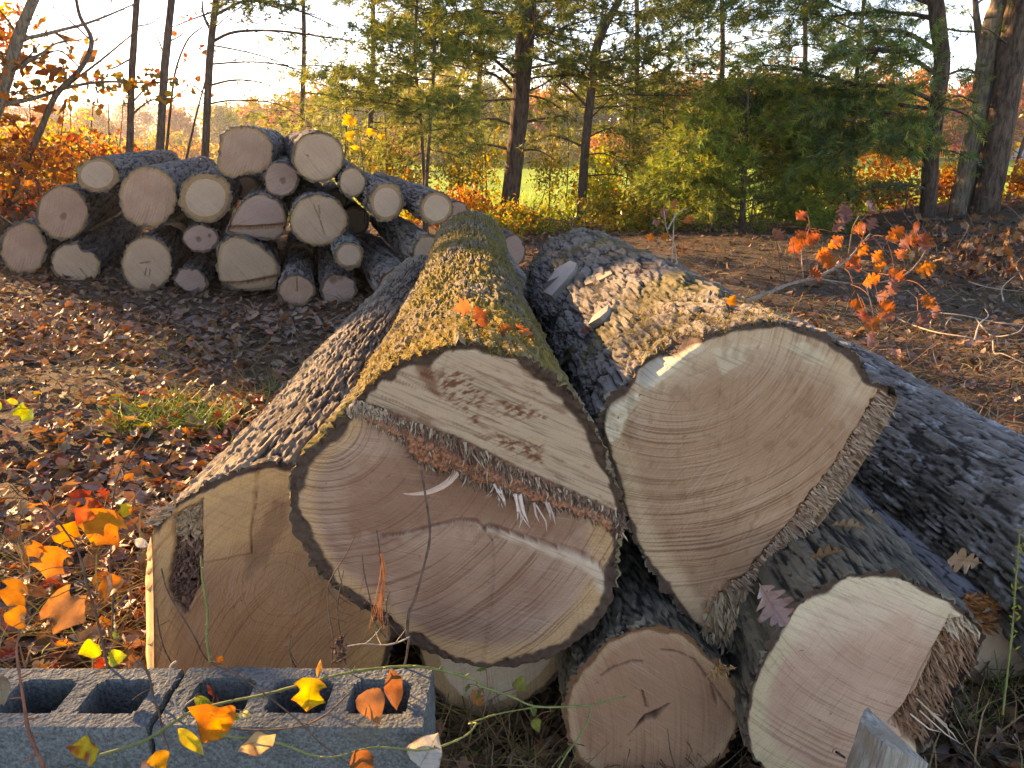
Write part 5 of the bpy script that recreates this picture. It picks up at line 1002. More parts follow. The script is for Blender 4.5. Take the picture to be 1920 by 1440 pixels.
make_tree('pine_tree', 'slimmer forked pine right of the large pine', T, .075, .04, [(pxline(a, 11.4, d), r, l) for a, d, r, l in L_] + ring_limbs(T, 10, 2.9, 7.6, 2.0, .02, .1) + ring_limbs(T, 12, 1.3, 3.0, 2.5, .012, .15, .15, taper=.1, leafy=.75), 'pine', PINE, .10, .028, M_TRUNK_T, every=.15, ratio=.5, start=.2)
# airy pines farther back, filling the gaps with light foliage
for k, (a_, y_, lab) in enumerate([(690, 14.0, 'airy pine behind the pine saplings right of the far pile'), (890, 14.5, 'airy pine behind and left of the large pine'), (1185, 14.0, 'airy pine between the forked pine and the young pines'), (1345, 13.2, 'airy pine rising behind the bushy young pine'), (1500, 13.6, 'airy pine behind the slender evergreen'), (560, 15.0, 'airy pine behind the topmost far logs')]):
    T = stand(pxline([(a_, 400), (a_ + 4, 250), (a_ + 10, 100), (a_ + 8, -20)], y_)); T = up(T, 7)
    make_tree('pine_tree', lab, T, .05, .03, ring_limbs(T, 20, .9, 4.2, 2.3, .012, .1, .12, taper=.1, leafy=.5) + ring_limbs(T, 7, 4.3, 6.8, 1.8, .015, .1), 'pine', PINE_L, .12, .042, M_TRUNK_T, every=.17, ratio=.5, start=.15)
# --- hemlock screen and trunks on the right
T = stand(pxline([(1738, 448), (1745, 300), (1758, 190), (1766, 120), (1760, 50), (1752, -20)], 9.5)); T = up(T, 9)
L_ = [([(1762, 100), (1700, 62), (1640, 58), (1570, 80)], -.5, .034, 1.7), ([(1758, 45), (1730, 30), (1640, 22), (1560, 30)], .4, .03, 1.7), ([(1756, 140), (1690, 98), (1630, 92), (1560, 95)], -.9, .03, 1.5), ([(1752, 190), (1690, 165), (1590, 155), (1490, 128), (1430, 122)], -.7, .028, 1.5), ([(1748, 250), (1680, 215), (1600, 205), (1520, 215)], -.6, .022, 1.7), ([(1744, 300), (1690, 270), (1620, 270), (1540, 290)], -.9, .02, 1.5), ([(1742, 355), (1690, 345), (1640, 352), (1590, 365)], -.5, .02, .9), ([(1750, 200), (1800, 210), (1840, 240)], -.5, .018, 1.4), ([(1746, 280), (1790, 285), (1820, 300)], -.5, .016, 1.3), ([(1756, 150), (1810, 130), (1850, 150)], .5, .018, 1.0), ([(1754, 10), (1660, -20), (1560, -30)], .6, .026, 1.6), ([(1750, 205), (1640, 190), (1540, 175), (1450, 190)], .5, .024, 1.5), ([(1748, 230), (1700, 240), (1660, 265)], -1.2, .02, 1.8)]
make_tree('hemlock_tree', 'dark evergreen with long drooping boughs sweeping left, right of centre', T, .095, .08, [(pxline(a, 9.5, d), r, l) for a, d, r, l in L_] + ring_limbs(T, 14, 2.5, 8.6, 2.6, .03, .25), 'hemlock', HEM, .14, .021, M_TRUNK, every=.11, ratio=.42, start=.14, jit=.05)
T = stand(pxline([(1588, 400), (1598, 270), (1608, 120), (1618, 20)], 10.6)); T = up(T, 5)
L_ = [([(1600, 230), (1540, 215), (1480, 230), (1420, 260)], .5, .014, 1.5), ([(1602, 180), (1530, 165), (1450, 175), (1380, 200)], -.6, .014, 1.3), ([(1606, 120), (1540, 85), (1460, 90), (1400, 110)], .4, .013, 1.5), ([(1598, 270), (1640, 260), (1700, 280)], -.6, .012, 1.7), ([(1602, 190), (1660, 175), (1710, 190)], .6, .012, 1.7), ([(1594, 320), (1540, 315), (1490, 330)], -.4, .012, 1.5), ([(1608, 90), (1660, 80), (1700, 100)], -.5, .012, 1.5), ([(1598, 250), (1560, 250), (1520, 270)], -1.3, .012, 1.7), ([(1612, 60), (1540, 30), (1470, 20), (1380, 40)], .5, .014, 1.6), ([(1615, 30), (1500, -10), (1400, -20), (1300, 0)], .5, .014, 1.5), ([(1600, 210), (1570, 190), (1540, 200)], -1.5, .010, 1.7)]
make_tree('hemlock_tree', 'slender evergreen with layered dark boughs left of the large right trunks', T, .032, .02, [(pxline(a, 10.6, d), r, l) for a, d, r, l in L_], 'hemlock', HEM, .15, .020, M_TRUNK_T, every=.11, ratio=.42, start=.1, jit=.05)
T = stand(pxline([(1392, 410), (1396, 300), (1402, 200), (1405, 150)], 9.8))
L_ = []
for k in range(36):
    f = k / 35; y0 = 432 - 265 * f; w = 175 * (1 - .55 * f) * random.uniform(.6, 1.25); sd = 1 if k % 2 else -1; L_.append(([(1398, y0), (1398 + sd * w * .5, y0 - 22), (1398 + sd * w, y0 + 10)], random.uniform(-1.3, 1.3), .009, 1.25))
make_tree('young_pine', 'bushy olive young pine reaching down to the ground at centre right', T, .05, .012, [(pxline(a, 9.8, d), r, l) for a, d, r, l in L_], 'pine', lambda n: pal(n, [(.20, .27, .055), (.29, .34, .06), (.13, .19, .045), (.36, .33, .06)], [3, 3, 2, 1]), .11, .021, M_TRUNK_T, every=.11, ratio=.5, start=.08, jit=.05)
T = stand(pxline([(1278, 400), (1270, 300), (1262, 220)], 10.8))
L_ = [([(1274 - 12 * k / 14, 390 - 12 * k), (1274 + (1 if k % 2 else -1) * 45, 372 - 12 * k), (1274 + (1 if k % 2 else -1) * 85, 390 - 12 * k)], random.uniform(-.8, .8), .006, 1.1) for k in range(14)]
make_tree('young_pine', 'smaller thin young pine just left of the bushy one', T, .03, .01, [(pxline(a, 10.8, d), r, l) for a, d, r, l in L_], 'pine', PINE_L, .10, .03, M_TRUNK_T, every=.12, ratio=.5, start=.1, jit=.04)
# feathery twigs at top right of the middle
# --- two-stemmed big tree on the right
T = stand(pxline([(1788, 452), (1808, 350), (1834, 220), (1850, 120), (1868, 30), (1885, -20)], 9.7)); T = up(T, 9)
make_tree('twin_trunk_tree', 'left sunlit stem of the large twin trees at the right, forking near the top', T, .125, .10, [(pxline([(1846, 150), (1838, 80), (1830, 20), (1826, -60)], 9.7, .3), .075, 0), (pxline([(1840, 200), (1800, 180), (1770, 190)], 9.7, -.5), .015, 1.0), (pxline([(1836, 60), (1780, 55), (1730, 30)], 9.7, .4), .015, .9)] + ring_limbs(T, 10, 3, 8.5, 2.4, .03, .1), 'pine', PINE, .10, .035, M_TRUNK_L, sides=18)
T = stand(pxline([(1838, 455), (1858, 330), (1884, 190), (1902, 80), (1918, -20)], 9.5)); T = up(T, 9)
make_tree('twin_trunk_tree', 'right thicker stem of the large twin trees at the right', T, .165, .13, [(pxline([(1900, 90), (1860, 60), (1840, 50)], 9.5, -.4), .012, 1.0), (pxline([(1906, 50), (1960, 40), (2000, 60)], 9.5, .4), .015, 1.2), (pxline([(1895, 130), (1930, 110)], 9.5, .4), .012, 1.2)] + ring_limbs(T, 10, 3, 8.5, 2.4, .03, .1), 'pine', PINE, .10, .035, M_TRUNK, sides=18)
T = stand(pxline([(1875, 455), (1890, 370), (1912, 290), (1940, 200)], 10.5)); T = up(T, 5)
make_tree('yellow_maple', 'thin dark leaning tree with flat yellow leaf layers at the right edge', T, .032, .018, [(pxline([(1890, 380), (1860, 372), (1845, 378)], 10.5, -.4), .006, 1.6), (pxline([(1895, 350), (1930, 340), (1960, 345)], 10.5, -.5), .006, 1.6), (pxline([(1885, 410), (1850, 412), (1835, 418)], 10.5, -.4), .006, 1.6), (pxline([(1890, 400), (1930, 395), (1960, 400)], 10.5, -.5), .006, 1.6), (pxline([(1912, 290), (1890, 270), (1880, 240)], 10.5, .3), .006, 1.4), (pxline([(1930, 230), (1910, 200), (1890, 180)], 10.5, .4), .006, 1.4)], 'leaf', lambda n: pal(n, [YEL, (.55, .33, .03), (.62, .27, .02)]), .075, .028, M_TRUNK_T, flat=.06)
T = stand(pxline([(1900, 455), (1906, 380), (1925, 300)], 10.9)); make_tree('sapling', 'thin dark stem beside the yellow-leaved tree at the right edge', T, .024, .015, [], 'leaf', AUT, .07, .06, M_TRUNK_T)
# thin understory stems in the middle
for k, (a_, b_, c_, y_) in enumerate([(1165, 1180, 190, 12.5), (1060, 1066, 180, 13.0), (905, 912, 250, 12.0), (640, 650, 120, 12.2), (730, 722, 120, 12.6), (1230, 1244, 150, 12.2)]):
    T = stand(pxline([(a_, 410), (b_, c_ + 100), (b_ - 5, c_)], y_)); make_tree('sapling', ['thin bare stem between the two middle pines and the young pines', 'thin bare stem directly right of the large pine', 'thin bare stem just left of the large pine', 'thin stem rising behind the topmost far logs', 'thin stem left of the pine saplings', 'thin bare stem left of the bushy young pine'][k], T, .014, .006, [(pxline([(b_, c_ + 60), (b_ + 30, c_ + 20), (b_ + 50, c_)], y_, .4), .005, .6), (pxline([(b_, c_ + 90), (b_ - 30, c_ + 60), (b_ - 50, c_ + 50)], y_, -.4), .005, .6)], 'leaf', OLIVE, .06, .07, M_TRUNK_T, sides=6)

# --- undergrowth along the edge of the clearing
YG = lambda n: pal(n, [(.26, .26, .03), (.36, .30, .03), (.14, .17, .03), YEL, (.34, .17, .03)], [3, 2, 3, 1, .8])
for k, (a_, b_, y_, h, r, cc, nn, sz, lab) in enumerate([
    (880, 420, 10.2, .85, .45, AUT, 700, .075, 'orange and red shrub left of the large pine'), (825, 395, 10.8, .7, .45, lambda n: pal(n, [YEL, ORG, (.3, .3, .03)]), 600, .075, 'yellow shrub beside the upper right log of the far pile'), (920, 450, 9.0, .55, .4, YG, 600, .06, 'yellow-green bush behind the far end of the mossy log'),
    (1000, 450, 9.6, .75, .5, YG, 800, .065, 'yellow-green bush at the foot of the large pine'), (1075, 455, 9.4, .65, .5, lambda n: pal(n, [YEL, (.3, .27, .03), (.14, .16, .03)]), 800, .06, 'golden bush at the foot of the forked pine'), (1150, 440, 10.2, .9, .55, YG, 800, .065, 'bush right of the forked pine, tallest of the green ones'), (1215, 450, 9.9, .7, .5, YG, 700, .065, 'bush left of the smaller young pine'),
    (1120, 345, 12.5, 1.0, .45, lambda n: pal(n, [(.30, .40, .03), (.4, .42, .04), YEL]), 260, .11, 'bright lime-leaved sapling beside the forked pine'), (1690, 440, 10.6, .6, .5, RUST, 220, .08, 'rust-coloured shrub left of the dark evergreen trunk'), (1770, 440, 10.8, .6, .4, AUT, 240, .08, 'orange shrub between the right trunks'), (1915, 455, 9.4, .6, .5, AUT, 300, .08, 'orange shrub at the right edge under the yellow-leaved tree'), (1660, 330, 12.5, 1.8, .8, AUT, 420, .10, 'orange tree glowing behind the dark evergreen'), (1560, 420, 10.8, .8, .5, OLIVE, 600, .07, 'olive shrub below the slender evergreen'), (1405, 446, 9.5, .75, .5, OLIVE, 700, .06, 'olive shrub at the foot of the bushy young pine'), (1330, 446, 9.6, .55, .45, YG, 500, .06, 'yellow-green shrub left of the bushy young pine foot')]):
    q = PY(a_, b_, y_); cloud_tree('shrub', lab, q, h * (.66 if k < 7 else 1), r, .012, cc, int(nn * (.55 if k < 7 else .8)), sz * 1.4, 'clump', 26, 0, .0, cat='shrub', group='undergrowth along the field edge', shell=.25, nl=10)
# --- trees beyond the field
kinds_t = [('orange autumn tree beyond the field', AUT), ('olive tree beyond the field', OLIVE), ('bare mauve-brown tree beyond the field', lambda n: pal(n, [(.17, .11, .095), (.22, .145, .12), (.26, .15, .07)])), ('rust tree beyond the field', RUST), ('dark pine beyond the field', PINE)]
spots_t = [(-120, 46, 5.5, 1), (-40, 52, 6, 0), (40, 60, 6.0, 2), (120, 62, 5.6, 3), (190, 58, 5.0, 0), (270, 66, 5.6, 2), (350, 60, 5.2, 3), (430, 56, 5.2, 1), (490, 60, 6.2, 0), (545, 52, 6.0, 3), (600, 50, 6.6, 0), (650, 46, 6.2, 1), (700, 52, 6.6, 1), (760, 56, 8.5, 4), (820, 48, 8.5, 1), (862, 62, 11.0, 2), (900, 50, 7.2, 4), (950, 48, 6.6, 1), (1010, 52, 7.0, 0), (1060, 58, 8.8, 2), (1100, 46, 6.5, 1), (1150, 52, 9.2, 2), (1195, 45, 7.0, 4), (1240, 50, 8.2, 0), (1290, 46, 7.5, 3), (1350, 50, 8, 1), (1420, 46, 8, 0), (1490, 52, 8, 3), (1560, 45, 7.5, 1), (1630, 50, 8, 0), (1700, 46, 7.5, 0), (1780, 50, 8, 3), (1850, 46, 8, 0), (1930, 50, 9, 0), (2020, 46, 8, 1)]
order = ['first', 'second', 'third', 'fourth', 'fifth', 'sixth', 'seventh', 'eighth', 'ninth', 'tenth', 'eleventh', 'twelfth']; cnt = {}
for a_, y_, h, k in spots_t:
    y_ *= 1.6; h *= 1.15 if k == 2 else .95; q = PY(a_, 340, y_); cnt[k] = cnt.get(k, 0) + 1
    cloud_tree('far_tree', kinds_t[k][0] + f', {order[cnt[k] - 1]} of its colour from the left', q, h, h * (.36 if k != 4 else .26), .14, kinds_t[k][1], 950, .80 if k != 2 else .46, 'clump', 40, 0, .08, group='trees beyond the field')
# --- a grey-blue shed roof and wall glimpsed between the right trunks
q = PY(1866, 372, 75.); g = float(gh(q[0], q[1])); b = thing('shed', 'grey-blue shed glimpsed between the right-hand trunks beyond the field', 'shed', (q[0], q[1], g))
def boxm(x0, x1, y0, y1, z0, z1): return np.array([(x, y, z) for z in (z0, z1) for y in (y0, y1) for x in (x0, x1)], float), np.array([[0, 2, 3, 1], [4, 5, 7, 6], [0, 1, 5, 4], [2, 6, 7, 3], [0, 4, 6, 2], [1, 3, 7, 5]])
V, Fq = boxm(q[0] - 3, q[0] + 3, q[1] - 2, q[1] + 2, g - .3, g + 2.2); link('wall', mk('wall', V, Fq, mat_plain('painted_boards', (.13, .18, .25), (.18, .24, .32), 3, .8, .3, (6, 6, .3)), smooth=False), b)
x0, x1, y0, y1 = q[0] - 3.3, q[0] + 3.3, q[1] - 2.3, q[1] + 2.3; V = np.array([(x0, y0, g + 2.15), (x1, y0, g + 2.15), (x1, q[1], g + 3.4), (x0, q[1], g + 3.4), (x0, y1, g + 2.15), (x1, y1, g + 2.15)]); link('roof', mk('roof', V, np.array([[0, 1, 2, 3], [3, 2, 5, 4]]), mat_plain('metal_roof', (.20, .22, .26), (.28, .30, .34), 3, .5, .2), smooth=False), b)
V, Fq = boxm(q[0] - .5, q[0] + .5, q[1] - 2.06, q[1] - 1.99, g - .1, g + 1.9); link('door', mk('door', V, Fq, mat_plain('shed_door', (.5, .5, .5), (.6, .6, .6), 3)), b)
# ------------------------------------------------------------------ concrete blocks in front
m = NT('concrete'); p = gpos(m); n1 = m.noise(p, 190, 4, .7); n2 = m.noise(p, 9, 4, .6); vo = m.new('TexVoronoi', {'Vector': p, 'Scale': 210.0}).outputs['Distance']
col = m.mix(m.ss(n1, .3, .7), (.062, .070, .068), (.165, .182, .178)); col = m.mix(m.ss(n2, .38, .7), col, m.mix(1.0, col, (.66, .68, .66), 'MULTIPLY')); col = m.mix(m.math('MULTIPLY', m.ss(m.noise(p, 4, 4, .7), .58, .7), .45), col, (.17, .15, .10))
M_CON = m.surf(col, .95, m.bump(m.math('ADD', n1, m.math('MULTIPLY', vo, .9)), .8, .0022), .15)
def cinder_mesh(L, D, Hh, seed, x0=0.0):
    st = .005; nx, ny, nz = round(L / st), round(D / st), 14
    X, Y = np.meshgrid((np.arange(nx) + .5) * st, (np.arange(ny) + .5) * st, indexing='ij'); occ = np.ones((nx, ny), bool)
    t = .028; cw = (L - 4 * .030) / 3
    for k in range(3):
        cx = .030 + cw / 2 + k * (cw + .030); dx = np.maximum(np.abs(X - cx) - cw / 2 + .016, 0); dy = np.maximum(np.abs(Y - D / 2) - (D / 2 - t) + .016, 0); occ &= np.hypot(dx, dy) > .016
    idx = lambda i, j, k: (i * (ny + 1) + j) * (nz + 1) + k
    F = []
    I, J = np.nonzero(occ)
    for k, fl in ((nz, 0), (0, 1)):
        q = np.stack([idx(I, J, k), idx(I + 1, J, k), idx(I + 1, J + 1, k), idx(I, J + 1, k)], 1); F.append(q[:, ::-1] if fl else q)
    pad = np.pad(occ, 1)
    for dx, dy, a, b in ((1, 0, (1, 0), (1, 1)), (-1, 0, (0, 1), (0, 0)), (0, 1, (1, 1), (0, 1)), (0, -1, (0, 0), (1, 0))):
        e = occ & ~pad[1 + dx:nx + 1 + dx, 1 + dy:ny + 1 + dy]; I, J = np.nonzero(e)
        for k in range(nz): F.append(np.stack([idx(I + a[0], J + a[1], k), idx(I + b[0], J + b[1], k), idx(I + b[0], J + b[1], k + 1), idx(I + a[0], J + a[1], k + 1)], 1))
    F = np.concatenate(F); i, j, k = np.meshgrid(np.arange(nx + 1), np.arange(ny + 1), np.arange(nz + 1), indexing='ij')
    zz = np.linspace(0, 1, nz + 1) ** .6; V = np.stack([i * st, j * st, zz[k] * Hh], -1).reshape(-1, 3).astype(float)
    # rounded worn edges
    for a, lim in ((0, L), (1, D)):
        top = sst(Hh - .006, Hh, V[:, 2]); s = np.where(V[:, a] < 1e-6, 1, np.where(V[:, a] > lim - 1e-4, -1, 0)); V[:, a] += s * .0025 * top
    n = lambda s: (fbm(V[:, 0] * 130 + seed, V[:, 1] * 130 + V[:, 2] * 97, s, 2) - .5); V = V + np.stack([n(1), n(2), n(3)], 1) * .0032 + np.stack([0 * V[:, 0], 0 * V[:, 0], (fbm(V[:, 0] * 22 + seed, V[:, 1] * 22, 6, 2) - .5) * .004], 1)
    used = np.unique(F); mp = np.zeros(len(V), int); mp[used] = np.arange(len(used)); return V[used], mp[F]
zb = 1.2 - .81; q_r = gnd(812, 1249, zb); q_f = gnd(812, 1363, zb); BL, BD, BH = .39, q_r[1] - q_f[1], .19
CB = cinder_mesh(BL, BD, BH, 1); cbm = mk('cinder_block', CB[0], CB[1], M_CON, None, False)
for bx, bz, lab in ((q_r[0] - BL, zb - BH, 'grey concrete block with three square cells, the right one in the front row'), (q_r[0] - 2 * BL - .007, zb - BH - .002, 'grey concrete block with three square cells, the one cut by the left edge'), (q_r[0] - BL + .004, zb - 2 * BH - .004, 'grey concrete block underneath the right one of the front row'), (q_r[0] - 2 * BL - .02, zb - 2 * BH - .006, 'grey concrete block underneath the left one of the front row')):
    o = link('cinder_block', cbm); o.location = (float(bx), float(q_f[1]), float(bz)); o.rotation_euler = (0, 0, random.uniform(-.012, .012)); o['label'] = lab; o['category'] = 'concrete block'; o['group'] = 'concrete blocks set in a low wall'
BLK_Z = 1.2
# ------------------------------------------------------------------ grey timber post at lower right
top = np.array([P(1625, 1324, 1.24), P(1738, 1432, 1.20), P(1662, 1400, 1.12), P(1612, 1352, 1.19)]); bot = np.array([P(1545, 1560, 1.34), P(1700, 1640, 1.27), P(1610, 1620, 1.16), P(1520, 1570, 1.25)]); bot[:, 2] = np.minimum(bot[:, 2], -.03)
V = []; n = 14
for k in range(n):
    f = k / (n - 1); r4 = top * (1 - f) + bot * f
    for a in range(4):
        for b in range(6): V.append(r4[a] * (1 - b / 6) + r4[(a + 1) % 4] * (b / 6))
V = np.array(V) + rng.normal(0, .0012, (len(V), 3)); i = np.arange(n - 1)[:, None] * 24; j = np.arange(24)[None]; k = (j + 1) % 24
V = np.concatenate([V, [top.mean(0)]]); Fq = np.stack([i + j, i + k, i + 24 + k, i + 24 + j], -1).reshape(-1, 4); Ft = np.stack([np.full(24, n * 24), np.arange(24), (np.arange(24) + 1) % 24], 1)
root = thing('timber_post', 'weathered grey timber post end in front of the pale log, bottom right', 'post', bot.mean(0))
m = NT('weathered_wood'); p = gpos(m); n1 = m.noise(m.vmul(p, (1, 1, .12)), 120, 4, .7); n2 = m.noise(p, 14, 4); col = m.mix(m.ss(n1, .3, .7), (.14, .125, .10), (.34, .31, .26)); col = m.mix(m.ss(n2, .5, .7), col, (.20, .165, .12)); M_WGR = m.surf(col, .9, m.bump(n1, .8, .004), .2)
link('post_body', mk('post_body', V, [Fq, Ft], M_WGR, None, False), root)
a = P(1583, 1420, 1.21); b = P(1568, 1410, 1.17); V, Q = tubes([([a, b], .0018), ([b, b + (b - a) * .08], .0045)], 8); link('nail', mk('nail', V, Q, mat_plain('rusty_nail', (.02, .018, .017), (.06, .045, .04), 80, .5)), root)

# ------------------------------------------------------------------ helpers for single leaves and stems
hero = {}
def hero_leaf(px_, py_, z, ln, ang, kind, col, parent=None, label=None, tilt=(0, 0), fold=.3, bend=.6, name='leaf', width=1.0, group=None, pt=None, c2=None):
    """leaf whose middle shows at px_,py_; ln = length in picture px, ang = direction of its tip (degrees, 0 right, 90 up)"""
    ln = ln * (.88 if parent is not None else 1); V, Fq, L = leaf_tpl(kind, 3); V = V * [1, width * (.78 if kind == 'oak' else 1), 1]; V = curl(V, fold, bend, .07, random.randint(0, 999)); V = V - V[len(V) // 2]
    c = P(px_, py_, z) if pt is None else np.asarray(pt); dep = (c - CAM) @ FWD; s = ln / F * dep; a = math.radians(ang)
    x = RGT * math.cos(a) + UPV * math.sin(a); n = unit(-FWD + x * tilt[0] + np.cross(-FWD, x) * tilt[1]); x = unit(x - n * (x @ n)); y = np.cross(n, x)
    W = c + (V[:, :1] * x + V[:, 1:2] * y + V[:, 2:3] * n) * s
    cc = np.tile(tuple(col) + (1,), (len(V), 1)).astype(float)
    if c2 is not None: t = sst(.35, .65, fbm(L[:, 0] * 3 + px_, L[:, 1] * 3 + 5, 7, 2))[:, None]; cc[:, :3] = cc[:, :3] * (1 - t) + np.array(c2) * t
    o = link(name, mk(name, W, Fq, M_HERO, {'col': cc, 'lco': L}), parent)
    if parent is None: o['category'] = 'leaf'
    if label: o['label'] = label
    if group: o['group'] = group
    return o
M_GREENSTEM = mat_plain('green_stem', (.10, .12, .03), (.18, .19, .06), 60, .6, .3); M_BROWNSTEM = mat_plain('brown_stem', (.06, .035, .022), (.14, .085, .055), 70, .85, .5); M_PALESTEM = mat_plain('pale_stem', (.26, .21, .15), (.40, .34, .26), 60, .85, .5); M_GREYSTEM = mat_plain('grey_stem', (.14, .115, .085), (.26, .22, .17), 60, .85, .5); M_REDSTEM = mat_plain('red_stem', (.14, .05, .03), (.26, .10, .05), 60, .8, .4)
def stem3(pts, zs, n=None):
    pts = np.asarray(pts, float); zs = np.broadcast_to(np.asarray(zs, float), (len(pts),)); return spline(P(pts[:, 0], pts[:, 1], zs), n or len(pts) * 6)
def stem(name, lines, mat, parent, thorns=None, sides=6):
    """lines: (polyline3d, r0, r1)"""
    ls = [(l, np.linspace(a, b, len(l)) * (1 + .12 * rng.normal(size=len(l)))) for l, a, b in lines]
    if thorns:
        for l, a, b in lines:
            for k in range(2, len(l) - 1, thorns):
                d = unit(l[k + 1] - l[k]); s = unit(np.cross(d, rng.normal(size=3))); ls.append(([l[k], l[k] + s * a * 2.6 + d * a * 1.0, l[k] + s * a * 4.4 + d * a * 1.8], np.array([a * .7, a * .35, a * .06])))
    V, Q = tubes(ls, sides); return link(name, mk(name, V, Q, mat), parent)
M_TAN = (.40, .26, .15)

# --- thorny green vine over the blocks
root = thing('thorny_vine', 'long green thorny vine arching across the concrete blocks to the reddish log', 'vine', gnd(700, 1440))
v1 = px(*z7, [(400, 1100), (560, 1050), (650, 1000), (760, 930), (900, 890), (1050, 860), (1200, 820), (1350, 780), (1500, 755), (1650, 745), (1780, 765), (1900, 800)]).tolist() + px(*z8, [(200, 480), (300, 515), (370, 545), (460, 548), (560, 540), (665, 515)]).tolist()
stem('stem', [(stem3(v1, np.linspace(1.12, 1.30, len(v1)), 150), .0021, .0016)], M_GREENSTEM, root, 7)
br = px(*z8, [(553, 550), (540, 600), (510, 650), (480, 690), (440, 760)]).tolist(); stem('stem', [(stem3(br, np.linspace(1.28, 1.2, 5), 40), .0014, .0012)], M_GREENSTEM, root, 5)
for a_, b_, l_, an, w_ in [(905, 1258, 24, 200, .5), (880, 1290, 20, 250, .5), (985, 1275, 34, 300, .9), (1015, 1355, 30, 280, .8), (1006, 1335, 22, 250, .7), (900, 1305, 24, 230, .4)]: hero_leaf(a_, b_, 1.30, l_, an, 'heart', (.10, .16, .04) if l_ < 30 else (.22, .24, .05), root, None, (random.uniform(-.5, .5), .4), width=w_)
root = thing('thorny_vine', 'green thorny vine running low along the front face of the concrete blocks', 'vine', gnd(900, 1440))
v2 = px(*z7, [(880, 1020), (1100, 1050), (1300, 1110), (1500, 1070), (1700, 1080), (1850, 1030), (1905, 975)]).tolist() + px(*z8, [(170, 600), (260, 570), (380, 548)]).tolist()
stem('stem', [(stem3(v2, np.linspace(1.07, 1.28, len(v2)), 110), .0015, .0012)], M_GREENSTEM, root, 7)
root = thing('thorny_vine', 'upright green thorny shoot in front of the hewn left log', 'vine', P(400, 1250, 1.3))
stem('stem', [(stem3(px((0, 700), 2.571, [(968, 880), (978, 1000), (1000, 1150), (997, 1280), (1015, 1395)]), np.linspace(1.42, 1.33, 5), 50), .0016, .0022)], M_GREENSTEM, root, 4)
hero_leaf(408, 1232, 1.32, 20, 60, 'ovate', ORG, root, None)
# slender green and yellow leaf cluster on the right block
root = thing('leaf_sprig', 'slender green and yellow leaves with a dark red one lying over the right block', 'leaf sprig', P(420, 1320, 1.2))
for a_, b_, l_, an, c_, w_ in [(392, 1312, 62, -38, (.20, .28, .03), .5), (430, 1330, 62, -12, (.26, .34, .03), .5), (390, 1295, 34, 105, (.10, .012, .012), .5), (405, 1308, 22, 80, (.10, .015, .015), .5), (466, 1333, 22, -20, (.5, .5, .2), .8)]: hero_leaf(a_, b_, 1.19, l_, an, 'ovate', c_, root, None, (.1, .5), width=w_)
stem('stem', [(stem3([(372, 1300), (395, 1318), (440, 1330), (470, 1335)], 1.2, 20), .0012, .0008)], M_BROWNSTEM, root)
# --- brown twigs before the central log
root = thing('twig', 'tall thin brown twig standing before the central log face', 'twig', P(765, 1250, 1.3))
stem('stem', [(stem3(px(*z5, [(633, 615), (650, 720), (668, 860), (655, 960), (610, 1130), (582, 1200), (575, 1290)]), np.linspace(1.32, 1.33, 7), 60), .0017, .0028), (stem3(px(*z5, [(585, 1290), (570, 1390), (555, 1440)]), 1.33, 14), .002, .002)], M_BROWNSTEM, root)
root = thing('pine_needle_bunch', 'rusty orange bunch of pine needles hanging on a twig', 'pine needles', P(715, 1100, 1.3))
ls = []
for k in range(6):
    a0 = px(*z5, [(472 + rng.normal(0, 4), 955), (478 + rng.normal(0, 8), 1050), (455 + k * 7 - 18, 1180), (420 + k * 12, 1250 + rng.normal(0, 25))]); ls.append((stem3(a0, 1.32 + rng.normal(0, .004), 14), .0009, .0007))
stem('needle', ls, mat_plain('rust_needle', (.38, .10, .025), (.55, .18, .05), 60, .7, .2), root)
stem('stem', [(stem3(px(*z5, [(450, 860), (462, 940), (470, 1040), (478, 1150)]), 1.325, 20), .0010, .0010)], M_BROWNSTEM, root)
for k, (lab, q, zz) in enumerate([('thin bent twig at the left of the needle bunch', [(365, 870), (330, 950), (262, 1060), (250, 1110), (255, 1200), (270, 1300), (265, 1420)], 1.34), ('short reddish twig between the bent twig and the needle bunch', [(390, 955), (400, 1040), (425, 1150), (440, 1230), (490, 1300)], 1.32), ('forked thin twig low before the left log', [(315, 1025), (300, 1100), (290, 1180), (300, 1290)], 1.35), ('pale horizontal twig with knots below the central log', [(330, 1335), (400, 1325), (480, 1330), (540, 1318), (585, 1295)], 1.28), ('small dark forked twig in front of the left log', [(100, 1290), (92, 1340), (100, 1380), (118, 1420)], 1.36), ('thin twig rising beside the pine needles', [(505, 1110), (490, 1160), (495, 1230), (500, 1310)], 1.32)]):
    root = thing('twig', lab, 'twig', P(600, 1250, 1.3)); l_ = stem3(px(*z5, q), zz, 40); br_ = []
    for t_ in (10, 18, 27): d = unit(l_[t_ + 1] - l_[t_]); br_.append((limb_path(l_[t_], d + rng.normal(0, .7, 3), .025 + .02 * rng.random(), .0, 5), .0008, .0004))
    stem('stem', [(l_, .0009, .0013)] + br_, M_PALESTEM if k == 3 else M_BROWNSTEM, root)
root = thing('seed_head', 'small dark dried seed head between the twigs below the central log', 'seed head', P(640, 1215, 1.3)); ls = []
for k in range(26): q = P(637 + rng.normal(0, 6), 1195 + k * 1.9, 1.32); ls.append((limb_path(q, rng.normal(0, 1, 3), .012, 0, 4), .0022, .0006))
stem('husk', ls, mat_plain('dark_husk', (.05, .025, .02), (.12, .06, .045), 80), root)
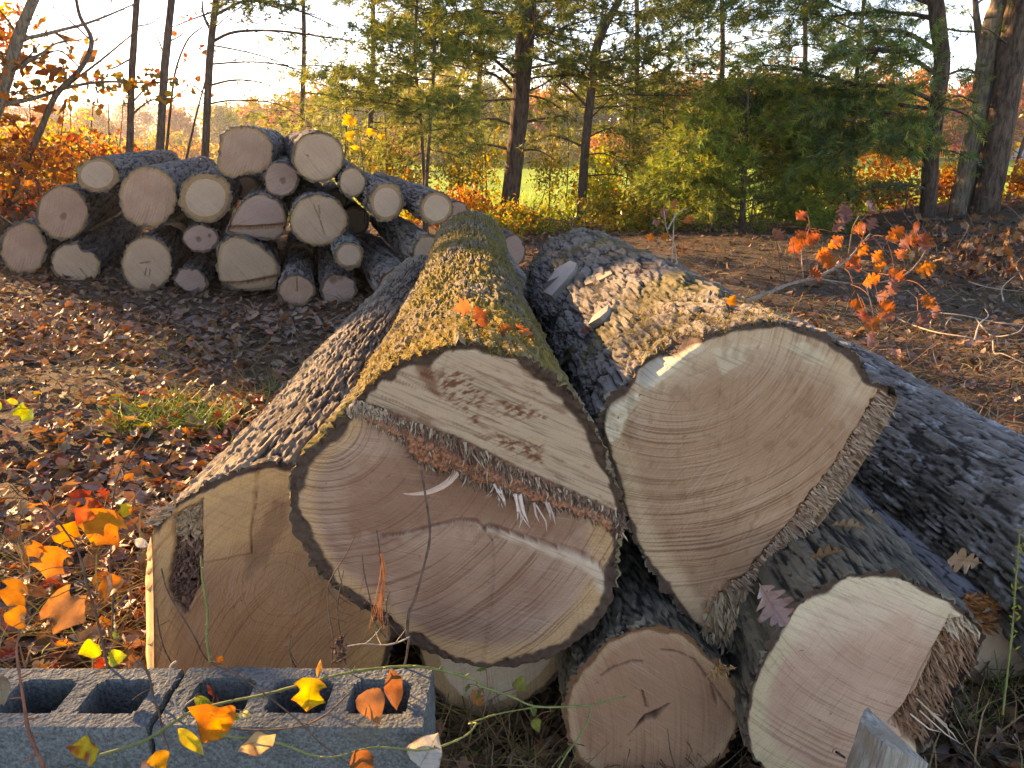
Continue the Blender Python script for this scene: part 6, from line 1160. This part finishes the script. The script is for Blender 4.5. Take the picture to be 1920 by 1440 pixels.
for lab, q, zz, mt in [('long arching brown twig before the hewn left log', px((0, 700), 2.571, [(778, 940), (800, 1030), (840, 1110), (920, 1240), (990, 1370), (1060, 1410)]), 1.40, M_BROWNSTEM), ('thin dark twig along the left side of the hewn log', px((0, 700), 2.571, [(752, 1130), (765, 1220), (790, 1320), (825, 1395)]), 1.42, M_BROWNSTEM), ('bent pale twig standing on the joint of the blocks', px((0, 1180), 4, [(1325, 240), (1280, 280), (1265, 380), (1200, 460), (1155, 500)]), 1.24, M_PALESTEM), ('grey twig lying diagonally over the joint of the blocks', px((0, 1180), 4, [(1030, 230), (1110, 330), (1150, 500), (1190, 620), (1230, 800), (1270, 900)]), 1.17, M_BROWNSTEM),
                       ('thin pale grass stem over the two blocks', px((0, 1180), 4, [(1320, 450), (1310, 540), (1340, 620), (1400, 560), (1470, 510)]), 1.2, M_PALESTEM), ('long thin brown twig from the joint across the right block', px(*z7, [(850, 735), (950, 780), (1090, 880), (1200, 970), (1290, 1060), (1420, 1150)]), 1.16, M_BROWNSTEM), ('dark twig looping over the right block below its cells', px(*z7, [(790, 950), (900, 990), (1050, 1000), (1200, 985), (1300, 940), (1400, 850)]), 1.17, M_BROWNSTEM)]:
    root = thing('twig', lab, 'twig', P(q[0][0], q[0][1], zz)); l_ = stem3(q, np.linspace(zz, zz - .015, len(q)), 44); stem('stem', [(l_, .0020 if 'grey' in lab or 'bent' in lab else .0013, .0010)] + [(limb_path(l_[t_], unit(l_[t_ + 1] - l_[t_]) + rng.normal(0, .7, 3), .03, 0, 5), .0008, .0004) for t_ in (14, 26)], mt, root)

# --- seedlings with orange leaves at lower left
root = thing('seedling', 'seedling with large orange and yellow leaves at the lower left', 'seedling', gnd(190, 1330))
S1 = [(stem3(px((0, 700), 2.571, [(120, 500), (200, 620), (300, 740), (380, 870), (420, 1020), (470, 1190), (500, 1330), (520, 1420)]), np.linspace(1.30, 1.34, 8), 70), .0012, .0024), (stem3(px((0, 700), 2.571, [(535, 690), (538, 800), (530, 920), (545, 1040), (540, 1280)]), 1.34, 30), .0012, .0018), (stem3(px((0, 700), 2.571, [(690, 290), (620, 400), (560, 520), (538, 690)]), 1.36, 30), .0010, .0013), (stem3(px((0, 700), 2.571, [(390, 880), (330, 780), (390, 800), (540, 770)]), 1.32, 20), .0008, .0008)]
stem('stem', S1, M_BROWNSTEM, root)
for a_, b_, l_, an, kd, c_, w_, tl, c2 in [(222, 1000, 84, 238, 'tulip', (.44, .18, .015), 1.1, (.1, .2), ORG), (112, 995, 60, 60, 'tulip', (.46, .19, .015), .9, (.1, -.3), None), (118, 1058, 74, 250, 'tulip', ORG, .95, (.2, .2), (.40, .16, .03)), (46, 1118, 66, 240, 'tulip', (.36, .14, .015), .95, (.3, .1), None), (140, 1120, 92, -35, 'tulip', (.36, .16, .04), 1.0, (.2, .4), (.24, .12, .06)), (205, 1075, 66, 20, 'ovate', ORG, 1.0, (.2, .6), None), (8, 1150, 56, 70, 'heart', (.5, .2, .02), .9, (.3, .1), None), (242, 958, 30, 260, 'tulip', (.55, .42, .03), 1.0, (.2, .1), None), (238, 888, 26, 40, 'ovate', ORG, .9, (.4, .2), None), (180, 972, 64, 225, 'tulip', (.46, .12, .03), .9, (-.3, .2), RED), (178, 1235, 46, 200, 'heart', (.34, .42, .02), 1.0, (.1, .4), None), (215, 1217, 40, 10, 'heart', (.40, .45, .03), .9, (.3, .3), None), (210, 1190, 28, 95, 'ovate', (.12, .18, .04), .7, (.3, .3), None), (75, 1040, 44, 220, 'tulip', (.38, .14, .02), 1.0, (.4, .3), None), (270, 1010, 36, -20, 'ovate', (.55, .50, .46), .7, (.3, .3), None)]:
    hero_leaf(a_, b_, 1.30 + .02 * random.random(), l_, an, kd, c_, root, None, tl, .25, .45, width=w_, c2=c2)
root = thing('seedling', 'leafless reddish shoot with small buds in front of the left block', 'seedling', gnd(70, 1440))
l_ = stem3(px((0, 1180), 4, [(150, 0), (125, 160), (150, 360), (180, 560), (210, 740), (260, 880), (340, 1060)]), np.linspace(1.12, 1.06, 7), 60); stem('stem', [(l_, .0013, .0026)] + [(limb_path(l_[t_], unit(np.cross(l_[t_ + 1] - l_[t_], -FWD)) * s_ + rng.normal(0, .2, 3), .022, 0, 4), .0016, .0004) for t_, s_ in ((12, 1), (20, -1), (27, 1), (36, -1), (45, -1), (52, 1))], M_REDSTEM, root)
root = thing('seedling', 'lime-yellow leaves on a thin stem entering at the left edge', 'seedling', gnd(-60, 830))
stem('stem', [(stem3([(-60, 790), (0, 770), (40, 764), (60, 768)], 1.5, 20), .001, .0008)], M_BROWNSTEM, root)
hero_leaf(55, 766, 1.5, 48, -35, 'tulip', (.42, .50, .02), root, None, (.1, .2), .3, .4, width=.8); hero_leaf(22, 759, 1.5, 24, 165, 'ovate', (.40, .46, .04), root, None, (.1, .2), width=.8); hero_leaf(-4, 768, 1.5, 24, 200, 'tulip', (.42, .5, .02), root)
# --- single leaves caught on the blocks and logs
for a_, b_, z_, l_, an, kd, c_, w_, tl, lab, c2 in [
    (600, 1303, 1.16, 62, 262, 'tulip', (.66, .42, .02), 1.0, (.1, .1), 'bright yellow leaf caught on the vine over the right block', (.6, .3, .02)), (592, 1254, 1.2, 40, 75, 'narrow', (.48, .26, .08), .9, (.1, .2), 'narrow tan leaf standing above the bright yellow one', None), (722, 1312, 1.14, 70, 290, 'heart', (.42, .17, .06), .75, (.2, .3), 'curled orange-brown leaf hanging over the last cell of the right block', (.30, .13, .06)), (755, 1288, 1.2, 76, 275, 'ovate', (.20, .08, .035), .6, (.2, .6), 'dark brown hanging leaf behind the curled orange-brown one', None),
    (378, 1392, 1.07, 92, 150, 'heart', (.58, .22, .015), 1.0, (.1, .3), 'large glowing orange leaf before the joint of the blocks', (.50, .15, .015)), (368, 1380, 1.06, 74, -40, 'ovate', (.55, .42, .03), .45, (.1, .2), 'yellow-green streaked leaf crossing the large orange one', None), (265, 1428, 1.05, 110, 20, 'oak', (.30, .20, .18), 1.3, (.1, .4), 'big mauve-grey leaf at the bottom picture edge', None), (160, 1428, 1.05, 60, 170, 'heart', (.50, .42, .03), 1.0, (.1, .3), 'yellow leaf with red blotches at the bottom edge', (.25, .06, .02)), (492, 1412, 1.08, 76, 200, 'ovate', (.42, .32, .18), .8, (.2, .5), 'folded tan leaf hanging under the vine', (.25, .15, .08)), (318, 1412, 1.06, 40, 300, 'heart', (.55, .28, .02), 1.0, (.2, .3), 'small golden leaf between mauve and orange leaves', None),
    (700, 1420, 1.12, 60, 300, 'ovate', (.24, .09, .03), .9, (.2, .4), 'red-brown leaf below the front of the right block', None), (20, 1290, 1.14, 62, 280, 'ovate', (.22, .20, .15), .7, (.4, .3), 'limp grey leaf hanging over the left block', None), (768, 1395, 1.17, 80, 60, 'heart', (.50, .48, .44), .9, (.2, .3), 'pale bleached leaf leaning on the right end of the block', None), (908, 1302, 1.36, 36, 300, 'oak', (.42, .15, .04), 1.1, (.2, .4), 'small orange leaf before the ringed pale log', None)]:
    hero_leaf(a_, b_, z_, l_, an, kd, c_, None, lab, tl, .35, .6, width=w_, c2=c2)
for d, a_, b_, l_, an, kd, c_, w_, lab in [(LF, 1790, 1088, 76, 170, 'oak', (.42, .27, .17), 1.0, 'curled tan oak leaf lying on the pale log near the silvery one'), (LF, 1550, 1032, 74, 10, 'oak', (.30, .16, .08), .8, 'brown oak leaf on the dark bark under the half-moon log'), (LF, 1598, 985, 64, -10, 'oak', (.28, .19, .12), .8, 'dull brown oak leaf, upper one on the pale log bark'), (LF, 1640, 972, 44, -40, 'oak', (.33, .24, .16), .9, 'small pale brown leaf near the silvery log'),
        (LA, 890, 612, 50, 110, 'oak', (.19, .055, .025), 1.0, 'dark red oak leaf upright on the mossy central log'), (LA, 938, 622, 40, 20, 'oak', (.22, .08, .03), .9, 'rust oak leaf right of the dark red one on the central log'), (LA, 865, 612, 40, 190, 'maple', (.40, .12, .05), .8, 'small red leaf left of the dark red oak leaf on the central log'), (LA, 985, 632, 40, -10, 'narrow', (.44, .20, .08), 1.0, 'narrow orange leaf on the right shoulder of the central log'), (LA, 1000, 640, 60, -60, 'oak', (.28, .075, .025), .9, 'bright rust leaf slipping into the gap beside the central log'), (LI, 985, 560, 44, 60, 'oak', (.30, .11, .05), .9, 'reddish leaf in the gap on the dark log'),
        (LI, 1015, 560, 30, 10, 'oak', (.26, .16, .10), .9, 'brown leaf in the gap near the half-moon log'), (LD, 1200, 512, 30, 0, 'oak', (.22, .08, .06), .9, 'dark red leaf on top of the half-moon log'), (LD, 1358, 572, 24, 60, 'maple', (.6, .2, .02), 1.0, 'tiny orange leaf at the branch foot on the half-moon log'), (LD, 1098, 620, 26, 20, 'oak', (.24, .09, .06), .9, 'small dark red leaf on the left flank of the half-moon log')]:
    q, nr = hit(d, a_, b_)
    if q is None: q = P(a_, b_, 1.7); nr = np.array([0, 0, 1.])
    hero_leaf(a_, b_, 1, l_, an, kd, c_, None, lab, (random.uniform(-.3, .3), .3), .35, .7, width=w_, pt=q + nr * .008 + np.array([0, 0, .008]))
hero_leaf(1484, 1118, 1.33, 92, 300, 'oak', (.33, .22, .20), None, 'mauve oak leaf hanging at the upper left of the pale log', (.1, .2), .25, .4, width=1.25)
# pale wood chips on the half-moon log, yellow leaves far off
def chip(d, q, th, label, colr, wid=.5):
    pts = [hit(d, a_, b_) for a_, b_ in q]; base = np.array([p_ if p_ is not None else P(*q[k], 1.8) for k, (p_, _) in enumerate(pts)]); nn_ = [n_ for p_, n_ in pts if p_ is not None]; nr = unit(np.mean(nn_, axis=0)) if nn_ else np.array([-.4, -.2, .9]); m_ = 12; n_ = len(q)
    ctr = base.mean(0); top_ = base + nr * th + rng.normal(0, th * .12, base.shape); bot_ = base - nr * th * .3; V = np.concatenate([bot_, top_, [ctr + nr * th * 1.15]]); i = np.arange(n_); k = (i + 1) % n_
    o = link('wood_chip', mk('wood_chip', V, [np.stack([i, k, n_ + k, n_ + i], 1), np.stack([n_ + i, n_ + k, np.full(n_, 2 * n_)], 1)], M_SPL, {'col': np.tile(tuple(colr) + (1,), (len(V), 1)).astype(float)}, False)); o['label'] = label; o['category'] = 'wood chip'; o['group'] = 'pale wood chips on the half-moon log'
z9 = ((980, 420), 3.6)
chip(LD, px(*z9, [(145, 490), (175, 420), (250, 330), (330, 275), (375, 290), (370, 330), (290, 420), (220, 520)]), .016, 'large pale slab of split wood near the far end of the half-moon log', (.36, .31, .25))
chip(LD, px(*z9, [(268, 975), (275, 930), (320, 860), (365, 825), (360, 860), (320, 930)]), .010, 'thin pale wood chip low on the left flank of the half-moon log', (.36, .28, .19))
chip(LD, px(*z9, [(470, 700), (500, 650), (560, 600), (600, 570), (590, 610), (545, 660)]), .012, 'splintered grey and yellow wood chip in the middle of the half-moon log', (.38, .33, .25))
chip(LD, px(*z9, [(420, 400), (440, 370), (520, 345), (600, 330), (610, 345), (540, 385), (430, 420)]), .006, 'bare patch of tan wood on the half-moon log bark', (.42, .31, .19))
# --- oak sapling with orange leaves on the right
root = thing('oak_sapling', 'oak sapling leaning right with large orange and mauve lobed leaves', 'sapling', gpt(1330, 590))
zz2 = ((1360, 340), 3.4286)
br = [([(-120, 830), (20, 795), (110, 775), (280, 715), (400, 665), (500, 640), (580, 620), (700, 560), (790, 500), (860, 420), (930, 340)], .0085, .003), ([(620, 630), (740, 650), (850, 660), (1050, 640), (1170, 590), (1240, 520), (1290, 440), (1300, 380)], .004, .002), ([(1170, 700), (1230, 750), (1290, 800), (1330, 850)], .002, .0015), ([(900, 660), (930, 760), (950, 850), (960, 950)], .0022, .0014), ([(485, 330), (490, 480), (502, 640)], .0018, .0025), ([(790, 500), (800, 420), (820, 300), (860, 220)], .003, .0015), ([(700, 560), (640, 480), (600, 400), (540, 300)], .003, .0015), ([(700, 530), (850, 560), (960, 610), (1090, 590)], .002, .0012), ([(490, 380), (430, 360), (390, 340)], .0015, .001), ([(1050, 640), (1120, 700), (1180, 700)], .002, .0014)]
V_ = []
stem('stem', [(stem3(px(*zz2, q), np.linspace(3.0 + .1 * k, 3.1 + .05 * (k % 5), len(q)), len(q) * 7), a_, b_) for k, (q, a_, b_) in enumerate(br)], M_GREYSTEM, root, None, 8)
lv = [(520, 250), (490, 325), (380, 315), (410, 420), (520, 365), (700, 250), (820, 195), (925, 190), (1010, 235), (850, 265), (690, 350), (620, 425), (600, 560), (612, 640), (790, 470), (920, 470), (680, 500), (960, 370), (890, 345), (1090, 335), (1010, 520), (1150, 560), (1000, 580), (1230, 430), (1180, 490), (1280, 510), (1290, 590), (1345, 400), (860, 750), (940, 690), (1130, 700), (1080, 765), (1060, 835), (990, 790), (1350, 745), (1240, 885), (1330, 860), (1390, 850), (940, 880), (1000, 950), (1060, 900), (975, 1040), (1010, 1085), (870, 540), (765, 670), (1240, 350), (1060, 300), (570, 420), (740, 420), (1190, 440), (480, 470), (900, 250), (830, 240), (1020, 480), (700, 480)]
for k, (a_, b_) in enumerate(lv):
    if k % 9 == 8: continue
    c_ = random.choice([(.42, .11, .022), (.52, .16, .022), (.34, .08, .025), (.46, .13, .025), (.24, .10, .07)]) if k not in (5, 6, 7, 36, 37, 41, 42, 51, 52, 33) else (.20, .10, .09)
    q = px(*zz2, [(a_, b_)])[0]; hero_leaf(q[0], q[1], 3.05 + random.uniform(-.18, .18), random.uniform(30, 48), random.choice([random.uniform(200, 340), random.uniform(-30, 60), random.uniform(100, 260)]), 'oak', c_, root, None, (random.uniform(-.4, .4), random.uniform(-.5, .5)), .3, random.uniform(.3, .9), width=1.2)
# yellow leaves on a thin stem beside the far pile
root = thing('sapling', 'thin sapling with a few bright yellow leaves beside the topmost far logs', 'sapling', gpt(690, 420))
stem('stem', [(stem3([(684, 420), (682, 330), (676, 270), (670, 232)], 7.4, 20), .006, .003), (stem3([(680, 300), (700, 270), (710, 245)], 7.4, 10), .003, .002)], M_BROWNSTEM, root)
for a_, b_, l_, an in [(662, 240, 30, 220), (672, 250, 30, 280), (708, 252, 24, 260), (678, 282, 22, 250), (655, 236, 20, 150), (712, 246, 18, 20)]: hero_leaf(a_, b_, 7.35, l_, an, 'maple', (.7, .42, .02), root)
# --- thin stems right of the half-moon log with a few orange leaves
root = thing('sapling', 'thin pale forked stem with a few orange leaves behind the half-moon log', 'sapling', gpt(1255, 525))
stem('stem', [(stem3(q, 4.6, 24), .004, .002) for q in ([(1255, 525), (1262, 500), (1268, 490), (1265, 460), (1250, 430), (1245, 395)], [(1262, 505), (1270, 490), (1255, 482), (1225, 478), (1190, 470), (1150, 464)], [(1258, 520), (1262, 450), (1264, 400)], [(1252, 430), (1270, 400), (1290, 390)])], M_PALESTEM, root)
for a_, b_, l_, an, c_ in [(1228, 450, 26, 250, ORG), (1242, 436, 22, 40, ORG), (1236, 400, 26, 100, (.25, .12, .10)), (1288, 402, 26, 20, (.42, .13, .04)), (1232, 425, 22, 200, (.28, .13, .11)), (1256, 380, 24, 80, (.34, .12, .05))]: hero_leaf(a_, b_, 4.6, l_, an, 'oak', c_, root, width=1.2)
# --- pale dead twigs and brush at right
for k, (lab, qs) in enumerate([('long pale dead branch lying across the pine straw at the right', [[(1100, 910), (1180, 950), (1350, 1015), (1550, 1070), (1700, 1085), (1900, 1075), (2000, 1060)], [(1700, 1085), (1740, 1150), (1800, 1180), (1960, 1230)], [(1350, 1015), (1420, 1000), (1480, 985)]]), ('second pale branch above the long one, forked towards the edge', [[(1370, 920), (1500, 945), (1650, 970), (1800, 1010), (1960, 1015)], [(1650, 970), (1720, 1030), (1840, 1060), (1900, 1020)], [(1500, 945), (1450, 960), (1400, 1010)]]), ('thin dead stems bent over the straw at the far right', [[(1560, 1150), (1600, 1050), (1640, 980), (1640, 920)], [(1780, 880), (1790, 780), (1830, 700)], [(1900, 720), (1860, 640), (1880, 560)], [(1550, 730), (1700, 760), (1900, 800)]])]):
    root = thing('dead_branch', lab, 'branch', gpt(1700, 640 + k * 20))
    ls = []
    for q in qs:
        pts = px(*zz2, q); p3 = np.array([gpt(min(a_, 1960), b_) for a_, b_ in pts]) + np.array([0, 0, .05 + .03 * k]) + rng.normal(0, .015, (len(pts), 3)); ls.append((spline(p3, 24), .0055, .002))
    stem('stem', ls, M_PALESTEM, root)
root = thing('brush_tangle', 'tangle of brown vines and dead twigs on the bank under the right trunks', 'brush', gpt(1800, 480)); ls = []
for k in range(110):
    q = gpt(random.uniform(1690, 1960), random.uniform(452, 530)); d = rng.normal(0, 1, 3); d[2] = abs(d[2]) * .5; ls.append((limb_path(q, d, random.uniform(.25, .8), .6, 8, .25), random.uniform(.003, .007), .002))
stem('stem', ls, mat_plain('dead_vine', (.10, .06, .04), (.26, .17, .11), 40), root, None, 4)
q3 = np.array([gpt(random.uniform(1680, 1960), random.uniform(448, 540)) for _ in range(420)]) + np.array([0, 0, .12]) + rng.normal(0, .09, (420, 3)); V, Fs, C = scat(oak_f, q3, frames(rng.normal(size=(420, 3)), rng.uniform(0, 6.28, 420)), rng.uniform(.06, .12, 420), pal(420, [BRN, TAN, (.34, .14, .05), DRK], [3, 2, 2, 2])); o = link('dead_leaves', mk('dead_leaves', V, Fs, M_LITTER, {'col': C}), root); o['kind'] = 'stuff'
# --- goldenrod stem at right edge and weeds before the pale log
root = thing('weed', 'tall yellow-green weed stem at the right edge before the dark lichened log', 'weed', P(1880, 1380, 1.4))
l_ = stem3([(1912, 1000), (1905, 1080), (1898, 1180), (1888, 1270), (1880, 1340)], 1.42, 40); stem('stem', [(l_, .0012, .0020)], M_GREENSTEM, root)
for k in range(30): q = l_[int(k * .8)]; hero_leaf(0, 0, 1, random.uniform(9, 17), random.choice([random.uniform(20, 70), random.uniform(110, 160)]), 'narrow', (.28, .32, .05), root, None, (.2, .3), width=.8, pt=q + rng.normal(0, .004, 3))
for a_, b_, lab in [(1870, 1310, 'green weedy grass beside the silvery log end'), (1820, 1390, 'sparse green grass blades at the bottom right corner')]:
    q = gpt(a_, b_); n = 70; b = rng.uniform(0, 6.28, n); ribbons(gx(q[0] + rng.normal(0, .05, n), q[1] + rng.normal(0, .04, n)), np.stack([np.cos(b) * .7, np.sin(b) * .7, np.ones(n)], 1), rng.uniform(.05, .16, n), np.full(n, .0013), np.zeros(n), pal(n, [(.12, .20, .04), (.24, .22, .08), (.32, .24, .12)]), 'grass', M_NEEDLE, kind='stuff', label=lab)
for k, (a_, b_, l_, an, c_, lab) in enumerate([(1800, 1310, 46, 200, (.40, .17, .05), 'orange-brown leaf on the ground right of the splintered log edge'), (1890, 1320, 52, 290, (.34, .23, .14), 'long curled tan leaf by the silvery log'), (1760, 1400, 56, 10, (.30, .19, .12), 'dry brown leaf right of the timber post'), (1845, 1250, 34, 100, (.30, .16, .08), 'small brown leaf upright before the silvery log face'), (1900, 1395, 48, 60, (.24, .15, .10), 'dull brown leaf at the bottom right corner')]):
    hero_leaf(a_, b_, 1, l_, an, 'oak', c_, None, lab, (.2, .6), .3, .7, width=1.0, pt=gpt(a_, b_) + np.array([0, 0, .02]))
# sawdust flecks and moss on the near log rims
def crumbs(d, box, n, cols, name, size=.004):
    pts = []
    for _ in range(n * 3):
        a_, b_ = random.uniform(box[0], box[2]), random.uniform(box[1], box[3]); q, nr = hit(d, a_, b_)
        if q is not None and nr @ (CAM - q) > 0: pts.append(np.concatenate([q, nr]))
        if len(pts) >= n: break
    pts = np.array(pts); k = len(pts); V, Fs, C = scat(CLUMP[:3], pts[:, :3] + pts[:, 3:] * .003, frames(pts[:, 3:] + rng.normal(0, .4, (k, 3)), rng.uniform(0, 6.28, k)), size * rng.uniform(.6, 1.6, k), cols(k)); o = link(name, mk(name, V, Fs, M_NEEDLE, {'col': C}, False), d['root']); o['kind'] = 'stuff'
crumbs(LA, (640, 600, 1000, 720), 1800, lambda n: pal(n, [(.22, .16, .025), (.28, .19, .05), (.15, .12, .025)]), 'moss', .005)
crumbs(LD, (1180, 555, 1480, 680), 1500, lambda n: pal(n, [(.20, .175, .03), (.27, .20, .05), (.16, .10, .045)]), 'moss', .005)
crumbs(LA, (780, 400, 960, 620), 900, lambda n: pal(n, [(.22, .17, .025), (.15, .14, .025)]), 'moss', .006)

# leaf stalks: every leaf of a stemmed plant is joined to the nearest point of its stem
for root in [o for o in list(scene.objects) if o.type == 'EMPTY' and o.get('category') in ('sapling', 'seedling', 'vine', 'leaf sprig', 'weed')]:
    ch = list(root.children); st = [c for c in ch if c.name.startswith('stem')]; lf = [c for c in ch if c.name.split('.')[0] == 'leaf']
    if not st or not lf: continue
    P_ = []
    for c in st:
        a_ = np.empty(len(c.data.vertices) * 3); c.data.vertices.foreach_get('co', a_); P_.append(a_.reshape(-1, 3))
    P_ = np.concatenate(P_)
    for c in lf:
        b_ = np.array(c.data.vertices[0].co); d_ = np.linalg.norm(P_ - b_, axis=1); k_ = d_.argmin()
        if d_[k_] < .003 or d_[k_] > .30: continue
        q_ = P_[k_]; m_ = (b_ + q_) / 2 + np.array([0, 0, .12 * d_[k_]]); sz = max(.0007, .0012 * (b_ @ FWD + .3) / 2.2)
        V, Q = tubes([(spline([q_, m_, b_], 7), np.full(7, sz))], 4); link('leaf_stalk', mk('leaf_stalk', V, Q, M_REDSTEM), c)
# ------------------------------------------------------------------ low autumn haze over the whole place
V, Fq = boxm(-720, 720, -60, 900, -4.5, 20)
m = NT('haze_air'); pv = m.n.new('ShaderNodeVolumePrincipled'); pv.inputs['Color'].default_value = (.96, .95, .93, 1); pv.inputs['Density'].default_value = HAZE; pv.inputs['Anisotropy'].default_value = .55
m.t.links.new(pv.outputs[0], m.out.inputs['Volume'])
link('haze', mk('haze', V, Fq, m.m, smooth=False), kind='stuff', label='thin warm haze in the air over the clearing and field')
